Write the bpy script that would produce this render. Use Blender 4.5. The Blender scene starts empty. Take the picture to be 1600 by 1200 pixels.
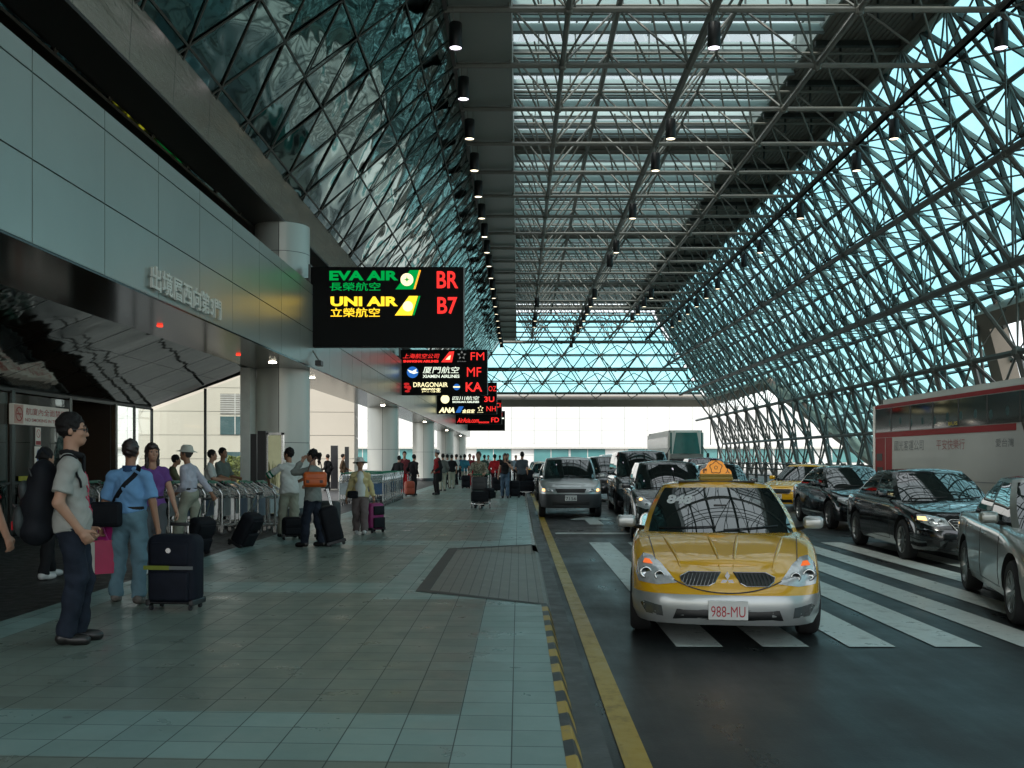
EXPO = .55
import bpy, bmesh, math, random
import numpy as np
from mathutils import Vector, Matrix
from mathutils.bvhtree import BVHTree
R = math.radians
random.seed(7); rng = np.random.default_rng(7)
SC = bpy.context.scene
COL = SC.collection
F0, U0, V0, CAMH = 1556.0, 810.0, 716.0, 1.5       # measured from the photograph: focal length in px, vanishing point, eye height
def X(u, Y): return (u - U0) / F0 * Y
def Z(v, Y): return CAMH + (V0 - v) / F0 * Y
ROAD = -0.13

# ---------------------------------------------------------------- object helpers
def tag(o, label=None, cat=None, group=None, kind=None):
    if label: o['label'] = label
    if cat: o['category'] = cat
    if group: o['group'] = group
    if kind: o['kind'] = kind
    return o
def empty(name, loc=(0, 0, 0), yaw=0.0, label=None, cat=None, group=None):
    o = bpy.data.objects.new(name, None); COL.objects.link(o)
    o.location = loc; o.rotation_euler = (0, 0, yaw); o.empty_display_size = .2
    return tag(o, label, cat, group)
def link(name, me, parent=None):
    o = bpy.data.objects.new(name, me); COL.objects.link(o)
    if parent: o.parent = parent
    return o
def copy_tree(o, parent=None):
    c = o.copy(); COL.objects.link(c)
    if parent: c.parent = parent
    for ch in list(o.children): copy_tree(ch, c)
    return c

class MB:
    """collects geometry for ONE mesh object"""
    def __init__(s): s.v = []; s.f = []; s.m = []
    def add(s, vs, fs, mi=0):
        b = len(s.v); s.v += [tuple(map(float, p)) for p in vs]
        s.f += [tuple(i + b for i in f) for f in fs]; s.m += [mi] * len(fs)
        return s
    def quad(s, a, b, c, d, mi=0): return s.add([a, b, c, d], [(0, 1, 2, 3)], mi)
    def box(s, x0, x1, y0, y1, z0, z1, mi=0):
        return s.add([(x0,y0,z0),(x1,y0,z0),(x1,y1,z0),(x0,y1,z0),(x0,y0,z1),(x1,y0,z1),(x1,y1,z1),(x0,y1,z1)],
                     [(0,3,2,1),(4,5,6,7),(0,1,5,4),(1,2,6,5),(2,3,7,6),(3,0,4,7)], mi)
    def rbox(s, x0, x1, y0, y1, z0, z1, r=.02, seg=2, mi=0):
        bm = bmesh.new(); bmesh.ops.create_cube(bm, size=1.0)
        for v in bm.verts:
            v.co = Vector(((x0+x1)/2 + v.co.x*(x1-x0), (y0+y1)/2 + v.co.y*(y1-y0), (z0+z1)/2 + v.co.z*(z1-z0)))
        bmesh.ops.bevel(bm, geom=bm.edges[:], offset=r, segments=seg, affect='EDGES', profile=.5)
        s.addbm(bm, mi); return s
    def addbm(s, bm, mi=0):
        bm.verts.index_update()
        s.add([v.co for v in bm.verts], [[v.index for v in f.verts] for f in bm.faces], mi); bm.free(); return s
    def tube(s, a, b, r, n=6, r2=None, mi=0, cap=True):
        a = np.array(a, float); b = np.array(b, float); d = b - a; L = np.linalg.norm(d)
        if L < 1e-6: return s
        d /= L; up = np.array((0, 0, 1.)) if abs(d[2]) < .9 else np.array((1., 0, 0))
        e1 = np.cross(d, up); e1 /= np.linalg.norm(e1); e2 = np.cross(d, e1)
        r2 = r if r2 is None else r2
        vs = []
        for c, rr in ((a, r), (b, r2)):
            for k in range(n):
                t = 2*math.pi*k/n; vs.append(c + rr*(math.cos(t)*e1 + math.sin(t)*e2))
        fs = [(k, k+n, (k+1) % n + n, (k+1) % n) for k in range(n)]
        if cap: fs += [tuple(range(n)), tuple(range(2*n-1, n-1, -1))]
        return s.add(vs, fs, mi)
    def path(s, pts, r, n=8, mi=0):
        for i in range(len(pts)-1):
            s.tube(pts[i], pts[i+1], r, n, mi=mi)
            if 0 < i: s.ball(pts[i], r*1.0, mi=mi, seg=6)
        return s
    def bar(s, a, b, w, h, nrm, mi=0):
        """rectangular bar from a to b, width w, depth h along nrm (centred)"""
        a = np.array(a, float); b = np.array(b, float); d = b - a; d /= np.linalg.norm(d)
        n = np.array(nrm, float); n /= np.linalg.norm(n); e = np.cross(d, n); e /= np.linalg.norm(e)
        vs = []
        for c in (a, b):
            for sx, sy in ((-1,-1),(1,-1),(1,1),(-1,1)): vs.append(c + e*w/2*sx + n*h/2*sy)
        return s.add(vs, [(0,1,5,4),(1,2,6,5),(2,3,7,6),(3,0,4,7),(0,3,2,1),(4,5,6,7)], mi)
    def ball(s, c, r, mi=0, seg=8, sc=(1,1,1)):
        n = seg; m = max(4, seg//2+1); vs = [(c[0], c[1], c[2]-r*sc[2])]
        for j in range(1, m):
            p = -math.pi/2 + math.pi*j/m
            for k in range(n):
                t = 2*math.pi*k/n
                vs.append((c[0]+r*sc[0]*math.cos(p)*math.cos(t), c[1]+r*sc[1]*math.cos(p)*math.sin(t), c[2]+r*sc[2]*math.sin(p)))
        vs.append((c[0], c[1], c[2]+r*sc[2])); fs = [(0, 1+(k+1) % n, 1+k) for k in range(n)]
        for j in range(m-2):
            for k in range(n):
                a = 1+j*n+k; b = 1+j*n+(k+1) % n; fs.append((a, b, b+n, a+n))
        L = len(vs)-1; o = 1+(m-2)*n
        fs += [(L, o+k, o+(k+1) % n) for k in range(n)]
        return s.add(vs, fs, mi)
    def lathe(s, prof, c=(0,0,0), axis='z', n=24, mi=0, close=False):
        vs = []; m = len(prof)
        for k in range(n):
            t = 2*math.pi*k/n; ct, st = math.cos(t), math.sin(t)
            for r, h in prof:
                p = {'z': (r*ct, r*st, h), 'x': (h, r*ct, r*st), 'y': (r*ct, h, r*st)}[axis]
                vs.append((c[0]+p[0], c[1]+p[1], c[2]+p[2]))
        fs = []
        for k in range(n):
            k2 = (k+1) % n
            for j in range(m-1 + (1 if close else 0)):
                j2 = (j+1) % m; fs.append((k*m+j, k2*m+j, k2*m+j2, k*m+j2))
        return s.add(vs, fs, mi)
    def grid(s, P, mi=0, flip=False):
        """P: array (a, b, 3)"""
        a, b = P.shape[:2]; fs = []
        for i in range(a-1):
            for j in range(b-1):
                q = (i*b+j, i*b+j+1, (i+1)*b+j+1, (i+1)*b+j); fs.append(q[::-1] if flip else q)
        return s.add(P.reshape(-1, 3), fs, mi)
    def xf(s, M):
        s.v = [tuple(M @ Vector(p)) for p in s.v]; return s
    def build(s, name, mats, parent=None, smooth=False, angle=None, weld=False):
        me = bpy.data.meshes.new(name)
        me.from_pydata(s.v, [], s.f)
        mats = mats if isinstance(mats, (list, tuple)) else [mats]
        for m in mats: me.materials.append(m)
        if len(mats) > 1: me.polygons.foreach_set('material_index', s.m)
        finish(me, smooth, angle, weld)
        return link(name, me, parent)
def finish(me, smooth=False, angle=None, weld=False):
    if weld or angle:
        bm = bmesh.new(); bm.from_mesh(me)
        if weld: bmesh.ops.remove_doubles(bm, verts=bm.verts[:], dist=1e-4)
        if weld: bmesh.ops.recalc_face_normals(bm, faces=bm.faces[:])
        if angle:
            a = R(angle)
            for e in bm.edges:
                if len(e.link_faces) == 2 and e.calc_face_angle(0) > a: e.smooth = False
        bm.to_mesh(me); bm.free()
    if smooth or angle: me.polygons.foreach_set('use_smooth', [True]*len(me.polygons))
    me.update()

def spl(pts, x):
    """smooth (monotone) interpolation through control points"""
    xs = np.array([p[0] for p in pts], float); ys = np.array([p[1] for p in pts], float)
    h = np.diff(xs); d = np.diff(ys)/h; m = np.zeros(len(xs)); m[0] = d[0]; m[-1] = d[-1]
    for i in range(1, len(xs)-1):
        if d[i-1]*d[i] > 0: m[i] = 2*d[i-1]*d[i]/(d[i-1]+d[i])
    x = np.clip(np.asarray(x, float), xs[0], xs[-1]); i = np.clip(np.searchsorted(xs, x, 'right')-1, 0, len(h)-1)
    t = (x-xs[i])/h[i]; t2 = t*t; t3 = t2*t
    return (2*t3-3*t2+1)*ys[i] + (t3-2*t2+t)*h[i]*m[i] + (-2*t3+3*t2)*ys[i+1] + (t3-t2)*h[i]*m[i+1]
def catmull(P, n):
    """resample an open polyline of control points into n smooth points, equally spaced along its length"""
    P = np.array(P, float); Q = np.vstack([2*P[0]-P[1], P, 2*P[-1]-P[-2]]); out = []
    for i in range(1, len(Q)-2):
        for t in np.linspace(0, 1, 16, endpoint=False):
            a, b, c, d = Q[i-1], Q[i], Q[i+1], Q[i+2]
            out.append(.5*((2*b)+(-a+c)*t+(2*a-5*b+4*c-d)*t*t+(-a+3*b-3*c+d)*t**3))
    out.append(P[-1]); out = np.array(out)
    L = np.concatenate([[0], np.cumsum(np.linalg.norm(np.diff(out, axis=0), axis=1))])
    s = np.linspace(0, L[-1], n)
    return np.stack([np.interp(s, L, out[:, k]) for k in range(out.shape[1])], 1)

# ---------------------------------------------------------------- materials
class NT:
    def __init__(s, name):
        s.mat = bpy.data.materials.new(name); s.mat.use_nodes = True; s.t = s.mat.node_tree; s.t.nodes.clear()
        s.out = s.n('ShaderNodeOutputMaterial')
    def n(s, typ, **kw):
        x = s.t.nodes.new(typ)
        for k, v in kw.items(): setattr(x, k, v)
        return x
    def put(s, sock, v):
        if isinstance(v, bpy.types.NodeSocket): s.t.links.new(v, sock)
        elif v is not None: sock.default_value = v
    def math(s, op, a, b=None, c=None):
        x = s.n('ShaderNodeMath', operation=op); s.put(x.inputs[0], a)
        if b is not None: s.put(x.inputs[1], b)
        if c is not None: s.put(x.inputs[2], c)
        return x.outputs[0]
    def mix(s, fac, a, b, mode='MIX'):
        x = s.n('ShaderNodeMix', data_type='RGBA', blend_type=mode); s.put(x.inputs[0], fac); s.put(x.inputs[6], a); s.put(x.inputs[7], b)
        return x.outputs[2]
    def coord(s, kind='Object'): return s.n('ShaderNodeTexCoord').outputs[kind]
    def xyz(s, v):
        x = s.n('ShaderNodeSeparateXYZ'); s.put(x.inputs[0], v); return x.outputs
    def noise(s, vec, scale, detail=3, rough=.6, dist=0.0):
        x = s.n('ShaderNodeTexNoise'); s.put(x.inputs['Vector'], vec); x.inputs['Scale'].default_value = scale
        x.inputs['Detail'].default_value = detail; x.inputs['Roughness'].default_value = rough; x.inputs['Distortion'].default_value = dist
        return x.outputs['Fac']
    def ramp(s, f, lo, hi, a=0.0, b=1.0):
        x = s.n('ShaderNodeMapRange'); s.put(x.inputs[0], f)
        for k, v in zip((1, 2, 3, 4), (lo, hi, a, b)): x.inputs[k].default_value = v
        return x.outputs[0]
    def scalev(s, vec, sc):
        x = s.n('ShaderNodeMapping'); s.put(x.inputs['Vector'], vec); x.inputs['Scale'].default_value = sc; return x.outputs[0]
    def bump(s, h, strength=.3, dist=.01):
        x = s.n('ShaderNodeBump'); s.put(x.inputs['Height'], h); x.inputs['Strength'].default_value = strength; x.inputs['Distance'].default_value = dist
        return x.outputs[0]
    def bsdf(s, **kw):
        b = s.n('ShaderNodeBsdfPrincipled')
        for k, v in kw.items(): s.put(b.inputs[k.replace('_', ' ')], v)
        s.t.links.new(b.outputs[0], s.out.inputs[0]); return b
def c4(c): return (c[0], c[1], c[2], 1.0)
_mats = {}
def M(name, col, rough=.5, metal=0.0, var=.12, vs=4.0, bump=0.0, bs=40.0, coat=0.0, spec=.5, emit=0.0, rvar=.0, aniso=None):
    if name in _mats: return _mats[name]
    t = NT(name); co = t.coord()
    if aniso: co = t.scalev(co, aniso)
    f = t.noise(co, vs, 4)
    f = t.ramp(f, .25, .75)
    lo = c4([max(0, c*(1-var)) for c in col]); hi = c4([min(1, c*(1+var)) for c in col])
    kw = dict(Base_Color=t.mix(f, lo, hi), Roughness=rough, Metallic=metal)
    if rvar: kw['Roughness'] = t.ramp(t.noise(co, vs*2.3, 4), .3, .7, max(.02, rough-rvar), min(1, rough+rvar))
    if bump: kw['Normal'] = t.bump(t.noise(co, bs, 3), bump, .01)
    if emit: kw['Emission_Color'] = c4(col); kw['Emission_Strength'] = emit
    b = t.bsdf(**kw); b.inputs['Specular IOR Level'].default_value = spec
    if coat: b.inputs['Coat Weight'].default_value = coat; b.inputs['Coat Roughness'].default_value = .04
    _mats[name] = t.mat; return t.mat
def EM(name, col, st=1.0):
    if name in _mats: return _mats[name]
    t = NT(name); e = t.n('ShaderNodeEmission'); e.inputs[0].default_value = c4(col); e.inputs[1].default_value = st
    t.t.links.new(e.outputs[0], t.out.inputs[0]); _mats[name] = t.mat; return t.mat
def GLASS(name, tint, refl=.6, rough=.02, bumpy=0.0, bs=1.0, dirt=.0):
    if name in _mats: return _mats[name]
    t = NT(name); tr = t.n('ShaderNodeBsdfTransparent'); tr.inputs[0].default_value = c4(tint)
    gl = t.n('ShaderNodeBsdfGlossy'); gl.inputs['Roughness'].default_value = rough; gl.inputs[0].default_value = (.9, .95, .95, 1)
    fr = t.n('ShaderNodeFresnel'); fr.inputs[0].default_value = 1.5
    if bumpy:
        b = t.bump(t.noise(t.coord(), bs, 2), bumpy, .02); t.put(gl.inputs['Normal'], b)
    mx = t.n('ShaderNodeMixShader'); t.put(mx.inputs[0], t.math('MULTIPLY', fr.outputs[0], refl))
    t.t.links.new(tr.outputs[0], mx.inputs[1]); t.t.links.new(gl.outputs[0], mx.inputs[2])
    src = mx.outputs[0]
    if dirt:
        df = t.n('ShaderNodeBsdfDiffuse'); df.inputs[0].default_value = c4((.3, .36, .35)); m2 = t.n('ShaderNodeMixShader')
        m2.inputs[0].default_value = dirt; t.t.links.new(src, m2.inputs[1]); t.t.links.new(df.outputs[0], m2.inputs[2]); src = m2.outputs[0]
    t.t.links.new(src, t.out.inputs[0]); _mats[name] = t.mat; return t.mat

# ---------------------------------------------------------------- lettering (real outlines, turned into flat solid letters)
_txt = {}
def text_mesh(body, bold=0.0, shear=0.0):
    """2D letter outlines normalised to height 1 (x from 0), returned as verts, faces, width"""
    key = (body, bold, shear)
    if key in _txt: return _txt[key]
    cu = bpy.data.curves.new('letters', 'FONT'); cu.body = body; cu.size = 1.0; cu.offset = bold; cu.shear = shear; cu.resolution_u = 4
    cu.fill_mode = 'FRONT'
    ob = bpy.data.objects.new('letters', cu); COL.objects.link(ob)
    dg = bpy.context.evaluated_depsgraph_get(); me = bpy.data.meshes.new_from_object(ob.evaluated_get(dg))
    v = np.array([p.co[:] for p in me.vertices]).reshape(-1, 3); f = [tuple(p.vertices) for p in me.polygons]
    bpy.data.objects.remove(ob); bpy.data.curves.remove(cu); bpy.data.meshes.remove(me)
    if len(v):
        lo = v.min(0); hi = v.max(0); v = (v - lo) / max(1e-6, hi[1]-lo[1]); w = v[:, 0].max()
    else: w = 1
    _txt[key] = (v, f, w); return _txt[key]
def put_text(mb, body, o, ax, up, w=None, h=None, bold=0.0, shear=0.0, mi=0):
    """adds letters whose lower-left corner is o, running along ax, upright along up, fitted to width w and height h"""
    v, f, tw = text_mesh(body, bold, shear); o = np.array(o, float); ax = np.array(ax, float); up = np.array(up, float)
    if h is None: h = w/tw
    sx = (w/tw) if w else h
    mb.add([o + ax*p[0]*sx + up*p[1]*h for p in v], f, mi); return mb
# ================================================================ camera, light
cam = bpy.data.cameras.new('camera'); co_ = bpy.data.objects.new('camera', cam); COL.objects.link(co_); SC.camera = co_
co_.location = (0, 0, CAMH); co_.rotation_euler = (R(90), 0, 0)
cam.sensor_width = 36; cam.lens = 36*F0/1600; cam.shift_x = -10/1600; cam.shift_y = 116/1600
cam.clip_start = .1; cam.clip_end = 2000
W = bpy.data.worlds.new('World'); SC.world = W; W.use_nodes = True
wt = W.node_tree; bg = wt.nodes['Background']; sk = wt.nodes.new('ShaderNodeTexSky'); sk.sky_type = 'NISHITA'
SUN_EL, SUN_AZ = 52.0, 205.0       # degrees; azimuth measured clockwise from +Y
sk.sun_disc = False; sk.sun_elevation = R(SUN_EL); sk.sun_rotation = R(SUN_AZ)
sk.air_density = 1.0; sk.dust_density = 2.0; sk.ozone_density = 1.0
mxw = wt.nodes.new('ShaderNodeMix'); mxw.data_type = 'RGBA'; mxw.inputs[0].default_value = .55      # thin bright cloud veil over the blue
mxw.inputs[7].default_value = (11.0, 11.4, 11.2, 1); wt.links.new(sk.outputs[0], mxw.inputs[6]); wt.links.new(mxw.outputs[2], bg.inputs[0]); bg.inputs[1].default_value = 0.15
sl = bpy.data.lights.new('sun', 'SUN'); so = bpy.data.objects.new('sun', sl); COL.objects.link(so)
sl.energy = 1.5; sl.angle = R(10); sl.color = (1, .95, .86)
d_ = Vector((math.sin(R(SUN_AZ))*math.cos(R(SUN_EL)), math.cos(R(SUN_AZ))*math.cos(R(SUN_EL)), math.sin(R(SUN_EL))))
so.rotation_euler = d_.to_track_quat('Z', 'Y').to_euler(); so.location = d_*60
SC.view_settings.view_transform = 'Standard'; SC.view_settings.look = 'None'; SC.view_settings.gamma = 1
SC.view_settings.exposure = EXPO
SC.render.engine = 'CYCLES'; cy = SC.cycles
cy.use_denoising = True; cy.max_bounces = 9; cy.diffuse_bounces = 5; cy.glossy_bounces = 5; cy.transparent_max_bounces = 24
cy.sample_clamp_indirect = 4.0; cy.caustics_reflective = False; cy.caustics_refractive = False

# ================================================================ materials of the place
m_steel = M('painted_truss_steel', (.25, .245, .215), .42, .0, .15, 1.5)
m_bar = M('dark_glazing_bar', (.055, .06, .055), .45, .2, .15)
t = NT('pale_louvre_blade'); v = t.coord(); c_ = t.mix(t.noise(v, .6, 3), c4((.58, .70, .69)), c4((.66, .78, .77)))      # frosted blades let some daylight through
df = t.n('ShaderNodeBsdfDiffuse'); tl = t.n('ShaderNodeBsdfTranslucent'); t.put(df.inputs[0], c_); t.put(tl.inputs[0], c_); ms = t.n('ShaderNodeMixShader'); ms.inputs[0].default_value = .55
t.t.links.new(df.outputs[0], ms.inputs[1]); t.t.links.new(tl.outputs[0], ms.inputs[2]); t.t.links.new(ms.outputs[0], t.out.inputs[0]); m_louv = t.mat
m_deck = M('ribbed_roof_deck', (.24, .225, .195), .6, 0, .15, .8)
m_ceil = M('grey_ceiling_panel', (.36, .41, .38), .42, .1, .06, .5)
m_beige = M('beige_ring_beam', (.34, .29, .235), .6, 0, .1, .7)
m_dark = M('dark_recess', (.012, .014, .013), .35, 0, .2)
m_black = M('black_plastic', (.012, .012, .013), .35)
m_chrome = M('polished_steel', (.62, .63, .62), .18, 1.0, .05)
m_rub = M('black_rubber', (.015, .015, .016), .75, 0, .2, 12)
m_conc = M('grey_concrete', (.20, .205, .19), .75, 0, .18, 1.5, .25, 30)

# ---------------------------------------------------------------- paved walk
t = NT('pavement_tiles'); v = t.coord(); s = t.xyz(v)
yy = t.math('MULTIPLY_ADD', s[0], .05, s[1]); xx = t.math('ADD', s[0], .035)
gx = t.math('FRACT', t.math('DIVIDE', xx, .305)); gy = t.math('FRACT', t.math('DIVIDE', yy, .305))
ln = t.math('MAXIMUM', t.math('GREATER_THAN', t.math('ABSOLUTE', t.math('SUBTRACT', gx, .5)), .4885),
            t.math('GREATER_THAN', t.math('ABSOLUTE', t.math('SUBTRACT', gy, .5)), .4885))
idv = t.n('ShaderNodeCombineXYZ'); t.put(idv.inputs[0], t.math('FLOOR', t.math('DIVIDE', xx, .305))); t.put(idv.inputs[1], t.math('FLOOR', t.math('DIVIDE', yy, .305)))
wn = t.n('ShaderNodeTexWhiteNoise', noise_dimensions='2D'); t.put(wn.inputs['Vector'], idv.outputs[0])
yb = t.math('MULTIPLY', t.math('FRACT', t.math('DIVIDE', t.math('SUBTRACT', yy, 4.9), 6.1)), 6.1)
band = t.math('MAXIMUM', t.math('GREATER_THAN', s[0], -.345), t.math('MAXIMUM', t.math('LESS_THAN', s[0], -4.3), t.math('LESS_THAN', yb, .915)))
band = t.math('MAXIMUM', band, t.math('MULTIPLY', t.math('GREATER_THAN', s[0], -1.565), t.math('MULTIPLY', t.math('GREATER_THAN', s[1], 10.6), t.math('LESS_THAN', s[1], 17.4))))
base = t.mix(band, c4((.178, .222, .190)), c4((.235, .350, .325)))
base = t.mix(1.0, base, t.mix(wn.outputs[0], c4((.86, .87, .86)), c4((1.08, 1.07, 1.06))), 'MULTIPLY')
dirt = t.ramp(t.noise(v, 1.1, 6, .65), .35, .75, .0, 1.0)
base = t.mix(1.0, base, t.mix(dirt, c4((1.03, 1.03, 1.03)), c4((.89, .89, .88))), 'MULTIPLY')
scuff = t.ramp(t.noise(t.scalev(v, (9, 2, 1)), 3.2, 5, .7), .62, .75, 0, .3)
base = t.mix(scuff, base, c4((.33, .36, .33)))
gum = t.n('ShaderNodeTexVoronoi'); t.put(gum.inputs['Vector'], v); gum.inputs['Scale'].default_value = 1.3; base = t.mix(t.math('MULTIPLY', t.math('LESS_THAN', gum.outputs['Distance'], .035), .55), base, c4((.06, .065, .06)))     # trodden gum
base = t.mix(t.math('MULTIPLY', ln, .85), base, c4((.035, .045, .042)))
rg = t.ramp(t.noise(v, 2.3, 5), .3, .7, .24, .46)
t.bsdf(Base_Color=base, Roughness=t.math('MAXIMUM', rg, t.math('MULTIPLY', ln, .7)), Normal=t.bump(t.math('MULTIPLY_ADD', ln, -1.0, t.math('MULTIPLY', t.noise(v, 6, 3), .25)), .35, .006))
m_tiles = t.mat
A_, B_, C_, D_ = (-1.0, 11.3), (-1.0, 16.4), (.235, 17.2), (.235, 10.3)
mb = MB(); z = 0
mb.quad((-4.76, -8, z), (-1, -8, z), (-1, 130, z), (-4.76, 130, z))
mb.add([(-1, -8, z), (.235, -8, z), (*D_, z), (*A_, z)], [(0, 1, 2, 3)])
mb.add([(*B_, z), (*C_, z), (.235, 130, z), (-1, 130, z)], [(0, 1, 2, 3)])
tag(mb.build('pavement', m_tiles, weld=True), kind='structure')
# dark entrance floor left of the walk
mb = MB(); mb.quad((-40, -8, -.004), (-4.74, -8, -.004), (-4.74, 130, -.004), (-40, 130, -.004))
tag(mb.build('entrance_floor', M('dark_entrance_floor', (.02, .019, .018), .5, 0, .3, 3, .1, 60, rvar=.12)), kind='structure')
# dropped ramp in the walk
t = NT('ramp_paving'); v = t.coord(); s = t.xyz(v)
gx = t.math('FRACT', t.math('DIVIDE', s[0], .112)); ln = t.math('GREATER_THAN', t.math('ABSOLUTE', t.math('SUBTRACT', gx, .5)), .455)
b_ = t.mix(t.ramp(t.noise(v, 3, 5, .7), .3, .75), c4((.20, .205, .17)), c4((.135, .14, .12)))
wear = t.ramp(t.noise(t.scalev(v, (3, 1, 1)), 2.7, 5, .7), .6, .72, 0, .45); b_ = t.mix(wear, b_, c4((.34, .36, .33)))
t.bsdf(Base_Color=t.mix(ln, b_, c4((.04, .045, .042))), Roughness=.42, Normal=t.bump(t.math('MULTIPLY', ln, -1.0), .4, .006)); m_ramp = t.mat
mb = MB(); A, B, C, D = (*A_, 0), (*B_, 0), (*C_, 0), (*D_, 0); D2, C2 = (.235, 10.9, -.10), (.235, 16.6, -.10)
mb.add([A, D2, C2, B], [(0, 1, 2, 3)]).add([A, D, D2], [(0, 1, 2)]).add([B, C2, C], [(0, 1, 2)])
tag(mb.build('kerb_ramp', m_ramp), kind='structure')
mb = MB(); mb.quad((-1.16, 11.2, .004), (-1.0, 11.3, .004), (-1.0, 16.4, .004), (-1.16, 16.5, .004))
mb.quad((-1.16, 11.2, .0045), (.235, 10.2, .0045), (.235, 10.28, .0045), (-1.0, 11.3, .0045)); mb.quad((-1, 16.4, .0045), (.235, 17.2, .0045), (.235, 17.34, .0045), (-1.16, 16.56, .0045))
tag(mb.build('ramp_border', M('dark_border_stone', (.05, .055, .052), .5, 0, .2)), kind='structure')
# kerb
t = NT('striped_kerb_paint'); v = t.coord(); s = t.xyz(v)
st = t.math('GREATER_THAN', t.math('FRACT', t.math('DIVIDE', t.math('ADD', s[1], t.math('MULTIPLY', t.math('ABSOLUTE', t.math('SUBTRACT', s[0], .29)), .7)), .56)), .5)
nz = t.noise(v, 5, 5, .7)
c_ = t.mix(st, c4((.016, .018, .018)), c4((.42, .27, .03))); c_ = t.mix(t.ramp(nz, .52, .72, 0, .75), c_, c4((.14, .145, .135)))
t.bsdf(Base_Color=c_, Roughness=.4, Normal=t.bump(nz, .2, .01)); m_stripe = t.mat
m_kerb = M('worn_kerb_stone', (.17, .165, .14), .32, 0, .3, 2.5, .2, 30, rvar=.12)
def kerb(y0, y1, mat, z=0.0):
    mb = MB(); n = max(2, int((y1-y0)/2)); prof = [(.235, z), (.287, z), (.30, z-.008), (.345, ROAD+.006), (.345, ROAD-.1)]
    P = np.array([[(x, y, zz) for x, zz in prof] for y in np.linspace(y0, y1, n)]); mb.grid(P, flip=True)
    tag(mb.build('kerb', mat), kind='structure')
kerb(-3, 10.3, m_stripe, .002); kerb(17.2, 130, m_kerb, .002); kerb(10.3, 17.2, m_ramp, -.10)
# road
t = NT('wet_asphalt'); v = t.coord(); n1 = t.noise(v, .55, 5, .6); n2 = t.noise(v, 60, 2); n3 = t.noise(t.scalev(v, (2.2, .25, 1)), 1.0, 5, .65)
b_ = t.mix(t.ramp(n3, .35, .7), c4((.016, .019, .019)), c4((.030, .033, .032))); b_ = t.mix(t.ramp(n2, .55, .8, 0, .5), b_, c4((.06, .064, .06)))
b_ = t.mix(t.ramp(t.noise(v, 1.7, 6, .75), .62, .72, 0, .5), b_, c4((.012, .013, .013)))
sr = t.xyz(v); tw = t.math('ABSOLUTE', t.math('SUBTRACT', t.math('FRACT', t.math('DIVIDE', t.math('SUBTRACT', sr[0], .95), 1.72)), .5)); b_ = t.mix(t.math('MULTIPLY', t.ramp(tw, .0, .16, .45, 0), t.noise(t.scalev(v, (3, .12, 1)), 1.5, 4)), b_, c4((.008, .008, .009)))       # tyre-darkened wheel tracks
vo = t.n('ShaderNodeTexVoronoi', feature='DISTANCE_TO_EDGE'); t.put(vo.inputs['Vector'], t.mix(.25, v, t.n('ShaderNodeTexNoise').outputs['Color'])); vo.inputs['Scale'].default_value = .21; b_ = t.mix(t.math('MULTIPLY', t.math('LESS_THAN', vo.outputs['Distance'], .008), .7), b_, c4((.006, .006, .006)))
t.bsdf(Base_Color=b_, Roughness=t.ramp(t.math('MULTIPLY_ADD', n1, .6, t.math('MULTIPLY', n3, .4)), .36, .62, .22, .52), Normal=t.bump(n2, .22, .005), Specular_IOR_Level=.28); m_road = t.mat
mb = MB(); mb.quad((.30, -12, ROAD), (15, -12, ROAD), (15, 400, ROAD), (.30, 400, ROAD)); tag(mb.build('road', m_road), kind='structure')
mb = MB(); mb.quad((.345, -5, ROAD+.004), (.50, -5, ROAD+.004), (.50, 130, ROAD+.004), (.345, 130, ROAD+.004))
tag(mb.build('gutter', M('gutter_concrete', (.07, .08, .078), .5, 0, .2, 2, .2, 30, rvar=.1)), kind='structure')
def paint(name, col, wear_lo=.55, wear_hi=.75, wear=.8):
    t = NT(name); v = t.coord(); a = t.noise(v, 3.3, 7, .72); b = t.noise(t.scalev(v, (3, .4, 1)), 2, 5, .7)
    w = t.math('MAXIMUM', t.ramp(a, wear_lo, wear_hi, 0, wear), t.ramp(b, wear_lo+.03, wear_hi+.03, 0, wear*.8))
    c = t.mix(t.noise(v, 1.2, 4), c4([k*.82 for k in col]), c4(col)); c = t.mix(w, c, c4((.05, .055, .052)))
    t.bsdf(Base_Color=c, Roughness=t.ramp(a, .3, .7, .22, .5)); return t.mat
m_yline = paint('worn_yellow_paint', (.44, .29, .03)); m_wline = paint('worn_white_paint', (.60, .65, .60), .55, .78, .62)
mb = MB(); mb.quad((.56, -4, ROAD+.008), (.705, -4, ROAD+.008), (.705, 130, ROAD+.008), (.56, 130, ROAD+.008)); tag(mb.build('yellow_line', m_yline), kind='structure')
mb = MB()
for k in range(17):
    x1 = 1.76 + .744*k; mb.quad((x1-.40, 8.57, ROAD+.008), (x1, 8.57, ROAD+.008), (x1, 19.2, ROAD+.008), (x1-.40, 19.2, ROAD+.008))
tag(mb.build('zebra_crossing', m_wline), kind='structure')
mb = MB(); mb.quad((.8, 21.3, ROAD+.008), (3.2, 21.3, ROAD+.008), (3.2, 21.75, ROAD+.008), (.8, 21.75, ROAD+.008))
for xl in (3.35, 6.7, 10.0):                                     # lane lines and one arrow
    for y0 in np.arange(26, 110, 10): mb.quad((xl-.06, y0, ROAD+.008), (xl+.06, y0, ROAD+.008), (xl+.06, y0+4, ROAD+.008), (xl-.06, y0+4, ROAD+.008))
mb.add([(1.75, 24.4, ROAD+.008), (2.1, 24.4, ROAD+.008), (2.1, 26.3, ROAD+.008), (2.5, 26.3, ROAD+.008), (1.92, 28, ROAD+.008), (1.35, 26.3, ROAD+.008), (1.75, 26.3, ROAD+.008)], [(0, 1, 2, 3, 4, 5, 6)])
tag(mb.build('lane_markings', m_wline), kind='structure')
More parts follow.
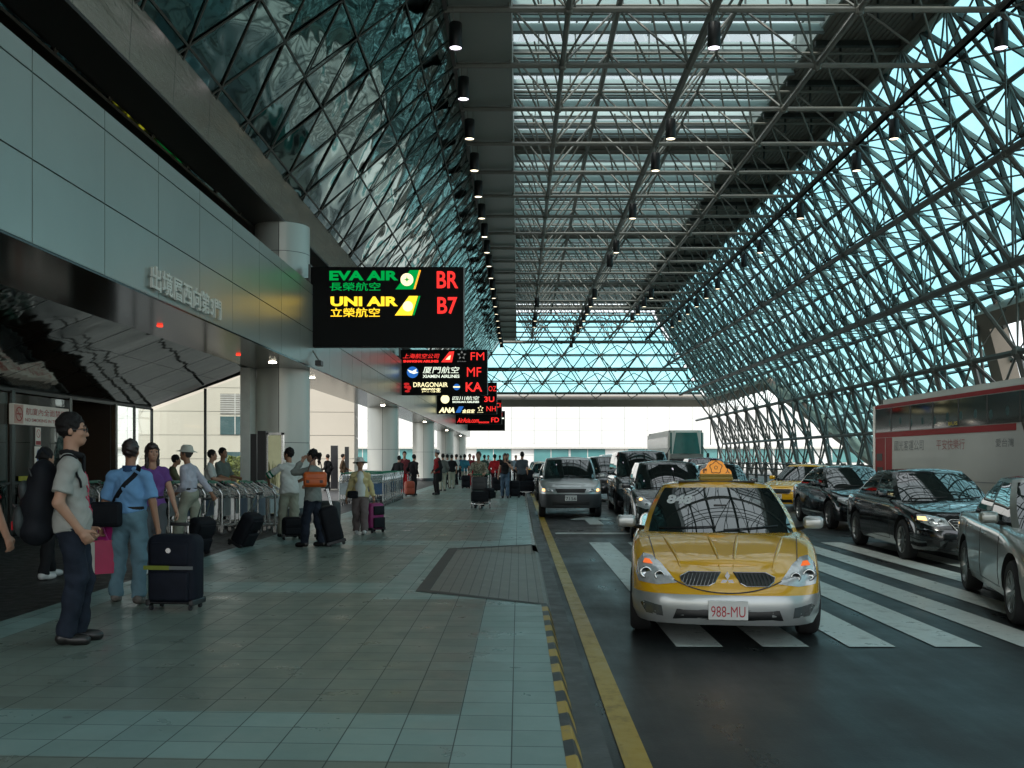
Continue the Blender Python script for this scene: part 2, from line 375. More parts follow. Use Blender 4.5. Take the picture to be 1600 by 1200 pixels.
# right hand kerb and footway, far ground
mb = MB(); mb.box(14.6, 30, -12, 140, ROAD-.2, .02); tag(mb.build('right_footway', m_conc), kind='structure')
mb = MB(); mb.quad((-400, -60, -.25), (400, -60, -.25), (400, 600, -.25), (-400, 600, -.25)); tag(mb.build('ground', M('far_ground', (.30, .30, .27), .8, 0, .2, .2)), kind='structure')

# ================================================================ the big roof
BAY = 3.95; Y0 = 27.75; YB = [Y0 + BAY*k for k in range(-11, 20)]
YEND = lambda z: 105.5 + .78*(16.9-z)
XR = [13.4, 15.55, 17.7, 19.85]; ZR = [14.0, 11.24, 8.48, 5.72]
XO = [14.45, 16.6, 18.75, 20.9]; ZO = [16.9, 14.14, 11.38, 8.62]
roof = empty('airport_canopy', (5, 27.75, ROAD), 0, 'huge steel and glass drop-off canopy of sloping walls arching over the whole road', 'canopy')
RO = np.array((5, 27.75, ROAD))
def rb(mb, name, mats, parent=roof, **k):
    mb.v = [tuple(np.array(p)-RO) for p in mb.v]; return mb.build(name, mats, parent, **k)
# --- space frame over the road
bx = [-.26, 1.4, 5.45, 9.5, 13.4]; tx = [-.26, 3.4, 7.45, 11.5]; ZB, ZT = 14.0, 16.8
mb = MB()
for Y in YB:
    mb.tube((-2.05, Y, ZB), (13.4, Y, ZB), .085, 6); 
    for x in bx[1:]: mb.ball((x, Y, ZB), .17, seg=6)
for x in bx[1:]: mb.tube((x, YB[0], ZB), (x, 104, ZB), .13 if x in (5.45, 13.4) else .085, 6)
rb(mb, 'bottom_chords', m_steel)
mb = MB()
YT = [y + BAY/2 for y in YB]
for Y in YT: mb.tube((-.26, Y, ZT), (14.45, Y, ZT), .055, 6)
for x in tx: mb.tube((x, YT[0], ZT), (x, 105, ZT), .11 if x == 3.4 else .065, 6)
tag(rb(mb, 'top_chords', m_steel), kind='stuff')
mb = MB()
for Y in YT:
    for i, x in enumerate(tx):
        for xb in (bx[i], bx[i+1]):
            for dy in (-BAY/2, BAY/2): mb.tube((x, Y, ZT), (xb, Y+dy, ZB), .040, 5, cap=False)
    # light stays tying the louvre frames down to the lattice
    for x in (.6, 4.4, 8.4):
        mb.tube((x, Y, 17.25), (x+1.0, Y+BAY/2, ZB), .035, 4, cap=False)
tag(rb(mb, 'diagonal_bracing', m_steel), kind='stuff')
# --- louvred roof lights
mb = MB(); gl = MB(); SKX0, SKX1 = -.2, 11.2; fr = MB()
for k, Y in enumerate(YB[:-1]):
    for j in range(3):
        yb, zb = Y+.85-.30*j, 17.12+.35*j
        mb.add([(SKX0, yb, zb), (SKX1, yb, zb), (SKX1, yb+.22, zb+.43), (SKX0, yb+.22, zb+.43),
                (SKX0, yb+.03, zb-.01), (SKX1, yb+.03, zb-.01), (SKX1, yb+.25, zb+.42), (SKX0, yb+.25, zb+.42)],
               [(0,1,2,3),(7,6,5,4),(0,4,5,1),(2,6,7,3),(0,3,7,4),(1,5,6,2)])
        fr.box(SKX0, SKX1, yb-.07, yb-.02, zb-.09, zb+.02)
    if (k - 16) % 5 == 0:                    # a solid cross band every fifth bay
        rb(MB().box(SKX0, SKX1, Y+.9, Y+BAY, 17.2, 17.3), 'solid_cross_band', M('brown_roof_band', (.20, .17, .14), .6, 0, .1)); continue
    fr.tube((SKX0, Y+2.2, 17.2), (SKX1, Y+2.2, 17.2), .05, 5); fr.tube((SKX0, Y+3.6, 17.25), (SKX1, Y+3.6, 17.25), .05, 5)
    for x in np.arange(.8, 11, 1.45): fr.box(x-.03, x+.03, Y+1.5, Y+BAY, 18.28, 18.36); fr.box(x-.03, x+.03, Y+3.58, Y+3.64, 17.2, 18.3)
    gl.quad((SKX0, Y, 18.4), (SKX1, Y, 18.4), (SKX1, Y+BAY, 18.4), (SKX0, Y+BAY, 18.4))
tag(rb(mb, 'skylight_louvres', m_louv), kind='stuff'); rb(MB().box(SKX0, 14.4, 102.8, 105.6, 17.2, 17.32), 'solid_cross_band', M('brown_roof_band', (.2, .17, .14))); tag(rb(fr, 'skylight_frame', M('grey_green_frame', (.13, .16, .155), .5)), kind='stuff')
rb(gl, 'skylight_glass', GLASS('skylight_glass', (.90, .97, .97), .6))
# --- solid strip of deck on the right, ribbed; flat grey ceiling strip on the left
mb = MB(); mb.box(11.2, 14.6, -18, 105.4, 17.3, 17.45)
for x in np.arange(11.4, 14.5, .2): mb.box(x, x+.09, -18, 105, 17.26, 17.3)
mb.box(14.45, 14.8, -18, 105.6, 16.86, 17.46)
rb(mb, 'roof_deck', m_deck)
mb = MB()
for k in range(-11, 20):
    Y = Y0+BAY*k; mb.box(-2.05, -.3, Y+.02, Y+BAY-.02, 14.13, 14.25)
mb.box(-.34, -.2, -18, 105, 14.14, 18.5); mb.box(11.12, 11.2, -18, 105, 17.3, 18.5); mb.box(-2.3, -.34, -18, 105, 16, 16.2)
rb(mb, 'ceiling_strip', m_ceil)
mb = MB()
for Y in YT:
    for x, s_ in ((11.3, .9), (12.5, .6)): mb.tube((x+1, Y+.4, 17.3), (x+1, Y+.4, 16.5), .05, 5)
    mb.box(11.2, 14.4, Y-.1, Y+.1, 17.05, 17.25)
tag(rb(mb, 'deck_hangers', m_bar), kind='stuff')
# --- triangular glazing
def tri_field(P0, A, S, la, ls, clip, gb, pane, bar_w, bar_d, nrm, jitter=0.0, side=2.0, rows=None):
    """equilateral triangle panes in the plane P0 + a*A + s*S, bars along every edge"""
    P0, A, S, nrm = [np.array(q, float) for q in (P0, A, S, nrm)]; hr = ls/rows; na = int(la/side)+2; seen = set()
    pt = lambda i, j: P0 + A*((i + (.5 if j % 2 else 0))*side) + S*(j*hr)
    for j in range(rows):
        for i in range(-1, na):
            if j % 2 == 0: ts = (((i, j), (i+1, j), (i, j+1)), ((i+1, j), (i+1, j+1), (i, j+1)))
            else: ts = (((i, j), (i+1, j), (i+1, j+1)), ((i, j), (i+1, j+1), (i, j+1)))
            for tri in ts:
                p = [pt(*q) for q in tri]; c = sum(p)/3
                if not clip(c): continue
                if pane is not None:
                    off = [nrm*(rng.normal()*jitter) for _ in range(3)]; pane.add([q+o for q, o in zip(p, off)], [(0, 1, 2)])
                for a, b in ((0, 1), (1, 2), (0, 2)):
                    key = tuple(sorted((tri[a], tri[b])))
                    if key not in seen:
                        seen.add(key); gb.bar(p[a], p[b], bar_w, bar_d, nrm)
SL = np.array((.6146, 0, -.7889)); NR = np.array((.7889, 0, .6146))       # down the right wall, and its outward normal
pane = MB(); gb = MB(); go = np.array((XO[0], 0, ZO[0])) + NR*.12
def inleg(y, z):
    f = max(0, min(1, (8.4-z)/8.4))
    for c in (-15.0, 64.8):
        if c-19.8+f*8 < y < c+19.8-f*13: return True
    return False
lsl = 17.2/.7889
tri_field(go+np.array((0, -16, 0)), (0, 1, 0), SL, 130, 12*1.73, lambda c: -.2 < c[2] < 17 and c[1] < YEND(c[2]) and (c[2] > 8.2 or inleg(c[1], c[2])), gb, pane, .09, .20, NR, .0, 2.0, 12)
t = NT('cyan_roof_glass'); v = t.coord(); tr = t.n('ShaderNodeBsdfTransparent'); df = t.n('ShaderNodeBsdfDiffuse'); gl_ = t.n('ShaderNodeBsdfGlossy'); gl_.inputs['Roughness'].default_value = .02
n1 = t.noise(t.scalev(v, (1, .35, .35)), 1.1, 4, .65); n2 = t.noise(v, .33, 2)                                            # rain streaks and pane to pane tint
t.put(tr.inputs[0], t.mix(t.ramp(n2, .35, .65), c4((.38, .80, .85)), c4((.50, .87, .92)))); df.inputs[0].default_value = c4((.34, .40, .38))
fr_ = t.n('ShaderNodeFresnel'); fr_.inputs[0].default_value = 1.5; m1 = t.n('ShaderNodeMixShader'); m2 = t.n('ShaderNodeMixShader'); t.put(m1.inputs[0], t.math('MULTIPLY', fr_.outputs[0], .9)); t.put(m2.inputs[0], t.ramp(n1, .4, .8, .02, .22))
t.t.links.new(tr.outputs[0], m1.inputs[1]); t.t.links.new(gl_.outputs[0], m1.inputs[2]); t.t.links.new(m1.outputs[0], m2.inputs[1]); t.t.links.new(df.outputs[0], m2.inputs[2]); t.t.links.new(m2.outputs[0], t.out.inputs[0]); m_cyan = t.mat
rb(pane, 'side_glazing', m_cyan); tag(rb(gb, 'side_glazing_bars', m_bar), kind='stuff')
# end wall
SE = np.array((0, .6146, -.7889)); NE = np.array((0, .7889, .6146)); pane = MB(); gb = MB()
xl = lambda z: -2.05 - .78*(14-z); xr = lambda z: XO[0] + .78*(16.9-z) + .1
tri_field((-8, 105.5, 16.9), (1, 0, 0), SE, 34, 6*1.73, lambda c: xl(c[2]) - .3 < c[0] < xr(c[2]), gb, pane, .08, .14, NE, 0, 2.0, 6)
rb(pane, 'end_glazing', m_cyan); tag(rb(gb, 'end_glazing_bars', m_bar), kind='stuff')
mb = MB()
for j, zz in enumerate((16.0, 14.0, 11.2, 8.75)):
    mb.tube((xl(zz)+.4, YEND(zz)-.5, zz), (xr(zz)-.4, YEND(zz)-.5, zz), .17, 6)
zz = [15.2, 12.4, 9.6]
for j in range(3):
    for i in range(8):
        x = -5.5 + i*4.05 + (2 if j % 2 else 0); y = YEND(zz[j])-2.9
        if not (xl(zz[j])+1 < x < xr(zz[j])-1.5): continue
        mb.ball((x, y, zz[j]), .17, seg=6); mb.tube((x, y, zz[j]), (x+4.05, y, zz[j]), .06, 5)
        for dx in (-2, 2):
            for dz in (1.3, -1.35): mb.tube((x, y, zz[j]), (x+dx, YEND(zz[j]+dz)-.3, zz[j]+dz), .05, 5, cap=False)
            if j < 2: mb.tube((x, y, zz[j]), (x+dx, YEND(zz[j+1])-2.9, zz[j+1]), .06, 5, cap=False)
tag(rb(mb, 'end_truss', m_steel), kind='stuff')
# --- right wall space frame
mb = MB(); br = MB()
YI = [y for y in YB if y < 104]
for k in range(4):
    mb.tube((XR[k], YI[0], ZR[k]), (XR[k], YEND(ZR[k])-3, ZR[k]), .13 if k != 2 else .17, 6)
    if k: mb.tube((XO[k]-.15, YI[0], ZO[k]), (XO[k]-.15, YEND(ZO[k])-1, ZO[k]), .09, 6)
for n_, Y in enumerate(YI):
    yo = Y + BAY/2
    for k in range(4):
        mb.ball((XR[k], Y, ZR[k]), .19 if k < 3 else .26, seg=8)
        if k < 3: mb.tube((XR[k], Y, ZR[k]), (XR[k+1], Y, ZR[k+1]), .085, 6)
        if k < 3: mb.tube((XO[k], yo, ZO[k]), (XO[k+1], yo, ZO[k+1]), .085, 6)
        for dy in (-BAY/2, BAY/2):
            br.tube((XO[k], Y+dy, ZO[k]), (XR[k], Y, ZR[k]), .036, 5, cap=False)
            if k: br.tube((XO[k-1], Y+dy, ZO[k-1]), (XR[k], Y, ZR[k]), .036, 5, cap=False)
            if k < 3: br.tube((XO[k+1], Y+dy, ZO[k+1]), (XR[k], Y, ZR[k]), .036, 5, cap=False)
    # lower lattice down to the footway
    a = (XR[3], Y, ZR[3]); l4 = (20.6, Y, 2.95); g = (21.3, Y, .02)
    mb.tube(a, l4, .13, 6); mb.tube(l4, g, .13, 6)
    for dy in (-BAY, BAY):
        br.tube(a, (20.6+.9, Y+dy/2, 2.95), .075, 5); br.tube((21.5, Y+dy/2, 2.95), (21.3, Y+dy, .02), .075, 5)
        br.tube(a, (20.6, Y+dy, 2.95), .06, 5); br.tube((20.6, Y, 2.95), (21.3, Y+dy, .02), .06, 5)
    br.tube((XO[3], yo, ZO[3]), (21.5, yo, 2.95), .075, 5)
mb.tube((20.6, YI[0], 2.95), (20.6, 100, 2.95), .12, 6)
m_steel2 = M('shaded_truss_steel', (.125, .13, .115), .45, 0, .2, 1.2); rb(mb, 'side_truss', m_steel2); tag(rb(br, 'side_truss_bracing', m_steel2), kind='stuff')  # darker copy of the truss steel, side wall shade put into its colour
# --- beige ring beam along the foot of the glass, and round the open bays
RNG = (21.15, 7.85)
for c in (-15.0, 64.8):
    for sgn in (1, -1):
        a = np.array((21.3, c+sgn*19.8, 7.9)); b = np.array((21.3+.78*7.9, c+sgn*(19.8-(13 if sgn > 0 else 8)), 0))
        rb(MB().bar(a, b, .8, .9, NR), 'bay_edge_beam', m_beige)
rb(MB().bar((RNG[0], 4.8, RNG[1]), (RNG[0], 45, RNG[1]), .8, .9, NR), 'ring_beam', m_beige); rb(MB().bar((RNG[0], 84.6, RNG[1]), (RNG[0], 113, RNG[1]), .8, .9, NR), 'ring_beam', m_beige)
rb(MB().bar((-7.5, 112.3, 7.95), (22, 112.3, 7.95), 1.0, .9, NE), 'end_beam', m_beige)
# --- dark mirrored glass wall on the left, leaning over the walk
mir = empty('mirror_facade', tuple(RO), 0, 'leaning dark teal mirrored glass wall with triangular panes above the walk', 'glass wall')
t = NT('dark_mirror_glass'); v = t.coord(); n1 = t.noise(t.scalev(v, (1, .5, 1)), 1.1, 1, .5, .8); n2 = t.noise(v, .35, 1)
t.bsdf(Base_Color=t.mix(t.noise(v, .3, 2), c4((.09, .19, .185)), c4((.16, .27, .26))), Metallic=1.0, Roughness=.05, Normal=t.bump(t.math('ADD', t.math('MULTIPLY', n1, .42), t.math('MULTIPLY', n2, 1.6)), .62, .10))
m_mirror = t.mat
SLm = np.array((-.6146, 0, -.7889)); NLm = np.array((.7889, 0, -.6146)); pane = MB(); gb = MB()
l_ = 5.25/.7889; P0 = np.array((-2.05, -16, 14.0)); r1 = 1.02/.7889
pane_all = MB()
tri_field(P0+SLm*(r1-1.70), (0, 1, 0), SLm, 126, 5*1.70, lambda c: c[1] < YEND(c[2]) and c[2] < 14.6, gb, pane, .042, .02, NLm, .011, 2.0, 5)
rb(pane, 'mirror_glazing', m_mirror, mir); bk = MB(); q0 = P0+SLm*(r1-1.70)-NLm*.07; q1 = q0+SLm*8.5; bk.quad(q0+np.array((0, -2, 0)), q0+np.array((0, 122, 0)), q1+np.array((0, 128, 0)), q1+np.array((0, -2, 0))); rb(bk, 'leak_blocking_sheet', m_dark, mir); gb.v = [tuple(np.array(p)+NLm*.024) for p in gb.v]; tag(rb(gb, 'mirror_glazing_bars', M('bronze_bar', (.06, .055, .045), .55), mir), kind='stuff')  # unseen dark sheet added behind the panes to stop light leaks
mb = MB(); mb.box(-2.12, -1.98, -18, 106, 13.95, 14.14); rb(mb, 'eaves_rail', m_bar, mir)
# steel band below the mirror wall
t = NT('brushed_bronze_band'); v = t.coord(); s = t.xyz(v)
n1 = t.noise(t.scalev(v, (1, .3, 2)), 1.4, 4, .6, 1.0)
sm = t.math('GREATER_THAN', t.math('ABSOLUTE', t.math('SUBTRACT', t.math('FRACT', t.math('DIVIDE', s[1], 2.0)), .5)), .495)
t.bsdf(Base_Color=t.mix(sm, t.mix(n1, c4((.42, .37, .30)), c4((.52, .47, .40))), c4((.08, .08, .07))), Metallic=.9, Roughness=t.ramp(n1, .3, .7, .12, .24), Normal=t.bump(n1, .35, .03)); m_band = t.mat
mb = MB(); mb.add([(-6.1, -16, 8.8), (-6.1, 112, 8.8), (-6.16, 112, 7.72), (-6.16, -16, 7.72)], [(3, 2, 1, 0)]); mb.box(-6.5, -6.12, -16, 112, 8.78, 8.84)
rb(mb, 'steel_band', m_band, mir)
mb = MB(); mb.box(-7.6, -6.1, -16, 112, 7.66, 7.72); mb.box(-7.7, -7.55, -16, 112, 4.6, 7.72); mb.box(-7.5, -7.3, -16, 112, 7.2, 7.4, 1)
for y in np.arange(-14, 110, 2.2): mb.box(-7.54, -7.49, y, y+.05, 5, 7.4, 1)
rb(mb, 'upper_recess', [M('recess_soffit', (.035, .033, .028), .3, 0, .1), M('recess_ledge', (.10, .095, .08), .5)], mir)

# ================================================================ entrance canopy with its pale panelled fascia
ent = empty('entrance_canopy', (-5.35, 27, 0), 0, 'long low entrance canopy with pale metal fascia panels and raised gate lettering', 'entrance canopy')
RE_ = np.array((-5.35, 27, 0)); XF = -5.35; FZ0, FZ1 = 3.87, 6.0
def eb(mb, name, mats, **k):
    mb.v = [tuple(np.array(p)-RE_) for p in mb.v]; return mb.build(name, mats, ent, **k)
m_fas = M('satin_fascia_panel', (.42, .455, .42), .30, .5, .06, .6)
mb = MB(); ys = list(np.arange(-14.0, 111, 1.92))
for i in range(len(ys)-1):
    for z0, z1 in ((FZ0, 4.78), (4.80, 5.74), (5.76, FZ1)): mb.box(XF-.05, XF, ys[i]+.010, ys[i+1]-.010, z0, z1)
eb(mb, 'fascia_panels', m_fas)
mb = MB(); mb.box(XF-.35, XF-.03, -14, 111, FZ0+.03, FZ1-.03); eb(mb, 'fascia_core', M('dark_seam_core', (.10, .115, .105), .6))  # dark core showing in the joints between panels
mb = MB(); mb.box(-6.95, XF-.01, -14, 111, FZ0-.03, FZ0+.02); mb.box(-7.6, XF-.4, -14, 111, 5.85, 5.95); eb(mb, 'soffit', M('dark_glossy_soffit', (.05, .058, .054), .16, .2, .1, .4))
mb = MB(); put_text(mb, '出境層西向第3門', (XF+.075, 14.35, 3.94), (0, 1, 0), (0, 0, 1), w=3.35, h=.36, bold=.012)
n_ = len(mb.v); fs = list(mb.f); v0 = list(mb.v)
mb.add([(p[0]-.035, p[1], p[2]) for p in v0], [f[::-1] for f in fs])
from collections import Counter
ec = Counter(tuple(sorted((f[i], f[(i+1) % len(f)]))) for f in fs for i in range(len(f)))
for (a, b), c in ec.items():
    if c == 1: mb.f.append((a, b, b+n_, a+n_)); mb.m.append(0)
eb(mb, 'gate_lettering', M('raised_metal_letter', (.78, .76, .68), .45))
mb = MB()
for y, z_ in ((10.2, 3.83), (17.5, 3.83), (22.4, 3.83)): mb.tube((-6.3, y, z_-.02), (-6.3, y, z_+.01), .05, 10)
eb(mb, 'red_signal_lamp', EM('red_signal', (1, .04, .02), 1.6))
mb = MB()
for k in range(5):
    for dy in (-2.3, 2.3): mb.tube((-6.0, 26.6+19.75*k+dy, FZ0-.045), (-6.0, 26.6+19.75*k+dy, FZ0-.028), .09, 12)
eb(mb, 'recessed_lamp', EM('recessed_lamp', (1, .9, .72), 28.0))
# columns
m_colm = M('column_cladding', (.60, .60, .545), .36, .25, .05, .5, rvar=.05, aniso=(1, 1, .2))
for k in range(-1, 5):
    yc = 26.6 + 19.75*k
    if k < 0: continue
    lb = ['nearest round metal-clad column carrying the green and yellow lettered sign', 'second round metal-clad column behind the nested trolleys',
          'third round metal-clad column beyond the nested trolleys', 'slim fourth metal column far along the walk', 'farthest round metal column at the end of the walk'][k]
    rt = empty('column', (-6.3, yc, 0), 0, lb, 'column', 'metal clad columns along the walk')
    mb = MB(); r = .72
    for z0, z1 in ((0, 1.9), (1.915, 4.6), (4.615, 6.9), (6.915, 7.66)):
        for s_ in range(4):
            a0 = math.pi/2*s_ + .10; n = 9; P = []
            for q in np.linspace(a0+.012, a0+math.pi/2-.012, n): P.append([(r*math.cos(q), r*math.sin(q), z0), (r*math.cos(q), r*math.sin(q), z1)])
            mb.grid(np.array(P), flip=True)
    mb.build('cladding', m_colm, rt, smooth=True)
    mb = MB(); mb.lathe([(r-.02, 0), (r-.02, 7.66)], n=32); mb.build('core', M('dark_seam_core', (.1, .115, .105), .6), rt, smooth=True)
    mb = MB(); mb.lathe([(r+.02, 0), (r+.02, .18), (r, .19)], n=32); mb.build('plinth', m_black, rt, smooth=True)
    if k == 0:                                   # flat pilaster beside the near column
        mb = MB(); mb.box(-.85, -.60, -1.0, -.4, 0, 3.83); mb.build('pilaster', M('pilaster_panel', (.68, .69, .64), .4, .1), rt)
# ================================================================ entrance vestibule (dark doors under a folded mirror ceiling)
ves = empty('entrance_vestibule', (-9.7, 16, 0), 0, 'dark glazed entrance vestibule with a folded mirror ceiling and thin glass screens', 'vestibule')
VO = np.array((-9.7, 16, 0))
def vb(mb, name, mats, parent=None, **k):
    mb.v = [tuple(np.array(p)-VO) for p in mb.v]; return mb.build(name, mats, parent or ves, **k)
t = NT('wavy_mirror_ceiling'); v = t.coord(); n1 = t.noise(v, .45, 1, .5, .6); n2 = t.noise(t.scalev(v, (1, 1.6, 1)), 1.3, 1)
t.bsdf(Base_Color=c4((.24, .27, .24)), Metallic=1.0, Roughness=.06, Normal=t.bump(t.math('MULTIPLY_ADD', n2, .25, n1), .45, .09)); m_wav = t.mat
mb = MB(); xs = (-6.95, -7.9, -8.8, -9.75)
zc = lambda x: 3.92 - (-6.95-x)*.385
for i in range(3):
    for y in np.arange(2, 26.3, 1.62):
        y1 = min(26.4, y+1.6); mb.quad((xs[i]-.01, y+.01, zc(xs[i])), (xs[i+1]+.01, y+.01, zc(xs[i+1])), (xs[i+1]+.01, y1, zc(xs[i+1])), (xs[i]-.01, y1, zc(xs[i])))
vb(mb, 'mirror_ceiling', m_wav)
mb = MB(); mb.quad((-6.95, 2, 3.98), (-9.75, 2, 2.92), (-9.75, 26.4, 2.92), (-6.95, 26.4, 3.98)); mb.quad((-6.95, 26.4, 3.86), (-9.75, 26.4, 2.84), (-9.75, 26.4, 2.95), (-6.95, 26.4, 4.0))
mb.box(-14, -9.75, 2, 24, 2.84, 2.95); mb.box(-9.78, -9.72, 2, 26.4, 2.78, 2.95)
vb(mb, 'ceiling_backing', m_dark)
mb = MB(); mb.box(-14.2, -14, 2, 24, 0, 2.9); mb.box(-14, -9.8, 23.9, 24, 0, 2.9); mb.box(-14, -9.8, 2, 2.1, 0, 2.9); vb(mb, 'added_dark_box', M('painted_interior_dark', (.03, .022, .016), .5))  # opaque near-black box added to make the vestibule interior dark
mb = MB(); mb.box(-13.4, -12.6, 6, 23, 2.76, 2.8); vb(mb, 'interior_lamp', EM('warm_ceiling_light', (1, .5, .14), .5))
m_tglass = GLASS('teal_door_glass', (.20, .34, .33), 1.5, .02, .15, .8)
mb = MB(); fr = MB()
for y0, y1 in ((9.0, 13.9), (14.1, 19.0), (19.2, 21.5)): mb.box(-9.76, -9.74, y0, y1, .1, 2.75)
vb(mb, 'door_glass', m_tglass)
for y in (9.0, 14.0, 19.1, 21.55, 24.0): fr.box(-9.83, -9.68, y-.06, y+.06, 0, 2.8)
fr.box(-9.80, -9.70, 9, 21.5, .0, .1); fr.box(-9.8, -9.7, 9, 21.5, 1.0, 1.04); vb(fr, 'door_frame', M('dark_metal_frame', (.10, .11, .105), .25, .8))
mb = MB(); mb.box(-9.69, -9.68, 19.3, 20.6, 1.06, 1.15); vb(mb, 'safety_stripe', M('yellow_safety_stripe', (.42, .36, .02), .5))
mb = MB(); fr = MB()
gx = [-6.95, -8.3, -9.72]
for i in range(2): mb.quad((gx[i], 26.4, .02), (gx[i+1], 26.4, .02), (gx[i+1], 26.4, zc(gx[i+1])-.1), (gx[i], 26.4, zc(gx[i])-.1))
for y in (24.1,): mb.quad((-9.72, y, .02), (-9.72, y+2.3, .02), (-9.72, y+2.3, 2.8), (-9.72, y, 2.8))
vb(mb, 'clear_screen', GLASS('clear_screen_glass', (.88, .93, .90), 1.2, .01, .05, .5))
for x in gx[:]: fr.box(x-.03, x+.03, 26.37, 26.43, 0, zc(x)-.05)
for y in (25.2, 26.4): fr.box(-9.75, -9.69, y-.025, y+.025, 0, 2.82)
vb(fr, 'screen_post', M('dark_metal_frame', (.1, .11, .105), .25, .8))
# chrome rails hanging in the mirror ceiling's deep end
# ---------------------------------------------------------------- no smoking sign box and two stickers
m_signw = M('glowing_white_sheet', (.55, .54, .47), .5, emit=.10); m_red = M('sign_red', (.42, .05, .05), .5); m_blue = M('sign_blue', (.05, .13, .38), .5)  # door sticker sheets share the sign box glow, put into the material
def noring(mb, c, ax, up, r, off):
    c = np.array(c, float); ax = np.array(ax, float); up = np.array(up, float); n = np.cross(ax, up)*off; k = 28
    for i in range(k):
        a, b = 2*math.pi*i/k, 2*math.pi*(i+1)/k; q = lambda t, rr: c + n + (ax*math.cos(t)+up*math.sin(t))*rr
        mb.add([q(a, r), q(b, r), q(b, r*.82), q(a, r*.82)], [(3, 2, 1, 0)][:1])
    d = (ax - up)/math.sqrt(2); e = (ax+up)/math.sqrt(2)
    mb.add([c+n-d*r*.9-e*r*.07, c+n+d*r*.9-e*r*.07, c+n+d*r*.9+e*r*.07, c+n-d*r*.9+e*r*.07], [(0, 1, 2, 3)])
def wall_panel(name, ypos, z0, w, h, label, cat):
    rt = empty(name, (-9.62, ypos, z0), 0, label, cat); return rt
# faces +x / toward the walk; ax runs toward +y (left to right as seen from the walk is +y)
ys0 = 1556*9.6/(810-22); ys1 = 1556*9.6/(810-108)
rt = empty('no_smoking_sign', (-9.6, ys0, 2.15), 0, 'white lit box sign with red no smoking lettering above the dark entrance doors', 'sign')
wS = ys1-ys0; mb = MB(); mb.rbox(-.10, .0, 0, wS, 0, .40, .012); mb.build('box', m_signw, rt)
mb = MB(); mb.box(.001, .008, .0, .34, .02, .38); mb.build('pictogram_panel', M('sign_pink', (.52, .35, .28), .5, emit=.06), rt)
mb = MB(); noring(mb, (.012, .17, .20), (0, 1, 0), (0, 0, 1), .14, .002); mb.box(.010, .013, .08, .26, .19, .215); mb.build('no_smoking_symbol', m_red, rt)
mb = MB(); put_text(mb, '航廈內全面禁煙', (.004, .45, .20), (0, 1, 0), (0, 0, 1), w=wS-.62, h=.14, bold=.006); put_text(mb, 'NO SMOKING IN TERMINAL', (.004, .42, .07), (0, 1, 0), (0, 0, 1), w=wS-.52, h=.065, bold=.01); mb.build('lettering', m_red, rt)
yst = 1556*9.66/(810-64)
rt = empty('door_sticker', (-9.72, yst, 1.76), 0, 'small upright white door sticker with a red no smoking symbol and red foot', 'sticker')
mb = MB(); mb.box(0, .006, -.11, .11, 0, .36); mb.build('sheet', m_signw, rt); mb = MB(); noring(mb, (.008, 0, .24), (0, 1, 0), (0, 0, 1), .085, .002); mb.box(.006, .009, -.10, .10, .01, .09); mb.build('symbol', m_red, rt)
rt = empty('door_sticker', (-9.72, yst, 1.28), 0, 'white door sticker with a blue upright oval below the red one', 'sticker')
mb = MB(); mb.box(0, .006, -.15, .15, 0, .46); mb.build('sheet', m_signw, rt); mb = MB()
for s_ in (-1, 1): mb.add([(.008, s_*.008, .12)] + [(.008, s_*(.008+.075*math.sin(math.pi*i/10)), .12+.30*i/10) for i in range(1, 10)] + [(.008, s_*.008, .42)], [tuple(range(11))])
mb.build('symbol', m_blue, rt)

# ================================================================ airline signs hanging across the walk
m_cab = M('black_sign_cabinet', (.006, .006, .006), .55, 0, .05, spec=.15); m_cfr = M('sign_edge_trim', (.16, .17, .165), .35, .6)
LED = dict(g=EM('green_neon', (.0, .26, .045), 1.0), y=EM('amber_neon', (1.0, .62, .03), 1.15), r=EM('red_neon', (1.0, .035, .03), .95), w=EM('white_neon', (.85, .95, .78), 1.0),
           c=EM('cream_neon', (1.0, .90, .50), 1.05), b=EM('blue_neon', (.02, .12, .42), .9), d=EM('grey_neon', (.20, .21, .20), .6), o=EM('orange_neon', (1.0, .42, .03), 1.0), dr=EM('dull_red_neon', (.5, .02, .02), .8))
def sign(k, label, rows, xl_=-5.4, xr_=-1.43, z1=6.48, z0=4.40, thick=.34, xoff=0.0):
    Y = 25.9 + 19.75*k
    rt = empty('airline_sign', (xl_, Y, z0), 0, label, 'airline sign', 'black airline signs hung along the walk'); w, h = xr_-xl_, z1-z0
    mb = MB(); mb.rbox(0, w, 0, thick, 0, h, .02); cab = mb.build('cabinet', m_cab, rt)
    mb = MB(); mb.box(-.06, .0, -.02, thick+.02, -.06, h+.06); mb.box(0, w, .005, .02, h*.30, h*.305) if k == 0 else None; mb.box(w, w+.02, .0, thick, 0, h); mb.build('edge_trim', m_cfr, rt)
    mb = MB()
    for zz in (h*.15, h*.85): mb.tube((-.25, thick/2, zz), (0, thick/2, zz), .05, 8)
    mb.build('bracket', m_steel, rt)
    for name, colr, fn in rows:
        mb = MB(); fn(mb, lambda u, v: (u*w, -.006, v*h), w, h); mb.build(name, LED[colr], rt)
    return rt
AX, UP = (1, 0, 0), (0, 0, 1)
def TX(body, x0, x1, y0, y1, bold=.02, shear=0):           # box in fractions of the sign's face
    return lambda mb, P, w, h: put_text(mb, body, P(x0, y0), AX, UP, (x1-x0)*w, (y1-y0)*h, bold, shear)
def PG(*pts): return lambda mb, P, w, h: mb.add([P(*p) for p in pts], [tuple(range(len(pts)))])
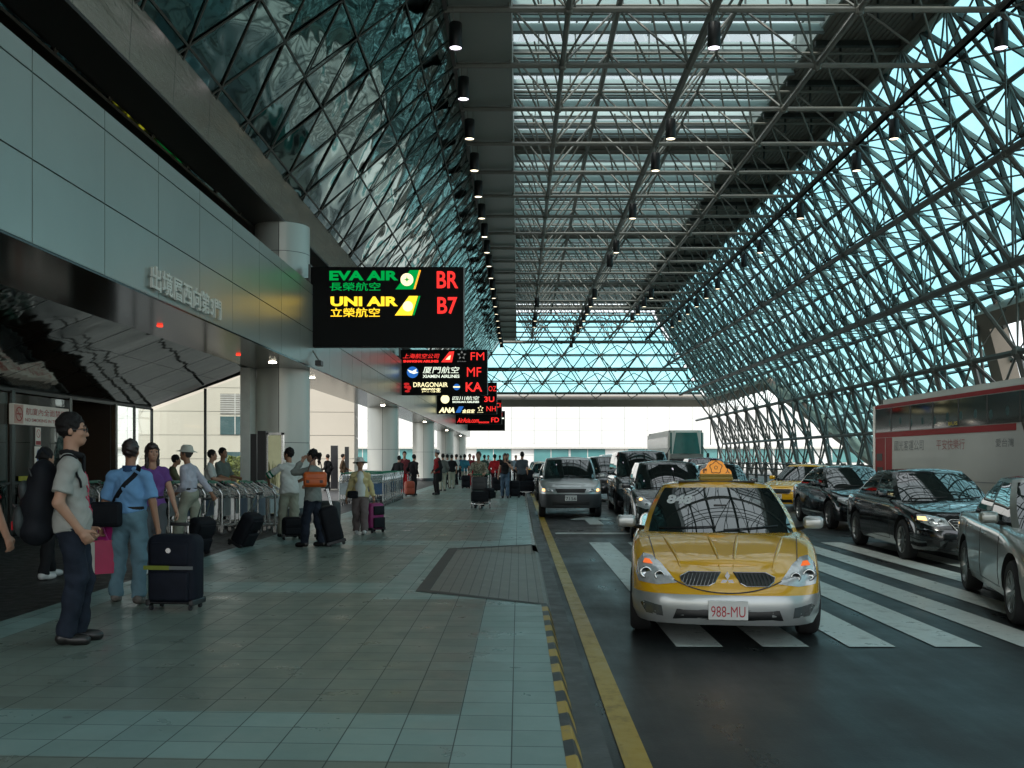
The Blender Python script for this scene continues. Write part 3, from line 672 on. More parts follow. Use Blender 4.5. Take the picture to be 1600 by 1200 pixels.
def DISC(cx, cy, r, n=24, off=0.0):
    def fn(mb, P, w, h):
        c = P(cx, cy); mb.add([(c[0]+r*w*math.cos(2*math.pi*i/n), c[1]-off, c[2]+r*w*math.sin(2*math.pi*i/n)) for i in range(n)], [tuple(range(n))])
    return fn
def OFF(fn, off):
    def f2(mb, P, w, h): fn(mb, lambda u, v: (lambda q: (q[0], q[1]-off, q[2]))(P(u, v)), w, h)
    return f2
def MULTI(*fns):
    def f2(mb, P, w, h):
        for f in fns: f(mb, P, w, h)
    return f2
def STAR5(cx, cy, r):
    def fn(mb, P, w, h):
        for i in range(5):
            a = math.pi/2+2*math.pi*i/5; c = P(cx, cy); q = lambda rr, t: (c[0]+rr*w*math.cos(t), c[1], c[2]+rr*w*math.sin(t))
            mb.add([q(r*.55, a-.42), q(r, a), q(r*.55, a+.42), q(r*.42, a)], [(0, 1, 2, 3)])
    return fn
def STAR8(cx, cy, r):
    def fn(mb, P, w, h):
        c = P(cx, cy)
        for i in range(8):
            a = 2*math.pi*i/8; rr = r if i % 2 == 0 else r*.6; q = lambda rr, t: (c[0]+rr*w*math.cos(t), c[1]-.008, c[2]+rr*w*math.sin(t))
            mb.add([q(0, 0), q(rr*.3, a-.5), q(rr, a), q(rr*.3, a+.5)], [(0, 1, 2, 3)])
    return fn
sx = lambda x: (x-72)/1025.0                                # crop coordinates of the first sign -> fractions
sy = lambda y: (605-y)/540.0
sign(0, 'nearest black sign with green letters above amber letters and two red codes', [
    ('green_lettering', 'g', MULTI(TX('EVA AIR', sx(197), sx(660), sy(158), sy(92), .045), TX('長榮航空', sx(200), sx(540), sy(228), sy(170), .01))),
    ('green_tail_emblem', 'g', PG((sx(640), sy(218)), (sx(762), sy(218)), (sx(800), sy(88)), (sx(738), sy(88)))),
    ('emblem_disc', 'c', OFF(DISC(sx(718), sy(152), .042), .004)), ('emblem_star', 'g', STAR8(sx(718), sy(152), .024)),
    ('emblem_edge', 'o', PG((sx(762), sy(216)), (sx(774), sy(216)), (sx(812), sy(88)), (sx(800), sy(88)))),
    ('amber_lettering', 'y', MULTI(TX('UNI AIR', sx(205), sx(658), sy(332), sy(266), .045), TX('立榮航空', sx(205), sx(536), sy(405), sy(342), .01))),
    ('amber_tail_emblem', 'y', PG((sx(636), sy(394)), (sx(752), sy(394)), (sx(792), sy(262)), (sx(732), sy(262)))),
    ('pale_emblem_disc', 'c', OFF(DISC(sx(724), sy(332), .034), .004)),
    ('green_emblem_edge', 'g', PG((sx(756), sy(392)), (sx(768), sy(392)), (sx(808), sy(262)), (sx(796), sy(262)))),
    ('red_code', 'r', TX('BR', sx(918), sx(1062), sy(210), sy(95), .02)), ('red_code', 'r', TX('B7', sx(922), sx(1056), sy(384), sy(270), .02))])
ux = lambda x: (x-50)/1155.0
uy = lambda y: (655-y)/600.0
sign(1, 'second black sign with red, white and cream airline rows and three codes', [
    ('red_lettering', 'r', MULTI(TX('上海航空公司', ux(80), ux(570), uy(172), uy(108), 0, .25), TX('SHANGHAI AIRLINES', ux(85), ux(556), uy(226), uy(192), .05))),
    ('red_tail_emblem', 'r', PG((ux(590), uy(222)), (ux(735), uy(222)), (ux(765), uy(78)), (ux(700), uy(82)))),
    ('white_bird_emblem', 'c', OFF(PG((ux(650), uy(188)), (ux(708), uy(186)), (ux(718), uy(128)), (ux(690), uy(146))), .004)),
    ('grey_star_emblem', 'd', MULTI(STAR5(ux(866), uy(130), .055), TX('STAR', ux(805), ux(928), uy(217), uy(206), .02))),
    ('blue_disc_emblem', 'b', DISC(ux(210), uy(355), .066)),
    ('white_bird', 'w', OFF(PG((ux(140), uy(318)), (ux(205), uy(340)), (ux(265), uy(308)), (ux(255), uy(345)), (ux(285), uy(360)), (ux(225), uy(378)), (ux(170), uy(358))), .004)),
    ('white_lettering', 'w', MULTI(TX('厦門航空', ux(345), ux(835), uy(368), uy(280), .0, .15), TX('XIAMEN AIRLINES', ux(345), ux(835), uy(428), uy(388), .015))),
    ('red_scroll_emblem', 'dr', MULTI(*[PG(*[(ux(cx+rx*math.cos(t)), uy(cy+ry*math.sin(t))) for t in np.linspace(0, 2*math.pi, 9)[:-1]]) for cx, cy, rx, ry in ((130, 510, 40, 18), (120, 548, 26, 22), (162, 560, 30, 32), (140, 605, 36, 16))])),
    ('cream_lettering', 'c', MULTI(TX('DRAGONAIR', ux(220), ux(680), uy(550), uy(488), .012), TX('港龍航空', ux(325), ux(583), uy(622), uy(562), .03))),
    ('blue_round_emblem', 'b', DISC(ux(798), uy(550), .037)), ('cream_bar', 'c', OFF(PG((ux(752), uy(558)), (ux(842), uy(558)), (ux(842), uy(540)), (ux(752), uy(540))), .004)),
    ('red_code', 'r', TX('FM', ux(985), ux(1165), uy(195), uy(92), -.004)), ('red_code', 'r', TX('MF', ux(935), ux(1125), uy(412), uy(290), 0)), ('red_code', 'r', TX('KA', ux(918), ux(1138), uy(610), uy(488), .02))])
# third sign: only its lower half clears the second
wx = lambda x: (x-530)/780.0
wy = lambda y: (905-y)/442.0
sign(2, 'third black sign with a cream disc, white lettering and red codes', [
    ('cream_disc_emblem', 'c', DISC(wx(645), wy(697), .072)),
    ('white_lettering', 'w', MULTI(TX('四川航空', wx(738), wx(1085), wy(712), wy(655), 0, .1), TX('SICHUAN AIRLINES', wx(740), wx(1083), wy(748), wy(724), .04))),
    ('cream_lettering', 'c', MULTI(TX('ANA', wx(562), wx(768), wy(888), wy(812), .05, .25), TX('全日空', wx(865), wx(1030), wy(890), wy(838), .04, .2))),
    ('blue_slant_emblem', 'b', PG((wx(780), wy(885)), (wx(840), wy(885)), (wx(885), wy(798)), (wx(825), wy(798)))),
    ('cream_star_emblem', 'c', MULTI(STAR5(wx(1102), wy(828), .052), TX('STAR', wx(1062), wx(1140), wy(885), wy(876), .02))),
    ('red_code', 'r', TX('OZ', wx(1205), wx(1305), wy(585), wy(515), -.004)), ('red_code', 'r', TX('3U', wx(1150), wx(1280), wy(735), wy(660), .02)), ('red_code', 'r', TX('NH', wx(1180), wx(1298), wy(865), wy(795), -.002))])
vx = lambda x: (x-790)/600.0
vy = lambda y: (1035-y)/340.0
sign(3, 'fourth black sign with slanted red lettering and a red two letter code', [
    ('red_lettering', 'r', MULTI(TX('AirAsia.com', vx(815), vx(1095), vy(1012), vy(945), .01, .35), TX('BANGKOK', vx(1095), vx(1230), vy(1020), vy(995), .03))),
    ('red_code', 'r', TX('FD', vx(1255), vx(1355), vy(1005), vy(940), .01)), ('red_code', 'r', TX('CX', vx(1325), vx(1385), vy(800), vy(735), -.004))])
sign(4, 'farthest plain black sign at the end of the walk', [('red_code', 'dr', TX('CI', .80, .93, .72, .92, .0)), ('white_bar', 'w', PG((.82, .60), (.98, .60), (.98, .66), (.82, .66)))])

# ================================================================ hanging cylinder lamps
m_can = M('black_lamp_can', (.018, .018, .018), .4, .2); m_lens = EM('lamp_lens', (1.0, .88, .62), 3.0); m_lensv = EM('cool_lamp_lens', (.93, .88, 1.0), 3.4)
lamp0 = {}
def lamp(x, Y, zt=14.0, lit=True, warm=True):
    key = (lit, warm)
    if key not in lamp0:
        rt = empty('hanging_lamp', (0, 0, 0)); mb = MB(); mb.lathe([(0, .0), (.17, 0), (.185, -.02), (.185, -.68), (.17, -.70), (.165, -.66), (0, -.64)], n=20); mb.build('housing', m_can, rt, smooth=True, angle=40)
        mb = MB(); mb.lathe([(0, -.675), (.16, -.675), (.162, -.66)], n=20); mb.build('lens', (m_lens if warm else m_lensv) if lit else m_black, rt)
        mb = MB()
        for a in (0, 2.1, 4.2): mb.tube((.12*math.cos(a), .12*math.sin(a), 0), (.12*math.cos(a), .12*math.sin(a), .42), .010, 4)
        mb.box(-.15, .15, -.03, .03, .40, .44); mb.build('hanger', m_steel, rt); lamp0[key] = rt; r_ = rt
    else: r_ = copy_tree(lamp0[key])
    r_.location = (x, Y, 13.62); return r_
lampspec = []
for k in range(20): lampspec.append((-1.75, Y0+BAY*k, True, k > 1, 'black cylinder lamp in the single file under the grey strip beside the mirrored glass'))
mid = [0, 2, 3, 5, 7, 8, 11, 12, 13, 14, 15, 16, 18, 19]
for k in mid: lampspec.append((5.45, Y0+BAY*k, k not in (8, 18, 19), k > 0, 'black cylinder lamp hung from the thick chord down the middle of the lattice'))
for k in (0, 2, 3, 5, 7, 8, 10, 11, 12, 13, 14, 15): lampspec.append((13.45, Y0+BAY*k, k != 8, k > 1, 'black cylinder lamp hung along the edge above the bus side lattice'))
for k in (11, 12, 13, 14): lampspec.append((9.5, Y0+BAY*k, True, True, 'black cylinder lamp in the short file between middle and edge'))
for k in (12, 14, 15): lampspec.append((1.4, Y0+BAY*k, k > 12, True, 'black cylinder lamp far down the lattice near the skylight edge'))
ORD = 'nearest second third fourth fifth sixth seventh eighth ninth tenth eleventh twelfth thirteenth fourteenth fifteenth sixteenth seventeenth eighteenth nineteenth farthest'.split()
grp = {-1.75: 'lamps beside the mirrored glass', 5.45: 'lamps under the middle chord', 13.45: 'lamps along the sloping glass', 9.5: 'lamps between middle and edge', 1.4: 'lamps near the skylight edge'}
where = {-1.75: 'in the file beside the mirrored glass', 5.45: 'under the thick middle chord of the lattice', 13.45: 'along the edge of the sloping glass', 9.5: 'in the short file between middle chord and edge', 1.4: 'far down the lattice near the grey strip'}
seen_n = {}
for x, Y, lit, warm, lb in lampspec:
    o = lamp(x, Y, lit=lit, warm=warm); i = seen_n[x] = seen_n.get(x, -1)+1
    tag(o, ORD[i] + (' lit' if lit else ' unlit') + ' black cylinder lamp ' + where[x], 'hanging lamp', grp[x])

# ================================================================ beyond the canopy
t = NT('white_panel_facade'); v = t.coord(); s = t.xyz(v)
lnx = t.math('GREATER_THAN', t.math('ABSOLUTE', t.math('SUBTRACT', t.math('FRACT', t.math('DIVIDE', s[0], 3.45)), .5)), .485)
lnz = t.math('GREATER_THAN', t.math('ABSOLUTE', t.math('SUBTRACT', t.math('FRACT', t.math('DIVIDE', s[2], 1.9)), .5)), .483)
t.bsdf(Base_Color=t.mix(t.math('MAXIMUM', lnx, lnz), t.mix(t.noise(v, .15, 3), c4((.78, .77, .74)), c4((.84, .83, .80))), c4((.48, .48, .46))), Roughness=.5); m_wfac = t.mat
bl = empty('long_white_building', (30, 152, 0), 0, 'long low white panelled terminal building closing the far end of the road', 'building')
mb = MB(); mb.box(-130, 130, 0, 14, 3.2, 9.5); mb.box(-130, 130, .3, 14, -.2, 3.2); mb.build('wall', m_wfac, bl)
mb = MB(); mb.box(-130, 130, -.25, 0, 2.95, 3.25); mb.build('string_course', M('pale_trim', (.62, .60, .56), .6), bl)
m_far = M('far_teal_window', (.10, .28, .28), .15, 0, .2, .3); x = -118.0
while x < 118:
    wdt = 5.6 if int(x*7) % 3 else 2.4
    if -70 < x < 60:
        w_ = MB().box(x, x+wdt-.35, .18, .32, .9, 2.9).build('window', m_far, bl)
        MB().box(x+wdt*.45, x+wdt*.45+.12, .14, .18, .9, 2.9).build('mullion', M('pale_trim', (.62, .6, .56), .6), w_)
    x += wdt
    if rng.random() < .18: x += 3.2
# cream office block out to the left, seen through the glass screen
cb = empty('cream_office_block', (-19.5, 63, 0), R(8), 'cream rounded office block with dark teal windows and louvred panel behind the glass screen', 'building')
m_cream = M('cream_render_panel', (.66, .60, .50), .6, 0, .06, .3); mb = MB()
P = []
for q in np.linspace(-math.pi/2, 0, 8): P.append((-2.6+2.6*0+2.2*math.sin(q), 2.2-2.2*math.cos(q)))
prof = [(-2.2, 12)] + P + [(9, 0), (9, 12)]
for z0, z1 in ((-.2, 1.45), (1.48, 2.95), (2.98, 4.45), (4.48, 5.95), (5.98, 7.45), (7.48, 10.5)):
    for i in range(len(prof)-1): mb.quad((*prof[i], z0), (*prof[i+1], z0), (*prof[i+1], z1), (*prof[i], z1))
mb.build('wall', m_cream, cb)
mb = MB(); mb.add([(p[0]*.985, p[1]+.04, z_) for z_ in (-.2, 10.4) for p in prof], [(i, i+1, i+1+len(prof), i+len(prof)) for i in range(len(prof)-1)]); mb.build('joint', M('cream_joint', (.36, .33, .28), .7), cb)
m_win = M('dark_teal_window', (.03, .09, .10), .1); mb = MB(); mb.box(.62, 5, -.05, .02, 3.0, 4.15); mb.build('window', m_win, cb); MB().box(.9, 3.0, -.05, .02, .6, 1.9).build('window', m_win, cb)
mb = MB(); mb.box(.62, 5, -.04, .02, 4.3, 5.6); mb.build('louvre_panel', M('grey_louvre', (.30, .28, .25), .5), cb)
mb = MB()
for z_ in np.arange(4.36, 5.6, .14): mb.box(.62, 5, -.06, -.045, z_, z_+.05)
for x_ in (1.5, 2.6, 3.7): mb.box(x_, x_+.07, -.07, -.052, 3.0, 5.6)
mb.build('mullion', M('pale_trim', (.62, .6, .56), .6), cb)
# clipped bush in front of it
def leafball(c, r, n, sc=(1, 1, 1), size=.08):
    mb = MB()
    for _ in range(n):
        d = rng.normal(size=3); d /= np.linalg.norm(d); rr = r*(.55+.45*rng.random()**.5)*(1+.12*math.sin(7*d[0]+5*d[2])); p = np.array(c)+d*rr*np.array(sc)
        a = rng.normal(size=3); a /= np.linalg.norm(a); b = np.cross(a, rng.normal(size=3)); b /= np.linalg.norm(b); s_ = size*(.6+.8*rng.random())
        mb.add([p-a*s_, p+b*s_*.5, p+a*s_, p-b*s_*.5], [(0, 1, 2, 3)])
    return mb
t = NT('yellow_green_leaves'); oi = t.n('ShaderNodeNewGeometry'); n_ = t.noise(t.coord(), 9, 2)
t.bsdf(Base_Color=t.mix(t.ramp(n_, .3, .7), c4((.07, .11, .02)), c4((.26, .27, .06))), Roughness=.6); m_leaf = t.mat
rt = empty('bush', (-11.6, 41, 0), 0, 'round yellow green bush in a low planter outside the glass screen', 'bush')
leafball((0, 0, 1.05), .62, 1800, (1, 1, .9), .07).build('crown', m_leaf, rt)
leafball((0.05, 0, .62), .62, 1400, (1.5, .8, .42), .06).build('skirt', M('pale_leaves', (.34, .31, .13), .6, 0, .4, 9), rt)
mb = MB(); mb.lathe([(0, 0), (.7, 0), (.85, .42), (.78, .45), (.7, .40), (0, .4)], n=24); mb.build('planter', M('brown_planter', (.28, .19, .13), .6), rt, smooth=True, angle=40)
mb = MB(); mb.tube((0, 0, .3), (0, 0, .95), .05, 7, .03)
for a in range(5): mb.tube((0, 0, .7), (.3*math.cos(a*1.26), .3*math.sin(a*1.26), 1.1), .02, 5, .01)
mb.build('stem', M('bark', (.1, .07, .05), .8), rt)
# roadside railing on the right
rt = empty('roadside_railing', (14.9, 70, .02), 0, 'dark steel railing along the right kerb beyond the cars', 'railing')
for y in np.arange(-34, 40, 2.4): MB().box(-.08, .08, y-.07, y+.07, 0, 1.25).build('post', m_bar, rt)
mb = MB()
for z_ in (.45, .85, 1.15): mb.tube((0, -34, z_), (0, 40, z_), .05, 6)
mb.build('rail', m_bar, rt)
# slim dark pylons and a poster box between the columns
for u, Y, lb in ((522.5, 47, 'taller slim black pylon between the first two columns'), (542, 52, 'thinner black pylon right of the taller one')):
    rt = empty('pylon', (X(u, Y), Y, 0), 0, lb, 'pylon'); mb = MB(); w_ = .16 if u < 530 else .10; mb.rbox(-w_, w_, -.1, .1, 0, 2.1, .015); mb.build('casing', m_black, rt); mb = MB(); mb.box(-w_-.05, w_+.05, -.16, .16, 0, .06); mb.build('foot', m_steel, rt)
Y = 22.6
rt = empty('poster_lightbox', (X(418, Y), Y, 0), R(0), 'freestanding steel poster box with pale yellow poster and two black side panels', 'poster box')
mb = MB(); mb.rbox(.02, .33, -.07, .07, .25, 2.02, .01); mb.build('poster', M('pale_yellow_poster', (.62, .60, .36), .35, emit=.12), rt)
mb = MB()
for q in range(26):
    a = rng.normal(0, .5); l = .25+.5*rng.random(); x0 = .17+rng.normal(0, .05); mb.bar((x0, -.074, .5+.5*rng.random()), (min(.31, max(.04, x0+l*math.sin(a)*.3)), -.074, 1.0+l*.6), .008, .004, (0, 1, 0))
mb.build('plant_print', M('olive_print', (.32, .33, .14), .5), rt)
mb = MB()
for x_ in (.0, .33): mb.box(x_, x_+.035, -.08, .08, 0, 2.08)
mb.box(0, .365, -.08, .08, 2.03, 2.08); mb.build('frame', m_chrome, rt)
mb = MB(); mb.rbox(-.20, -.01, -.12, .10, 0, 2.12, .01); mb.rbox(-.38, -.24, -.05, .15, 0, 2.05, .01); mb.build('side_panel', m_black, rt)
# security camera on the nearest sign bracket
rt = empty('security_camera', (-5.15, 25.8, 3.95), 0, 'small dark security camera bracketed under the nearest sign corner', 'camera')
mb = MB(); mb.rbox(-.08, .08, -.22, .1, -.07, .07, .02); mb.build('body', m_black, rt); mb = MB(); mb.tube((0, 0, .05), (-.2, .1, .35), .02, 6); mb.build('bracket', m_steel, rt)
# ================================================================ vehicles
m_tyre = M('tyre_rubber', (.014, .014, .015), .8, 0, .2, 9, .2, 60); m_alloy = M('alloy_rim', (.34, .35, .34), .3, .9, .1)
m_cglass = NT('dark_car_glass'); 
_b = m_cglass.bsdf(Base_Color=c4((.008, .013, .013)), Roughness=.015); _b.inputs['IOR'].default_value = 1.85; m_cglass = m_cglass.mat
m_trim = M('black_trim', (.010, .011, .011), .4); m_arch = M('wheel_arch_liner', (.006, .006, .006), .9)
m_lamp = M('clear_headlamp', (.52, .54, .54), .2, .35, .25, 16, coat=1.0); m_lampin = M('lamp_reflector', (.42, .44, .44), .10, 1.0)
m_amber = EM('amber_indicator', (1.0, .30, .05), .9); m_beam = EM('lit_side_lamp', (1.0, .55, .18), 2.2); m_plate = M('number_plate', (.62, .63, .60), .45)
m_pred = M('plate_red', (.42, .03, .04), .5); m_pblk = M('plate_black', (.02, .02, .02), .5)
def PAINT(name, c, metal=.0, rough=.22): return M(name, c, rough, metal, .03, 2, coat=1.0)

def outline(half_w, L, nose, tail, n):
    """half plan outline, front centre -> rear centre, as fractions of half width / metres"""
    P = [(x*half_w, y) for x, y in nose] + [(half_w, L*.36), (half_w, L*.5), (half_w, L*.64)] + [(x*half_w, L-y) for x, y in tail[::-1]]
    return catmull(P, n)
NOSE = [(0, 0), (.30, .008), (.55, .035), (.74, .10), (.87, .22), (.945, .40), (.985, .68), (1.0, 1.05)]
TAIL = [(0, 0), (.35, .01), (.62, .04), (.80, .11), (.90, .24), (.96, .44), (.99, .72), (1.0, 1.05)]
def mirror_mesh(P):
    """P (levels, n, 3) half shell -> full vertex grid, both sides"""
    Q = P.copy(); Q[..., 0] *= -1; return np.concatenate([P, Q[:, ::-1][:, 1:]], 1)

class Car:
    def __init__(s, name, sp, loc, yaw, label, cat='car', group=None, detail=True):
        s.sp = sp; s.rt = empty(name, loc, yaw, label, cat, group); s.build(detail)
    def belt(s, y): return spl(s.sp['belt'], y)
    def build(s, detail):
        sp = s.sp; L, hw = sp['L'], sp['W']/2; n = 46
        O = outline(hw, L, sp.get('nose', NOSE), sp.get('tail', TAIL), n)
        lev = sp['levels']; P = []
        zb = s.belt(O[:, 1])
        for dx, f, r, z in lev:
            y = f + O[:, 1]*(L-f-r)/L; x = O[:, 0]*(hw-dx)/hw
            zz = s.belt(y)+z if z < .12 else np.full(n, z) + sp.get('rake', 0)*0
            P.append(np.stack([x, y, zz], 1))
        P = np.array(P); full = mirror_mesh(P); nl, m = full.shape[:2]
        mb = MB(); split = sp.get('two_tone')
        fs_m = []
        for k in range(nl-1):
            mi = 1 if (split and P[k+1, 0, 2] <= split+1e-6) else 0
            mb.grid(full[k:k+2], mi)
        top = P[-1]; T = (1, .86, .68, .46, .23, 0); rows = []
        for t_ in T:
            q = top.copy(); q[:, 0] *= t_; q[:, 2] += sp.get('crown', .045)*(1-t_*t_)*np.clip((top[:, 0]/hw)*2, 0, 1); rows.append(q)
        rows = np.array(rows); mb.grid(rows, 0); r2 = rows.copy(); r2[..., 0] *= -1; mb.grid(r2, 0, flip=True)
        bot = P[0]; b2 = np.array([bot, bot*np.array((0, 1, 1))]); mb.grid(b2, 2, flip=True); b3 = b2.copy(); b3[..., 0] *= -1; mb.grid(b3, 2)
        me = bpy.data.meshes.new('body'); me.from_pydata(mb.v, [], mb.f); me.polygons.foreach_set('material_index', mb.m)
        bm = bmesh.new(); bm.from_mesh(me); bmesh.ops.remove_doubles(bm, verts=bm.verts[:], dist=2e-4)
        bmesh.ops.dissolve_degenerate(bm, edges=bm.edges[:], dist=1e-4); bmesh.ops.recalc_face_normals(bm, faces=bm.faces[:])
        s.bvh = BVHTree.FromBMesh(bm); bm.to_mesh(me); bm.free()
        for q in (sp['paint'], sp.get('paint2', sp['paint']), m_arch): me.materials.append(q)
        # wheel arches cut out of the solid body
        wr = sp['wr']; cut = MB()
        for yw in sp['axles']:
            for sd in (-1, 1):
                cut.lathe([(0, sd*(hw+.1)), (wr+.055, sd*(hw+.1)), (wr+.055, sd*(hw-.30)), (0, sd*(hw-.30))], (0, yw, wr+.015), 'x', 28)
        cm = bpy.data.meshes.new('cut'); cm.from_pydata(cut.v, [], cut.f)
        bm = bmesh.new(); bm.from_mesh(cm); bmesh.ops.remove_doubles(bm, verts=bm.verts[:], dist=1e-4); bmesh.ops.recalc_face_normals(bm, faces=bm.faces[:]); bm.to_mesh(cm); bm.free()
        for q in (m_arch, m_arch, m_arch): cm.materials.append(q)
        cm.polygons.foreach_set('material_index', [2]*len(cm.polygons))
        ob = bpy.data.objects.new('b', me); cu = bpy.data.objects.new('c', cm); COL.objects.link(ob); COL.objects.link(cu)
        md = ob.modifiers.new('x', 'BOOLEAN'); md.operation = 'DIFFERENCE'; md.object = cu; md.solver = 'EXACT'
        dg = bpy.context.evaluated_depsgraph_get(); me2 = bpy.data.meshes.new_from_object(ob.evaluated_get(dg))
        bpy.data.objects.remove(ob); bpy.data.objects.remove(cu)
        if len(me2.polygons) < 200: me2 = me
        me2.name = 'body'; finish(me2, True, 38); s.body = link('body', me2, s.rt)
        s.greenhouse(); s.wheels(); 
        if detail: s.details()
    def greenhouse(s):
        sp = s.sp; g = sp['gh']; nA, nS1, nS2, nR = 11, 9, 9, 9
        hb, ht = g['wb'], g['wt']; y0, y1 = g['y0'], g['y1']; ya, yb = g['yr0'], g['yr1']; H = sp['H']
        cA, cB = g.get('cA', .34), g.get('cB', .18)
        def ring(hwid, ys, ye, ca, cb, z, cor=.07):
            pts = []
            for t_ in np.linspace(0, 1, nA): x = hwid*(1-cor)*math.sin(t_*math.pi/2)**.9 if False else hwid*(1-cor)*t_; pts.append((x, ys+ca*t_**2.2))
            A = pts[-1]; sA = (hwid*.995, A[1]+.085+ca*.12); pts.append(sA)                              # A pillar: one face
            sB0 = (hwid, ys+(ye-ys)*g.get('b', .50)); 
            for t_ in np.linspace(0, 1, nS1)[1:]: pts.append((sA[0]+(sB0[0]-sA[0])*t_, sA[1]+(sB0[1]-.035-sA[1])*t_))
            pts.append((hwid, sB0[1]+.035))                                                               # B pillar
            E = (hwid*.985, ye-cb-.20)
            for t_ in np.linspace(0, 1, nS2)[1:]: pts.append((hwid+(E[0]-hwid)*t_, sB0[1]+.035+(E[1]-sB0[1]-.035)*t_))
            pts.append((hwid*.96, ye-cb-.06)); pts.append((hwid*(1-cor*1.6), ye-cb))                       # C pillar: two faces
            C = pts[-1]
            for t_ in np.linspace(1, 0, nR)[1:]: pts.append((C[0]*t_, ye-cb*t_**2.2))
            pts = np.array(pts); return np.column_stack([pts, np.zeros(len(pts))])
        rb_ = ring(hb, y0, y1, cA, cB, 0); rt_ = ring(ht, ya, yb, cA*.55, cB*.6, 0)
        rb_[:, 2] = s.belt(np.clip(rb_[:, 1], 0, sp['L'])) - .02 + sp.get('crown', .045)*np.clip(1-(rb_[:, 0]/hb)**2, 0, 1)*.9
        side_z = H - g.get('drop', .075)
        u_ = np.clip((rt_[:, 1]-ya)/(yb-ya), 0, 1)
        rt_[:, 2] = side_z + .055*np.clip(1-(rt_[:, 0]/ht)**2, 0, 1)*np.where((u_ < .15) | (u_ > .85), .8, 1) - .05*np.clip((u_-.75)/.25, 0, 1)**2 - .03*np.clip((.12-u_)/.12, 0, 1)
        ts = [0, .045, .2, .36, .52, .68, .82, .93, 1.0]; rows = []
        for t_ in ts:
            q = rb_*(1-t_)+rt_*t_; bul = math.sin(math.pi*t_)*g.get('bulge', .035)
            q[:, 0] *= 1+bul/hb; q[:, 1] += np.where(q[:, 1] < y0+.9, -bul*.9, np.where(q[:, 1] > y1-.6, bul*.6, 0))*np.clip(1-(np.abs(q[:, 0])/hb)**4, 0, 1); rows.append(q)
        G = np.array(rows); n = G.shape[1]
        iA0, iA1 = nA-1, nA; iB0 = nA+nS1-1; iB1 = iB0+1; iC0 = iB1+nS2-1; iC1 = iC0+2
        cls = []
        for i in range(n-1):
            if i < iA0: c = 'w'
            elif i == iA0: c = 'p'
            elif i < iB0: c = 's1'
            elif i == iB0: c = 'k'
            elif i < iC0: c = 's2'
            elif i < iC1: c = 'p'
            else: c = 'r'
            cls.append(c)
        par = {k_: MB() for k_ in ('w', 's11', 's21', 's1-1', 's2-1', 'r', 'p', 'k')}
        last = len(ts)-2
        for sd in (1, -1):
            K = G.copy(); K[..., 0] *= sd
            for k in range(len(ts)-1):
                for i in range(n-1):
                    c = cls[i]
                    if k == 0: c = 'k'
                    elif k == last: c = 'p'
                    if c[0] == 's': c = c + str(sd)
                    q = (K[k, i], K[k, i+1], K[k+1, i+1], K[k+1, i]); par[c].add(q if sd > 0 else q[::-1], [(0, 1, 2, 3)])
        top = G[-1]; T = (1, .88, .7, .48, .24, 0); rows = []
        for t_ in T:
            q = top.copy(); q[:, 0] *= t_; ins = (1-t_); q[:, 2] += (H-side_z-.055)*0 + .055*(np.clip(1-(q[:, 0]/ht)**2, 0, 1)-np.clip(1-(top[:, 0]/ht)**2, 0, 1)); rows.append(q)
        rows = np.array(rows); par['p'].grid(rows); r2 = rows.copy(); r2[..., 0] *= -1; par['p'].grid(r2, flip=True)
        pr = sp['paint']; B = lambda k, nm, m: par[k].build(nm, m, s.rt, smooth=True, weld=True, angle=50)
        bmw = bmesh.new()
        for q in ('w', 'p'):
            vs = [bmw.verts.new(p) for p in par[q].v]
            for f in par[q].f:
                try: bmw.faces.new([vs[i] for i in f])
                except ValueError: pass
        s.wbvh = BVHTree.FromBMesh(bmw); bmw.free()
        s.ws = B('w', 'windscreen', m_cglass); B('r', 'rear_window', m_cglass); [B(k_, 'side_window', m_cglass) for k_ in ('s11', 's21', 's1-1', 's2-1')]
        s.roof = B('p', 'roof', pr); B('k', 'window_trim', m_trim)
        s.G = G; s.iA = (iA0, iA1)
    def wheels(s):
        sp = s.sp; wr = sp['wr']; hw = sp['W']/2; ww = sp.get('ww', .19); first = None
        for yw in sp['axles']:
            for sd in (-1, 1):
                xo = sd*(hw-.012); xi = sd*(hw-.012-ww); mb = MB()
                prof = [(wr*.62, xo-sd*.012), (wr*.70, xo), (wr*.90, xo), (wr*.975, xo-sd*.02), (wr, xo-sd*.05), (wr, xi+sd*.05), (wr*.97, xi+sd*.01), (wr*.62, xi)]
                mb.lathe(prof, (0, 0, 0), 'x', 32); w = mb.build('wheel', m_tyre, s.rt, smooth=True, angle=40); w.location = (0, yw, wr)
                mb = MB(); mb.lathe([(wr*.66, xo-sd*.005), (wr*.645, xo-sd*.004), (wr*.60, xo-sd*.035), (wr*.58, xo-sd*.14)], (0, 0, 0), 'x', 32)
                mb.lathe([(0, xo-sd*.02), (wr*.13, xo-sd*.022), (wr*.16, xo-sd*.04)], (0, 0, 0), 'x', 16)
                ns = sp.get('spokes', 6)
                for k in range(ns):
                    a = 2*math.pi*k/ns; e = np.array((0, math.cos(a), math.sin(a))); f = np.array((0, -math.sin(a), math.cos(a)))
                    for o_ in ((-.03, .03) if sp.get('twin', True) else (0,)):
                        mb.bar(e*wr*.1+f*o_*.5+np.array((xo-sd*.032, 0, 0)), e*wr*.62+f*o_*1.6+np.array((xo-sd*.026, 0, 0)), wr*.085, .02, (1, 0, 0))
                r = mb.build('rim', m_alloy, w, smooth=True, angle=35)
                mb = MB(); mb.lathe([(0, xo-sd*.10), (wr*.6, xo-sd*.10)], (0, 0, 0), 'x', 20); mb.build('brake_disc', m_arch, w)
    def hit(s, o, d, bvh=None):
        r = (bvh or s.bvh).ray_cast(Vector(o), Vector(d)); return None if r[0] is None else np.array(r[0])
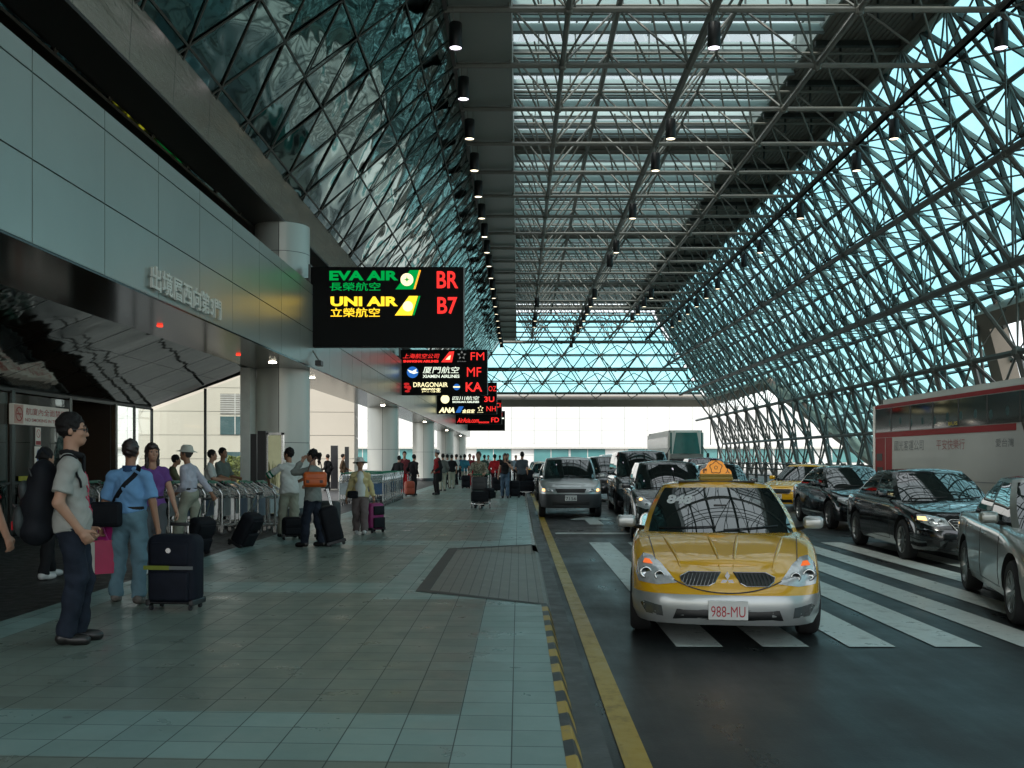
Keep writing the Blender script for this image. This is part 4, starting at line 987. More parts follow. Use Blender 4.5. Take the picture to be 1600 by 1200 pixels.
    def front(s, pts, name, mat, off=.006, dome=0.0, rings=4, thick=.02, parent=None, mb=None, bvh=None):
        """raised patch lying on the nose: pts are (x, z) seen from the front; both the face and its edge are real geometry"""
        own = mb is None; mb = mb or MB(); pts = np.array(pts, float); pts = np.vstack([pts[i]+(pts[(i+1) % len(pts)]-pts[i])*t_ for i in range(len(pts)) for t_ in (0, .34, .67)]).reshape(-1, 2)
        c = pts.mean(0); n = len(pts); P = []; last = .3
        for k in range(rings+1):
            f = 1-k/rings; row = []
            for p in pts:
                q = c+(p-c)*f; h = s.hit((q[0], -1.5, q[1]), (0, 1, 0), bvh)
                y = last if h is None else h[1]; last = y
                row.append((q[0], y-off-dome*(1-f*f), q[1]))
            P.append(row)
        P = np.array(P); edge = P[0].copy(); edge[:, 1] += off+thick
        P = np.concatenate([[edge], P]); cl = np.concatenate([P, P[:, :1]], 1); mb.grid(cl, flip=False)
        if own: return mb.build(name, mat, parent or s.rt, smooth=True, angle=35, weld=True)
    def seam(s, pts, mb, w=.007, d=(1, 0, 0), off=.002):
        """dark joint line following the body side; pts (y, z)"""
        d = np.array(d, float); H_ = []
        for i in range(len(pts)-1):
            for t_ in np.linspace(0, 1, 6, endpoint=False): H_.append(np.array(pts[i])*(1-t_)+np.array(pts[i+1])*t_)
        H_.append(np.array(pts[-1])); prev = None
        for sd in (1, -1):
            prev = None
            for q in H_:
                h = s.hit((sd*2.0, q[0], q[1]), (-sd, 0, 0))
                if h is None: prev = None; continue
                h = h+np.array((sd*off, 0, 0))
                if prev is not None and np.linalg.norm(h-prev) > 1e-4: mb.bar(prev, h, w, .004, (sd, 0, 0))
                prev = h
    def details(s):
        sp = s.sp; hw = sp['W']/2; zb = .75; D = sp['front']
        mirror = lambda pts: [(-x, z) for x, z in pts]
        for pts in (D['lamp'], mirror(D['lamp'])):
            o = s.front(pts, 'headlight', m_lamp, .007, .018)
            for (x, z, r) in D.get('bulb', ()):
                mb = MB(); x = x if pts is D['lamp'] else -x; h = s.hit((x, -1.5, z), (0, 1, 0))
                if h is not None: mb.lathe([(r, -.006), (r*.92, -.018), (r*.6, .0), (0, .004)], (x, h[1]-.022, z), 'y', 16)
                if mb.v: mb.build('reflector', m_lampin, o, smooth=True)
            if 'ind' in D:
                mb = MB(); s.front(D['ind'] if pts is D['lamp'] else mirror(D['ind']), '', None, .026, .004, 2, mb=mb); mb.build('indicator', D.get('ind_mat', m_amber), o, smooth=True)
            if 'lit' in D:
                x, z, r = D['lit']; x = x if pts is D['lamp'] else -x; h = s.hit((x, -1.5, z), (0, 1, 0)); mb = MB(); mb.ball((x, h[1]-.03, z), r, sc=(1, .4, 1)); mb.build('lit_bulb', m_beam, o, smooth=True)
        for nm, pts, mat, off, both in D.get('patch', ()):
            s.front(pts, nm, mat, off)
            if both: s.front(mirror(pts), nm, mat, off)
        # slatted grilles: slats are part of the grille's own mesh
        for nm, pts, nsl, lean, mat, both in D.get('grille', ()):
            for P in ((pts, mirror(pts)) if both else (pts,)):
                g = s.front(P, nm, m_trim, .006); mb = MB(); A = np.array(P); x0, z0 = A.min(0); x1, z1 = A.max(0)
                def inside(x, z):
                    c = False
                    for i in range(len(P)):
                        (xa, za), (xb, zb_) = P[i], P[i-1]
                        if (za > z) != (zb_ > z) and x < (xb-xa)*(z-za)/(zb_-za)+xa: c = not c
                    return c
                def run(a, b):
                    prev = None
                    for t_ in np.linspace(0, 1, 14):
                        q = (a[0]+(b[0]-a[0])*t_, a[1]+(b[1]-a[1])*t_)
                        h = s.hit((q[0], -1.5, q[1]), (0, 1, 0)) if inside(*q) else None
                        if h is not None: h = h-np.array((0, .012, 0))
                        if h is not None and prev is not None: mb.bar(prev, h, .005 if lean != 'h' else .013, .012, (0, 1, 0))
                        prev = h
                if lean == 'h':
                    for k in range(nsl): z = z0+(z1-z0)*(k+.7)/(nsl+.4); run((x0, z), (x1, z))
                else:
                    sg = 1 if A[:, 0].mean() > 0 else -1
                    for k in range(nsl+2): x = x0-.05+(x1-x0+.1)*(k+.5)/(nsl+2); run((x+sg*.022*1, z0), (x-sg*.022*1, z1))
                prev = None                                  # chrome rim
                for i in range(len(P)+1):
                    q = P[i % len(P)]; h = s.hit((q[0], -1.5, q[1]), (0, 1, 0))
                    if h is None: prev = None; continue
                    h = h-np.array((0, .010, 0))
                    if prev is not None: mb.bar(prev, h, .007, .012, (0, 1, 0))
                    prev = h
                mb.build('slats', mat, g)
        if 'plate' in D:
            x, z, w, h_, txt, mt = D['plate']; ht = s.hit((x, -1.5, z), (0, 1, 0)); y = (ht[1] if ht is not None else 0)-.022
            mb = MB(); mb.rbox(x-w/2, x+w/2, y, y+.025, z-h_/2, z+h_/2, .006); pl = mb.build('number_plate', m_plate, s.rt)
            mb = MB(); put_text(mb, txt, (x-w*.43, y-.002, z-h_*.34), (1, 0, 0), (0, 0, 1), w*.86, h_*.56, 0); mb.build('plate_lettering', mt, pl)
        # wing mirrors
        for sd in (-1, 1):
            my, mz = sp['mirror']; mb = MB(); xb = sd*(sp['gh']['wb']+.02)
            mb.rbox(-.098, .098, -.055, .055, -.062, .062, .042, 4); mb.v = [(p[0]*1.0, p[1]+.05*abs(p[0])*4*0, p[2]*(1+.25*sd*p[0]*2*0)) for p in mb.v]
            ob = mb.build('wing_mirror', sp.get('mirror_paint', sp['paint']), s.rt, smooth=True, angle=40); ob.location = (xb+sd*.155, my, mz); ob.rotation_euler = (0, 0, R(-8*sd))
            m2 = MB(); m2.quad((-.080, .057, -.046), (.080, .057, -.046), (.080, .057, .046), (-.080, .057, .046)); m2.build('mirror_glass', m_chrome, ob)
            m3 = MB(); m3.tube((-sd*.08, .01, -.05), (-sd*.24, .06, -.085), .022, 8); m3.build('mirror_arm', m_trim, ob)
        # door joints, handles, sill line
        mb = MB(); yA = sp['doors'][0]; zlo = .30; zb1 = float(s.belt(yA))
        for yy in sp['doors']: s.seam([(yy, zlo), (yy+.02, .55), (yy+.03, float(s.belt(yy))-.035)], mb)
        s.seam([(sp['doors'][0], zlo), (sp['doors'][-1]-.1, zlo)], mb)
        if mb.v: mb.build('door_joint', m_trim, s.rt)
        mb = MB()
        for yy in sp['doors'][1:3]:
            for sd in (-1, 1):
                h = s.hit((sd*2, yy-.2, float(s.belt(yy))-.13), (-sd, 0, 0))
                if h is not None: mb.rbox(h[0]-.018, h[0]+.018, yy-.29, yy-.11, h[2]-.014, h[2]+.014, .008)
        if mb.v: tag(mb.build('door_handle', sp.get('handle', sp['paint']), s.rt, smooth=True))
        # wipers
        for x0, x1 in ((-.60, -.05), (.02, .55)):
            pts = []; mb = MB()
            for t_ in np.linspace(0, 1, 7):
                x = x0+(x1-x0)*t_; z = float(s.belt(sp['gh']['y0']))+.075+.03*t_
                r = s.wbvh.ray_cast(Vector((x, -1, z)), Vector((0, 1, 0)))
                if r[0] is not None: pts.append(np.array(r[0])+np.array((0, -.012, .004)))
            for a, b in zip(pts[:-1], pts[1:]): mb.tube(a, b, .007, 5)
            if mb.v: mb.build('wiper', m_black, s.rt)

SEDAN_LEV = [(.12, .12, .16, .20), (.05, .03, .05, .215), (.012, .0, .01, .32), (.0, .0, .0, .45), (.002, .018, .0, .53), (.008, .05, .01, -.16), (.022, .12, .03, -.06), (.045, .20, .06, -.018), (.085, .30, .12, .0)]
def sedan(**k):
    d = dict(L=4.55, W=1.73, H=1.44, wr=.31, axles=(.86, 3.46), belt=[(0, .60), (.25, .685), (.6, .765), (1.15, .875), (1.6, .91), (2.6, .93), (3.6, .955), (4.2, .95), (4.55, .87)], levels=SEDAN_LEV,
             gh=dict(wb=.735, wt=.575, y0=1.02, y1=4.02, yr0=1.98, yr1=3.18, b=.52, cA=.30), mirror=(1.72, 1.0), doors=(1.42, 2.42, 3.30),
             front=dict(lamp=[(.40, .60), (.46, .70), (.66, .735), (.76, .72), (.78, .62), (.60, .575)], bulb=((.52, .645, .05), (.65, .66, .05)),
                        grille=[('grille', [(-.36, .52), (.36, .52), (.40, .62), (.34, .665), (-.34, .665), (-.40, .62)], 4, 'h', m_chrome, False)],
                        patch=[('lower_intake', [(-.5, .25), (.5, .25), (.46, .36), (-.46, .36)], m_trim, .004, False), ('fog_lamp', [(.56, .27), (.72, .28), (.74, .37), (.58, .37)], m_trim, .004, True)],
                        plate=(0, .44, .32, .15, '3627', m_pblk)))
    fr = d['front'].copy(); fr.update(k.pop('front', {})); g = d['gh'].copy(); g.update(k.pop('gh', {})); d.update(k); d['front'] = fr; d['gh'] = g; return d
p_yel = PAINT('taxi_yellow_paint', (.66, .36, .010), .0, .25); p_sil = PAINT('silver_paint', (.40, .42, .41), .5, .3); p_blk = PAINT('black_paint', (.008, .009, .010), 0, .12)
p_gry = PAINT('grey_green_silver_paint', (.27, .29, .265), .5, .3); p_dgr = PAINT('dark_grey_paint', (.04, .045, .046), .5, .2); p_mar = PAINT('maroon_paint', (.07, .018, .03), .2, .2); p_wht = PAINT('white_paint', (.62, .63, .61), 0, .3)

# --- the yellow and silver taxi
TX_ = (1.80, 8.55, ROAD); 
taxi_sp = sedan(L=4.5, W=1.74, H=1.42, paint=p_yel, paint2=p_sil, two_tone=.45, mirror_paint=p_sil, spokes=7, mirror=(1.62, .985),
    belt=[(0, .60), (.2, .655), (.5, .745), (1.0, .865), (1.5, .905), (2.6, .93), (3.6, .96), (4.5, .90)],
    levels=[(.12, .12, .16, .17), (.045, .035, .05, .19), (.012, .0, .01, .27), (.0, .0, .0, .38), (.004, .012, .0, .45), (.010, .035, .01, -.13), (.022, .09, .03, -.055), (.045, .17, .06, -.016), (.085, .27, .12, .0)],
    gh=dict(wb=.76, wt=.565, y0=.98, y1=4.0, yr0=1.93, yr1=3.2, b=.5, cA=.27), doors=(1.35, 2.36, 3.28),
    front=dict(lamp=[(.43, .545), (.49, .61), (.57, .69), (.655, .745), (.735, .76), (.785, .70), (.795, .60), (.77, .535), (.60, .522)], bulb=((.585, .60, .045), (.705, .615, .055)),
        ind=[(.645, .685), (.675, .718), (.72, .722), (.735, .69)], ind_mat=EM('orange_indicator', (1.0, .20, .05), .6),
        grille=[('grille', [(.055, .635), (.33, .635), (.405, .60), (.395, .565), (.345, .525), (.16, .525), (.11, .55)], 12, 'v', M('dull_chrome', (.30, .30, .29), .25, 1.0), True)],
        patch=[('bonnet_nose', [(-.44, .565), (-.40, .535), (-.30, .497), (-.15, .475), (0, .47), (.15, .475), (.30, .497), (.40, .535), (.44, .565), (.36, .60), (0, .61), (-.36, .60)], p_yel, .002, False),
               ('lower_intake', [(-.47, .235), (.47, .235), (.435, .325), (-.435, .325)], m_trim, .003, False), ('fog_lamp', [(.55, .255), (.70, .27), (.755, .35), (.72, .375), (.565, .345)], M('smoked_fog_lamp', (.10, .11, .11), .15, .5, coat=1), .003, True)],
        plate=(0, .325, .335, .165, '988-MU', m_pred)))
taxi = Car('taxi', taxi_sp, TX_, R(-8.5), 'yellow taxi with silver bumper and lit roof sign stopped on the crossing', 'taxi')
mb = MB()                                                     # three-diamond badge
for a in (math.pi/2, math.pi/2+2*math.pi/3, math.pi/2-2*math.pi/3):
    h = taxi.hit((0, -1, .575), (0, 1, 0)); c = np.array((0, h[1]-.02, .575)); e = np.array((math.cos(a), 0, math.sin(a))); f = np.array((-math.sin(a), 0, math.cos(a)))
    mb.add([c, c+e*.036+f*.022, c+e*.074, c+e*.036-f*.022], [(0, 1, 2, 3)]); mb.add([c+np.array((0, .02, 0)), c+e*.036+f*.022+np.array((0, .02, 0)), c+e*.074+np.array((0, .02, 0)), c+e*.036-f*.022+np.array((0, .02, 0))], [(0, 1, 2, 3)])
mb.build('bonnet_badge', m_chrome, taxi.rt)
mb = MB()                                                     # bonnet shut lines and the crease under the nose
prev = None
for t_ in np.linspace(-1, 1, 41):
    x = .46*t_; z = .468+.10*abs(t_)**2.2; h = taxi.hit((x, -1, z), (0, 1, 0)); q = h-np.array((0, .008, 0))
    if prev is not None: mb.bar(prev, q, .010, .006, (0, 1, 0))
    prev = q
mb.build('nose_joint', m_trim, taxi.rt)
for sd in (-1, 1):
    prev = None; mb = MB()
    for t_ in np.linspace(0, 1, 20):
        x = sd*(.60+.12*t_-.02*t_*t_); y = .22+.86*t_; r = taxi.bvh.ray_cast(Vector((x, y, 2)), Vector((0, 0, -1)))
        if r[0] is None: continue
        q = np.array(r[0])+np.array((0, 0, .002))
        if prev is not None: mb.bar(prev, q, .007, .005, (0, 0, 1))
        prev = q
    mb.build('bonnet_joint', m_trim, taxi.rt)
# raised bonnet creases
for sd in (-1, 1):
    for (xa, xb) in ((.05, .14), (.38, .56)):
        pts = []; mb = MB()
        for t_ in np.linspace(0, 1, 16):
            x = sd*(xa+(xb-xa)*t_); y = .16+.80*t_; r = taxi.bvh.ray_cast(Vector((x, y, 2)), Vector((0, 0, -1)))
            if r[0] is not None: pts.append(np.array(r[0])+np.array((0, 0, -.006)))
        for i in range(len(pts)-1):
            w0 = .014*math.sin(math.pi*(i+.2)/len(pts))+.004; mb.tube(pts[i], pts[i+1], w0, 10, w0, cap=False)
        mb.build('bonnet_crease', p_yel, taxi.rt, smooth=True, weld=True)
# roof sign
rs = MB(); prof = [(-.185, .02), (-.195, .06), (-.185, .10), (-.160, .125), (-.125, .135), (-.110, .165), (-.085, .205), (-.045, .225), (.045, .225), (.085, .205), (.110, .165), (.125, .135), (.160, .125), (.185, .10), (.195, .06), (.185, .02)]
prof = [(x*.86, .02+(z-.02)*.9) for x, z in prof]; n_ = len(prof); y0 = 2.20
rs.add([(x, y0-.06*(1-.5*(z/.25)), z+1.40) for x, z in prof] + [(x, y0+.10-.03*(z/.25), z+1.40) for x, z in prof], [tuple(range(n_))[::-1], tuple(range(n_, 2*n_))] + [(i, (i+1) % n_, (i+1) % n_+n_, i+n_) for i in range(n_)])
m_rs = M('amber_roof_sign', (.75, .27, .01), .35, 0, .05, emit=.30); sg = rs.build('roof_sign', m_rs, taxi.rt)
mb = MB(); mb.rbox(-.178, .178, y0-.10, y0+.14, 1.395, 1.435, .015); mb.rbox(-.172, .172, y0-.075, y0+.12, 1.435, 1.462, .012); mb.build('sign_base', M('grey_yellow_base', (.30, .21, .04), .5), sg)
def ringpts(cx, cz, r, k=5): return [(cx+r*(1+.12*math.cos(k*t))*math.cos(t+math.pi/2), cz+r*(1+.12*math.cos(k*t))*math.sin(t+math.pi/2)) for t in np.linspace(0, 2*math.pi, 41)[:-1]]
mb = MB(); yy_ = lambda z: y0-.06*(1-.5*((z-1.40)/.25))-.004
for r in (.064, .019):
    mb = MB()
    a, b = ringpts(0, 1.53, r), ringpts(0, 1.53, r*.88 if r > .05 else r*.72)
    for i in range(40): j = (i+1) % 40; mb.add([(p[0], yy_(p[1]), p[1]) for p in (a[i], a[j], b[j], b[i])], [(0, 1, 2, 3)])
    mb.build('sign_emblem', M('dark_print', (.05, .02, .01), .5), sg)
mb = MB(); put_text(mb, '個', (-.142, yy_(1.5)-.004, 1.468), (1, 0, 0), (0, .12, 1), w=.046, h=.052, bold=.03); mb.build('sign_character', M('dark_print', (.05, .02, .01), .5), sg); mb = MB(); put_text(mb, '人', (.100, yy_(1.5)-.004, 1.468), (1, 0, 0), (0, .12, 1), w=.046, h=.052, bold=.03)
mb.build('sign_character', M('dark_print', (.05, .02, .01), .5), sg)
mb = MB(); r0 = taxi.wbvh.ray_cast(Vector((-.42, -1, 1.20)), Vector((0, 1, 0)))
def on_screen(x, z): 
    r = taxi.wbvh.ray_cast(Vector((x, -1, z)), Vector((0, 1, 0))); return np.array(r[0])+np.array((0, -.006, 0)) if r[0] is not None else None
v_, f_, tw = text_mesh('848', .05, .2); vv = []
for p in v_: q = on_screen(-.52+.26*p[0]/tw, 1.165+.085*p[1]); vv.append(q if q is not None else (0, 2, 1))
mb.add(vv, f_); mb.build('windscreen_number', M('white_sticker', (.6, .62, .6), .5), taxi.ws)
mb = MB(); q = on_screen(-.03, 1.17)
mb.rbox(-.055, .075, q[1]+.03-.065, q[1]+.05-.05, 1.13, 1.165, .008); mb.build('inside_mirror', m_black, taxi.rt)
mb = MB(); 
for i in range(10):
    a, b = on_screen(-.28+.56*i/10, 1.275), on_screen(-.28+.56*(i+1)/10, 1.275)
mb.rbox(-.40, .40, 2.02, 2.14, 1.372, 1.392, .008); mb.build('roof_rack_bar', m_trim, taxi.rt)

# --- the other cars
suv = sedan(L=4.5, W=1.75, H=1.70, wr=.34, axles=(.85, 3.45), paint=p_sil, mirror=(1.55, 1.13), twin=False,
    belt=[(0, .80), (.2, .88), (.5, .955), (1.1, 1.03), (1.6, 1.05), (2.6, 1.07), (4.0, 1.09), (4.5, 1.05)],
    levels=[(.08, .10, .12, .28), (.03, .02, .04, .30), (.0, .0, .0, .45), (.0, .0, .0, .62), (.002, .02, .0, .66), (.008, .04, .01, -.10), (.02, .08, .02, -.05), (.04, .15, .04, -.016), (.08, .26, .08, .0)],
    gh=dict(wb=.76, wt=.64, y0=1.08, y1=4.38, yr0=1.78, yr1=4.12, b=.42, cA=.24, cB=.10), doors=(1.40, 2.35, 3.25), two_tone=.66, paint2=M('dark_bumper_plastic', (.03, .032, .034), .5),
    front=dict(lamp=[(.47, .72), (.50, .80), (.62, .83), (.79, .82), (.80, .72)], bulb=((.58, .77, .04),), ind=[(.70, .735), (.705, .80), (.77, .80), (.78, .735)], ind_mat=m_beam,
        grille=[('grille', [(-.37, .70), (.37, .70), (.42, .80), (-.42, .80)], 2, 'h', m_trim, False)], patch=[('lower_intake', [(-.5, .36), (.5, .36), (.5, .45), (-.5, .45)], m_trim, .004, False)], plate=(0, .55, .32, .15, '7156', m_pblk)))
Car('suv', suv, (1.42, 26.9, ROAD), R(-1), 'silver off-roader with dark bumper and amber lamps, first behind the taxi along the kerb', 'car')
mpv = sedan(L=4.4, W=1.74, H=1.60, paint=p_dgr, belt=[(0, .62), (.2, .72), (.5, .84), (1.0, .97), (1.5, 1.0), (2.6, 1.02), (4.4, 1.0)], mirror=(1.45, 1.06),
    gh=dict(wb=.74, wt=.60, y0=.80, y1=4.28, yr0=1.75, yr1=4.0, b=.45, cA=.30, cB=.12), doors=(1.3, 2.3, 3.2), front=dict(lamp=[(.42, .64), (.52, .78), (.66, .86), (.76, .84), (.78, .68), (.6, .62)], lit=(.68, .80, .035), bulb=((.58, .70, .045),)))
Car('hatchback', mpv, (3.12, 19.6, ROAD), R(-3), 'dark grey hatchback with lit lamps behind the taxi on its left side', 'car')
van = sedan(L=4.7, W=1.80, H=1.90, wr=.33, paint=p_dgr, belt=[(0, .72), (.2, .86), (.5, .98), (.9, 1.08), (1.5, 1.1), (4.7, 1.1)], mirror=(1.2, 1.2), gh=dict(wb=.80, wt=.70, y0=.75, y1=4.6, yr0=1.55, yr1=4.4, b=.4, cA=.24, cB=.08), doors=(1.1, 2.2, 3.4),
    front=dict(lamp=[(.45, .72), (.52, .84), (.70, .90), (.80, .88), (.82, .72)], lit=(.70, .82, .04), plate=(0, .5, .32, .15, '2091', m_pblk)))
Car('minivan', van, (3.72, 28.6, ROAD), R(-1), 'tall dark minivan behind the grey hatchback', 'car')
Car('suv', dict(suv, paint=p_blk, paint2=p_blk, H=1.74, front=dict(suv['front'], lit=(.70, .78, .05))), (3.5, 37.5, ROAD), R(0), 'black off-roader with a bright lamp between the silver one and the minivan', 'car')
teana = sedan(L=4.8, W=1.79, H=1.47, paint=p_blk, mirror=(1.8, 1.03), belt=[(0, .62), (.25, .72), (.6, .80), (1.25, .90), (1.7, .93), (2.8, .95), (4.0, .97), (4.8, .92)], axles=(.93, 3.70), wr=.33, gh=dict(wb=.765, wt=.60, y0=1.12, y1=4.4, yr0=2.1, yr1=3.45, b=.5), doors=(1.55, 2.6, 3.55),
    front=dict(lamp=[(.40, .60), (.44, .70), (.62, .745), (.79, .74), (.82, .66), (.64, .58)]))
Car('sedan', teana, (7.98, 22.0, ROAD), R(-2), 'glossy black sedan beside the taxi roof, in front of the yellow cab', 'car')
camry = dict(teana, front=dict(teana['front'], ind=[(.70, .67), (.70, .725), (.79, .725), (.80, .68)], ind_mat=m_beam, grille=[('grille', [(-.30, .50), (.30, .50), (.41, .66), (.36, .69), (-.36, .69), (-.41, .66)], 4, 'h', m_chrome, False)], plate=(-.0, .40, .32, .15, '5813', m_pblk)), wr=.325, spokes=10, twin=False)
Car('sedan', camry, (6.98, 15.05, ROAD), R(-4), 'glossy black sedan with bright chrome grille in front of the bus', 'car')
altis = sedan(paint=p_gry, L=4.6, W=1.76, H=1.47, wr=.315, axles=(.9, 3.5), spokes=7)
a_ = R(-15.0); ctr = np.array((6.02, 10.85)); dirn = np.array((-math.sin(a_), math.cos(a_)))
fp = ctr-dirn*2.2
Car('sedan', altis, (fp[0], fp[1], ROAD), a_, 'grey green silver sedan cut off by the right edge of the view', 'car')
cab2 = sedan(paint=p_yel, H=1.46)
Car('taxi', cab2, (8.05, 31.0, ROAD), R(-38), 'yellow cab turned sideways behind the black sedan', 'taxi')
dk2 = sedan(paint=p_blk, H=1.5)
Car('sedan', dk2, (5.72, 26.6, ROAD), R(-2), 'dark sedan mostly hidden behind the taxi roof sign', 'car')
Car('suv', dict(suv, paint=p_mar, paint2=p_mar, H=1.68), (7.0, 36.0, ROAD), R(-4), 'maroon off-roader beyond the taxi roof sign', 'car')
far = dict(spokes=5)
protos = {}
def farcar(kind, sp, paint, x, Y, label, cat='car', group=None, yaw=0):
    Car(kind, dict(sp, paint=paint, paint2=paint), (x, Y, ROAD), R(yaw), label, cat, group, detail=(Y < 62))
farcar('sedan', sedan(front=dict(lit=(.66, .66, .05))), p_blk, 1.55, 37.6, 'black sedan with one amber lamp showing left of the silver off-roader')
farcar('sedan', sedan(), p_dgr, 1.35, 45.5, 'dark grey sedan third from the front along the kerb')
farcar('taxi', sedan(), p_yel, 1.5, 53.5, 'far yellow cab in the kerb lane', 'taxi')
farcar('sedan', sedan(), p_sil, 1.5, 60.5, 'far silver sedan behind the kerb lane cab')
farcar('minivan', van, p_wht, 5.9, 60.0, 'far white minivan in the middle lane')
farcar('sedan', sedan(), p_wht, 3.4, 54.0, 'far white sedan left of the white minivan')
farcar('suv', suv, p_dgr, 6.9, 49.0, 'far dark grey off-roader in front of the coach')
farcar('sedan', sedan(), p_sil, 1.5, 68.5, 'farthest silver sedan in the kerb lane')
farcar('taxi', sedan(), p_yel, 3.5, 69.0, 'farthest yellow cab beside the kerb lane', 'taxi')

# --- coaches
def coach(loc, yaw, label, body, glass, L=11.8, W=2.5, H=3.5, near=True):
    rt = empty('coach', loc, yaw, label, 'coach'); hw = W/2
    def shell(z0, z1, x=hw, y0=0, y1=L, r=.22, seg=5):
        bm = bmesh.new(); bmesh.ops.create_cube(bm, size=1)
        for v in bm.verts: v.co = Vector((v.co.x*2*x, y0+(v.co.y+.5)*(y1-y0), z0+(v.co.z+.5)*(z1-z0)))
        bmesh.ops.bevel(bm, geom=[e for e in bm.edges if abs(e.verts[0].co.z-e.verts[1].co.z) > .1], offset=r, segments=seg, affect='EDGES')
        bmesh.ops.bevel(bm, geom=[e for e in bm.edges if e.verts[0].co.z > z1-.01 and e.verts[1].co.z > z1-.01 and e.is_boundary is False and abs(e.calc_face_angle(0)) > 1], offset=min(.16, (z1-z0)*.4), segments=4, affect='EDGES')
        return MB().addbm(bm)
    shell(.30, H).build('body', body, rt, smooth=True, angle=35)
    return rt, shell
p_bus = M('pale_grey_coach_paint', (.50, .53, .50), .42, 0, .04, 1, coat=.1); p_bred = M('coach_red_paint', (.30, .012, .016), .45, 0, .04, 1, spec=.25)
rt, shell = coach((12.75, 20.4, ROAD), 0, 'white and red touring coach with passengers behind its windows, parked at right', p_bus, None, 11.8, 2.5, 3.50)
LB = 11.8; gl_b = GLASS('coach_window_glass', (.12, .26, .25), 2.2, .015)
# coach side faces -x; strips stand 3 mm proud of one another
def strip(name, y0, y1, z0, z1, mat, off, parent=rt, r=0.0):
    mb = MB(); mb.box(-1.25-off, -1.25+.01, y0, y1, z0, z1); return mb.build(name, mat, parent)
strip('roof_stripe', .3, LB-.12, 3.20, 3.31, p_bred, .006); strip('waist_stripe', 2.6, LB-.1, 2.28, 2.44, p_bred, .006)
wb_ = strip('window_band', .35, LB-.16, 2.46, 3.18, M('tinted_coach_window', (.006, .018, .018), .06, 0, .4, 1.2, spec=.45), .010)
mb = MB()
for y in (2.4, 4.0, 5.6, 7.2, 8.8, 10.3): mb.box(-1.264, -1.258, y-.04, y+.04, 2.46, 3.18)
mb.build('window_pillar', m_trim, wb_)
mb = MB()
for y in np.arange(3.0, 11.2, .82):
    h_ = .10*rng.random(); mb.ball((-1.256, y, 2.66+h_), .13, sc=(.06, .9, 1.1)); 
mb.build('curtain_and_seat', M('seat_fabric', (.05, .11, .11), .7, 0, .4, 5), wb_)
mb = MB(); put_text(mb, 'BUS', (-1.268, 6.2, 2.50), (0, -1, 0), (0, 0, 1), w=.55, h=.10, bold=.03); mb.build('window_lettering', M('yellow_print', (.55, .45, .10), .5), wb_)
strip('rear_panel', LB-1.55, LB-.14, .45, 2.27, p_bred, .006)
mb = MB(); mb.box(-1.262, -1.25, LB-.75, LB-.25, 1.55, 1.78); mb.build('engine_vent', m_trim, rt); mb = MB(); mb.box(-1.262, -1.25, LB-.8, LB-.3, .55, 1.35); mb.build('engine_vent', m_trim, rt)
mb = MB(); mb.box(-1.26, -1.25, LB-1.02, LB-1.0, .45, 2.27); mb.build('panel_joint', p_bus, rt)
mb = MB(); mb.tube((-1.258, LB-.06, .5), (-1.258, LB-.06, 3.3), .05, 8); mb.build('corner_trim', PAINT('white_trim', (.62, .63, .6)), rt)
m_bt = M('coach_lettering_grey', (.22, .245, .25), .6)
mb = MB(); put_text(mb, '國光客運公司', (-1.2535, LB-1.75, 1.86), (0, -1, 0), (0, 0, 1), w=2.2, h=.30, bold=.0); mb.build('side_lettering', m_bt, rt); mb = MB(); put_text(mb, '愛台灣', (-1.2535, 3.6, 1.90), (0, -1, 0), (0, 0, 1), w=.9, h=.2)
mb.build('side_lettering', m_bt, rt)
mb = MB(); put_text(mb, '平安快樂行', (-1.2535, 7.0, 1.86), (0, -1, 0), (0, 0, 1), w=1.75, h=.28); mb.build('red_lettering', M('coach_lettering_red', (.40, .19, .18), .6), rt)
mb = MB(); mb.box(-1.255, -1.25, 2.2, LB-1.6, 1.02, 1.04); mb.build('skirt_line', m_bt, rt)
mb = MB(); pts = [(2.35, 2.46), (2.15, 2.1), (1.7, 1.6), (1.0, 1.1), (.25, .8), (.25, 2.46)]
mb.add([(-1.262, y, z) for y, z in pts], [tuple(range(6))]); mb.add([(-1.25, y, z) for y, z in pts]+[(-1.262, y, z) for y, z in pts], [(i, (i+1) % 6, (i+1) % 6+6, i+6) for i in range(6)]); mb.build('driver_window', m_cglass, rt)
mb = MB(); mb.box(-1.1, 1.1, -.006, .01, 1.1, 3.2); mb.build('windscreen', m_cglass, rt)
def buswheels(rt, ys, hw=1.25, r=.48):
    for y in ys:
        for sd in (-1, 1):
            mb = MB(); mb.lathe([(.26, sd*(hw+.0)), (.33, sd*(hw+.012)), (r-.03, sd*(hw+.012)), (r, sd*(hw-.03)), (r, sd*(hw-.28)), (.26, sd*(hw-.28))], (0, 0, 0), 'x', 28); w = mb.build('wheel', m_tyre, rt, smooth=True, angle=40); w.location = (0, y, r)
            mb = MB(); mb.lathe([(0, sd*(hw-.03)), (.12, sd*(hw-.03)), (.16, sd*(hw-.07)), (.27, sd*(hw-.01))], (0, 0, 0), 'x', 24); mb.build('rim', m_alloy, w, smooth=True, angle=35)
            mb = MB(); mb.lathe([(0, sd*(hw+.004)), (r+.08, sd*(hw+.004)), (r+.08, sd*(hw-.2))], (0, y, r), 'x', 28); mb.build('wheel_arch', m_arch, rt)
buswheels(rt, (2.7, 8.9))
mb = MB(); mb.rbox(-1.66, -1.44, -.35, -.22, 2.2, 2.65, .04); mb.tube((-1.5, -.28, 2.65), (-1.1, .1, 3.2), .03, 6); mb.build('wing_mirror', m_black, rt)
rt2, sh2 = coach((11.9, 70.5, ROAD), 0, 'far pale coach with a big teal windscreen facing the walk', p_bus, None, 11.8, 2.5, 3.62)
mb = MB(); P = []
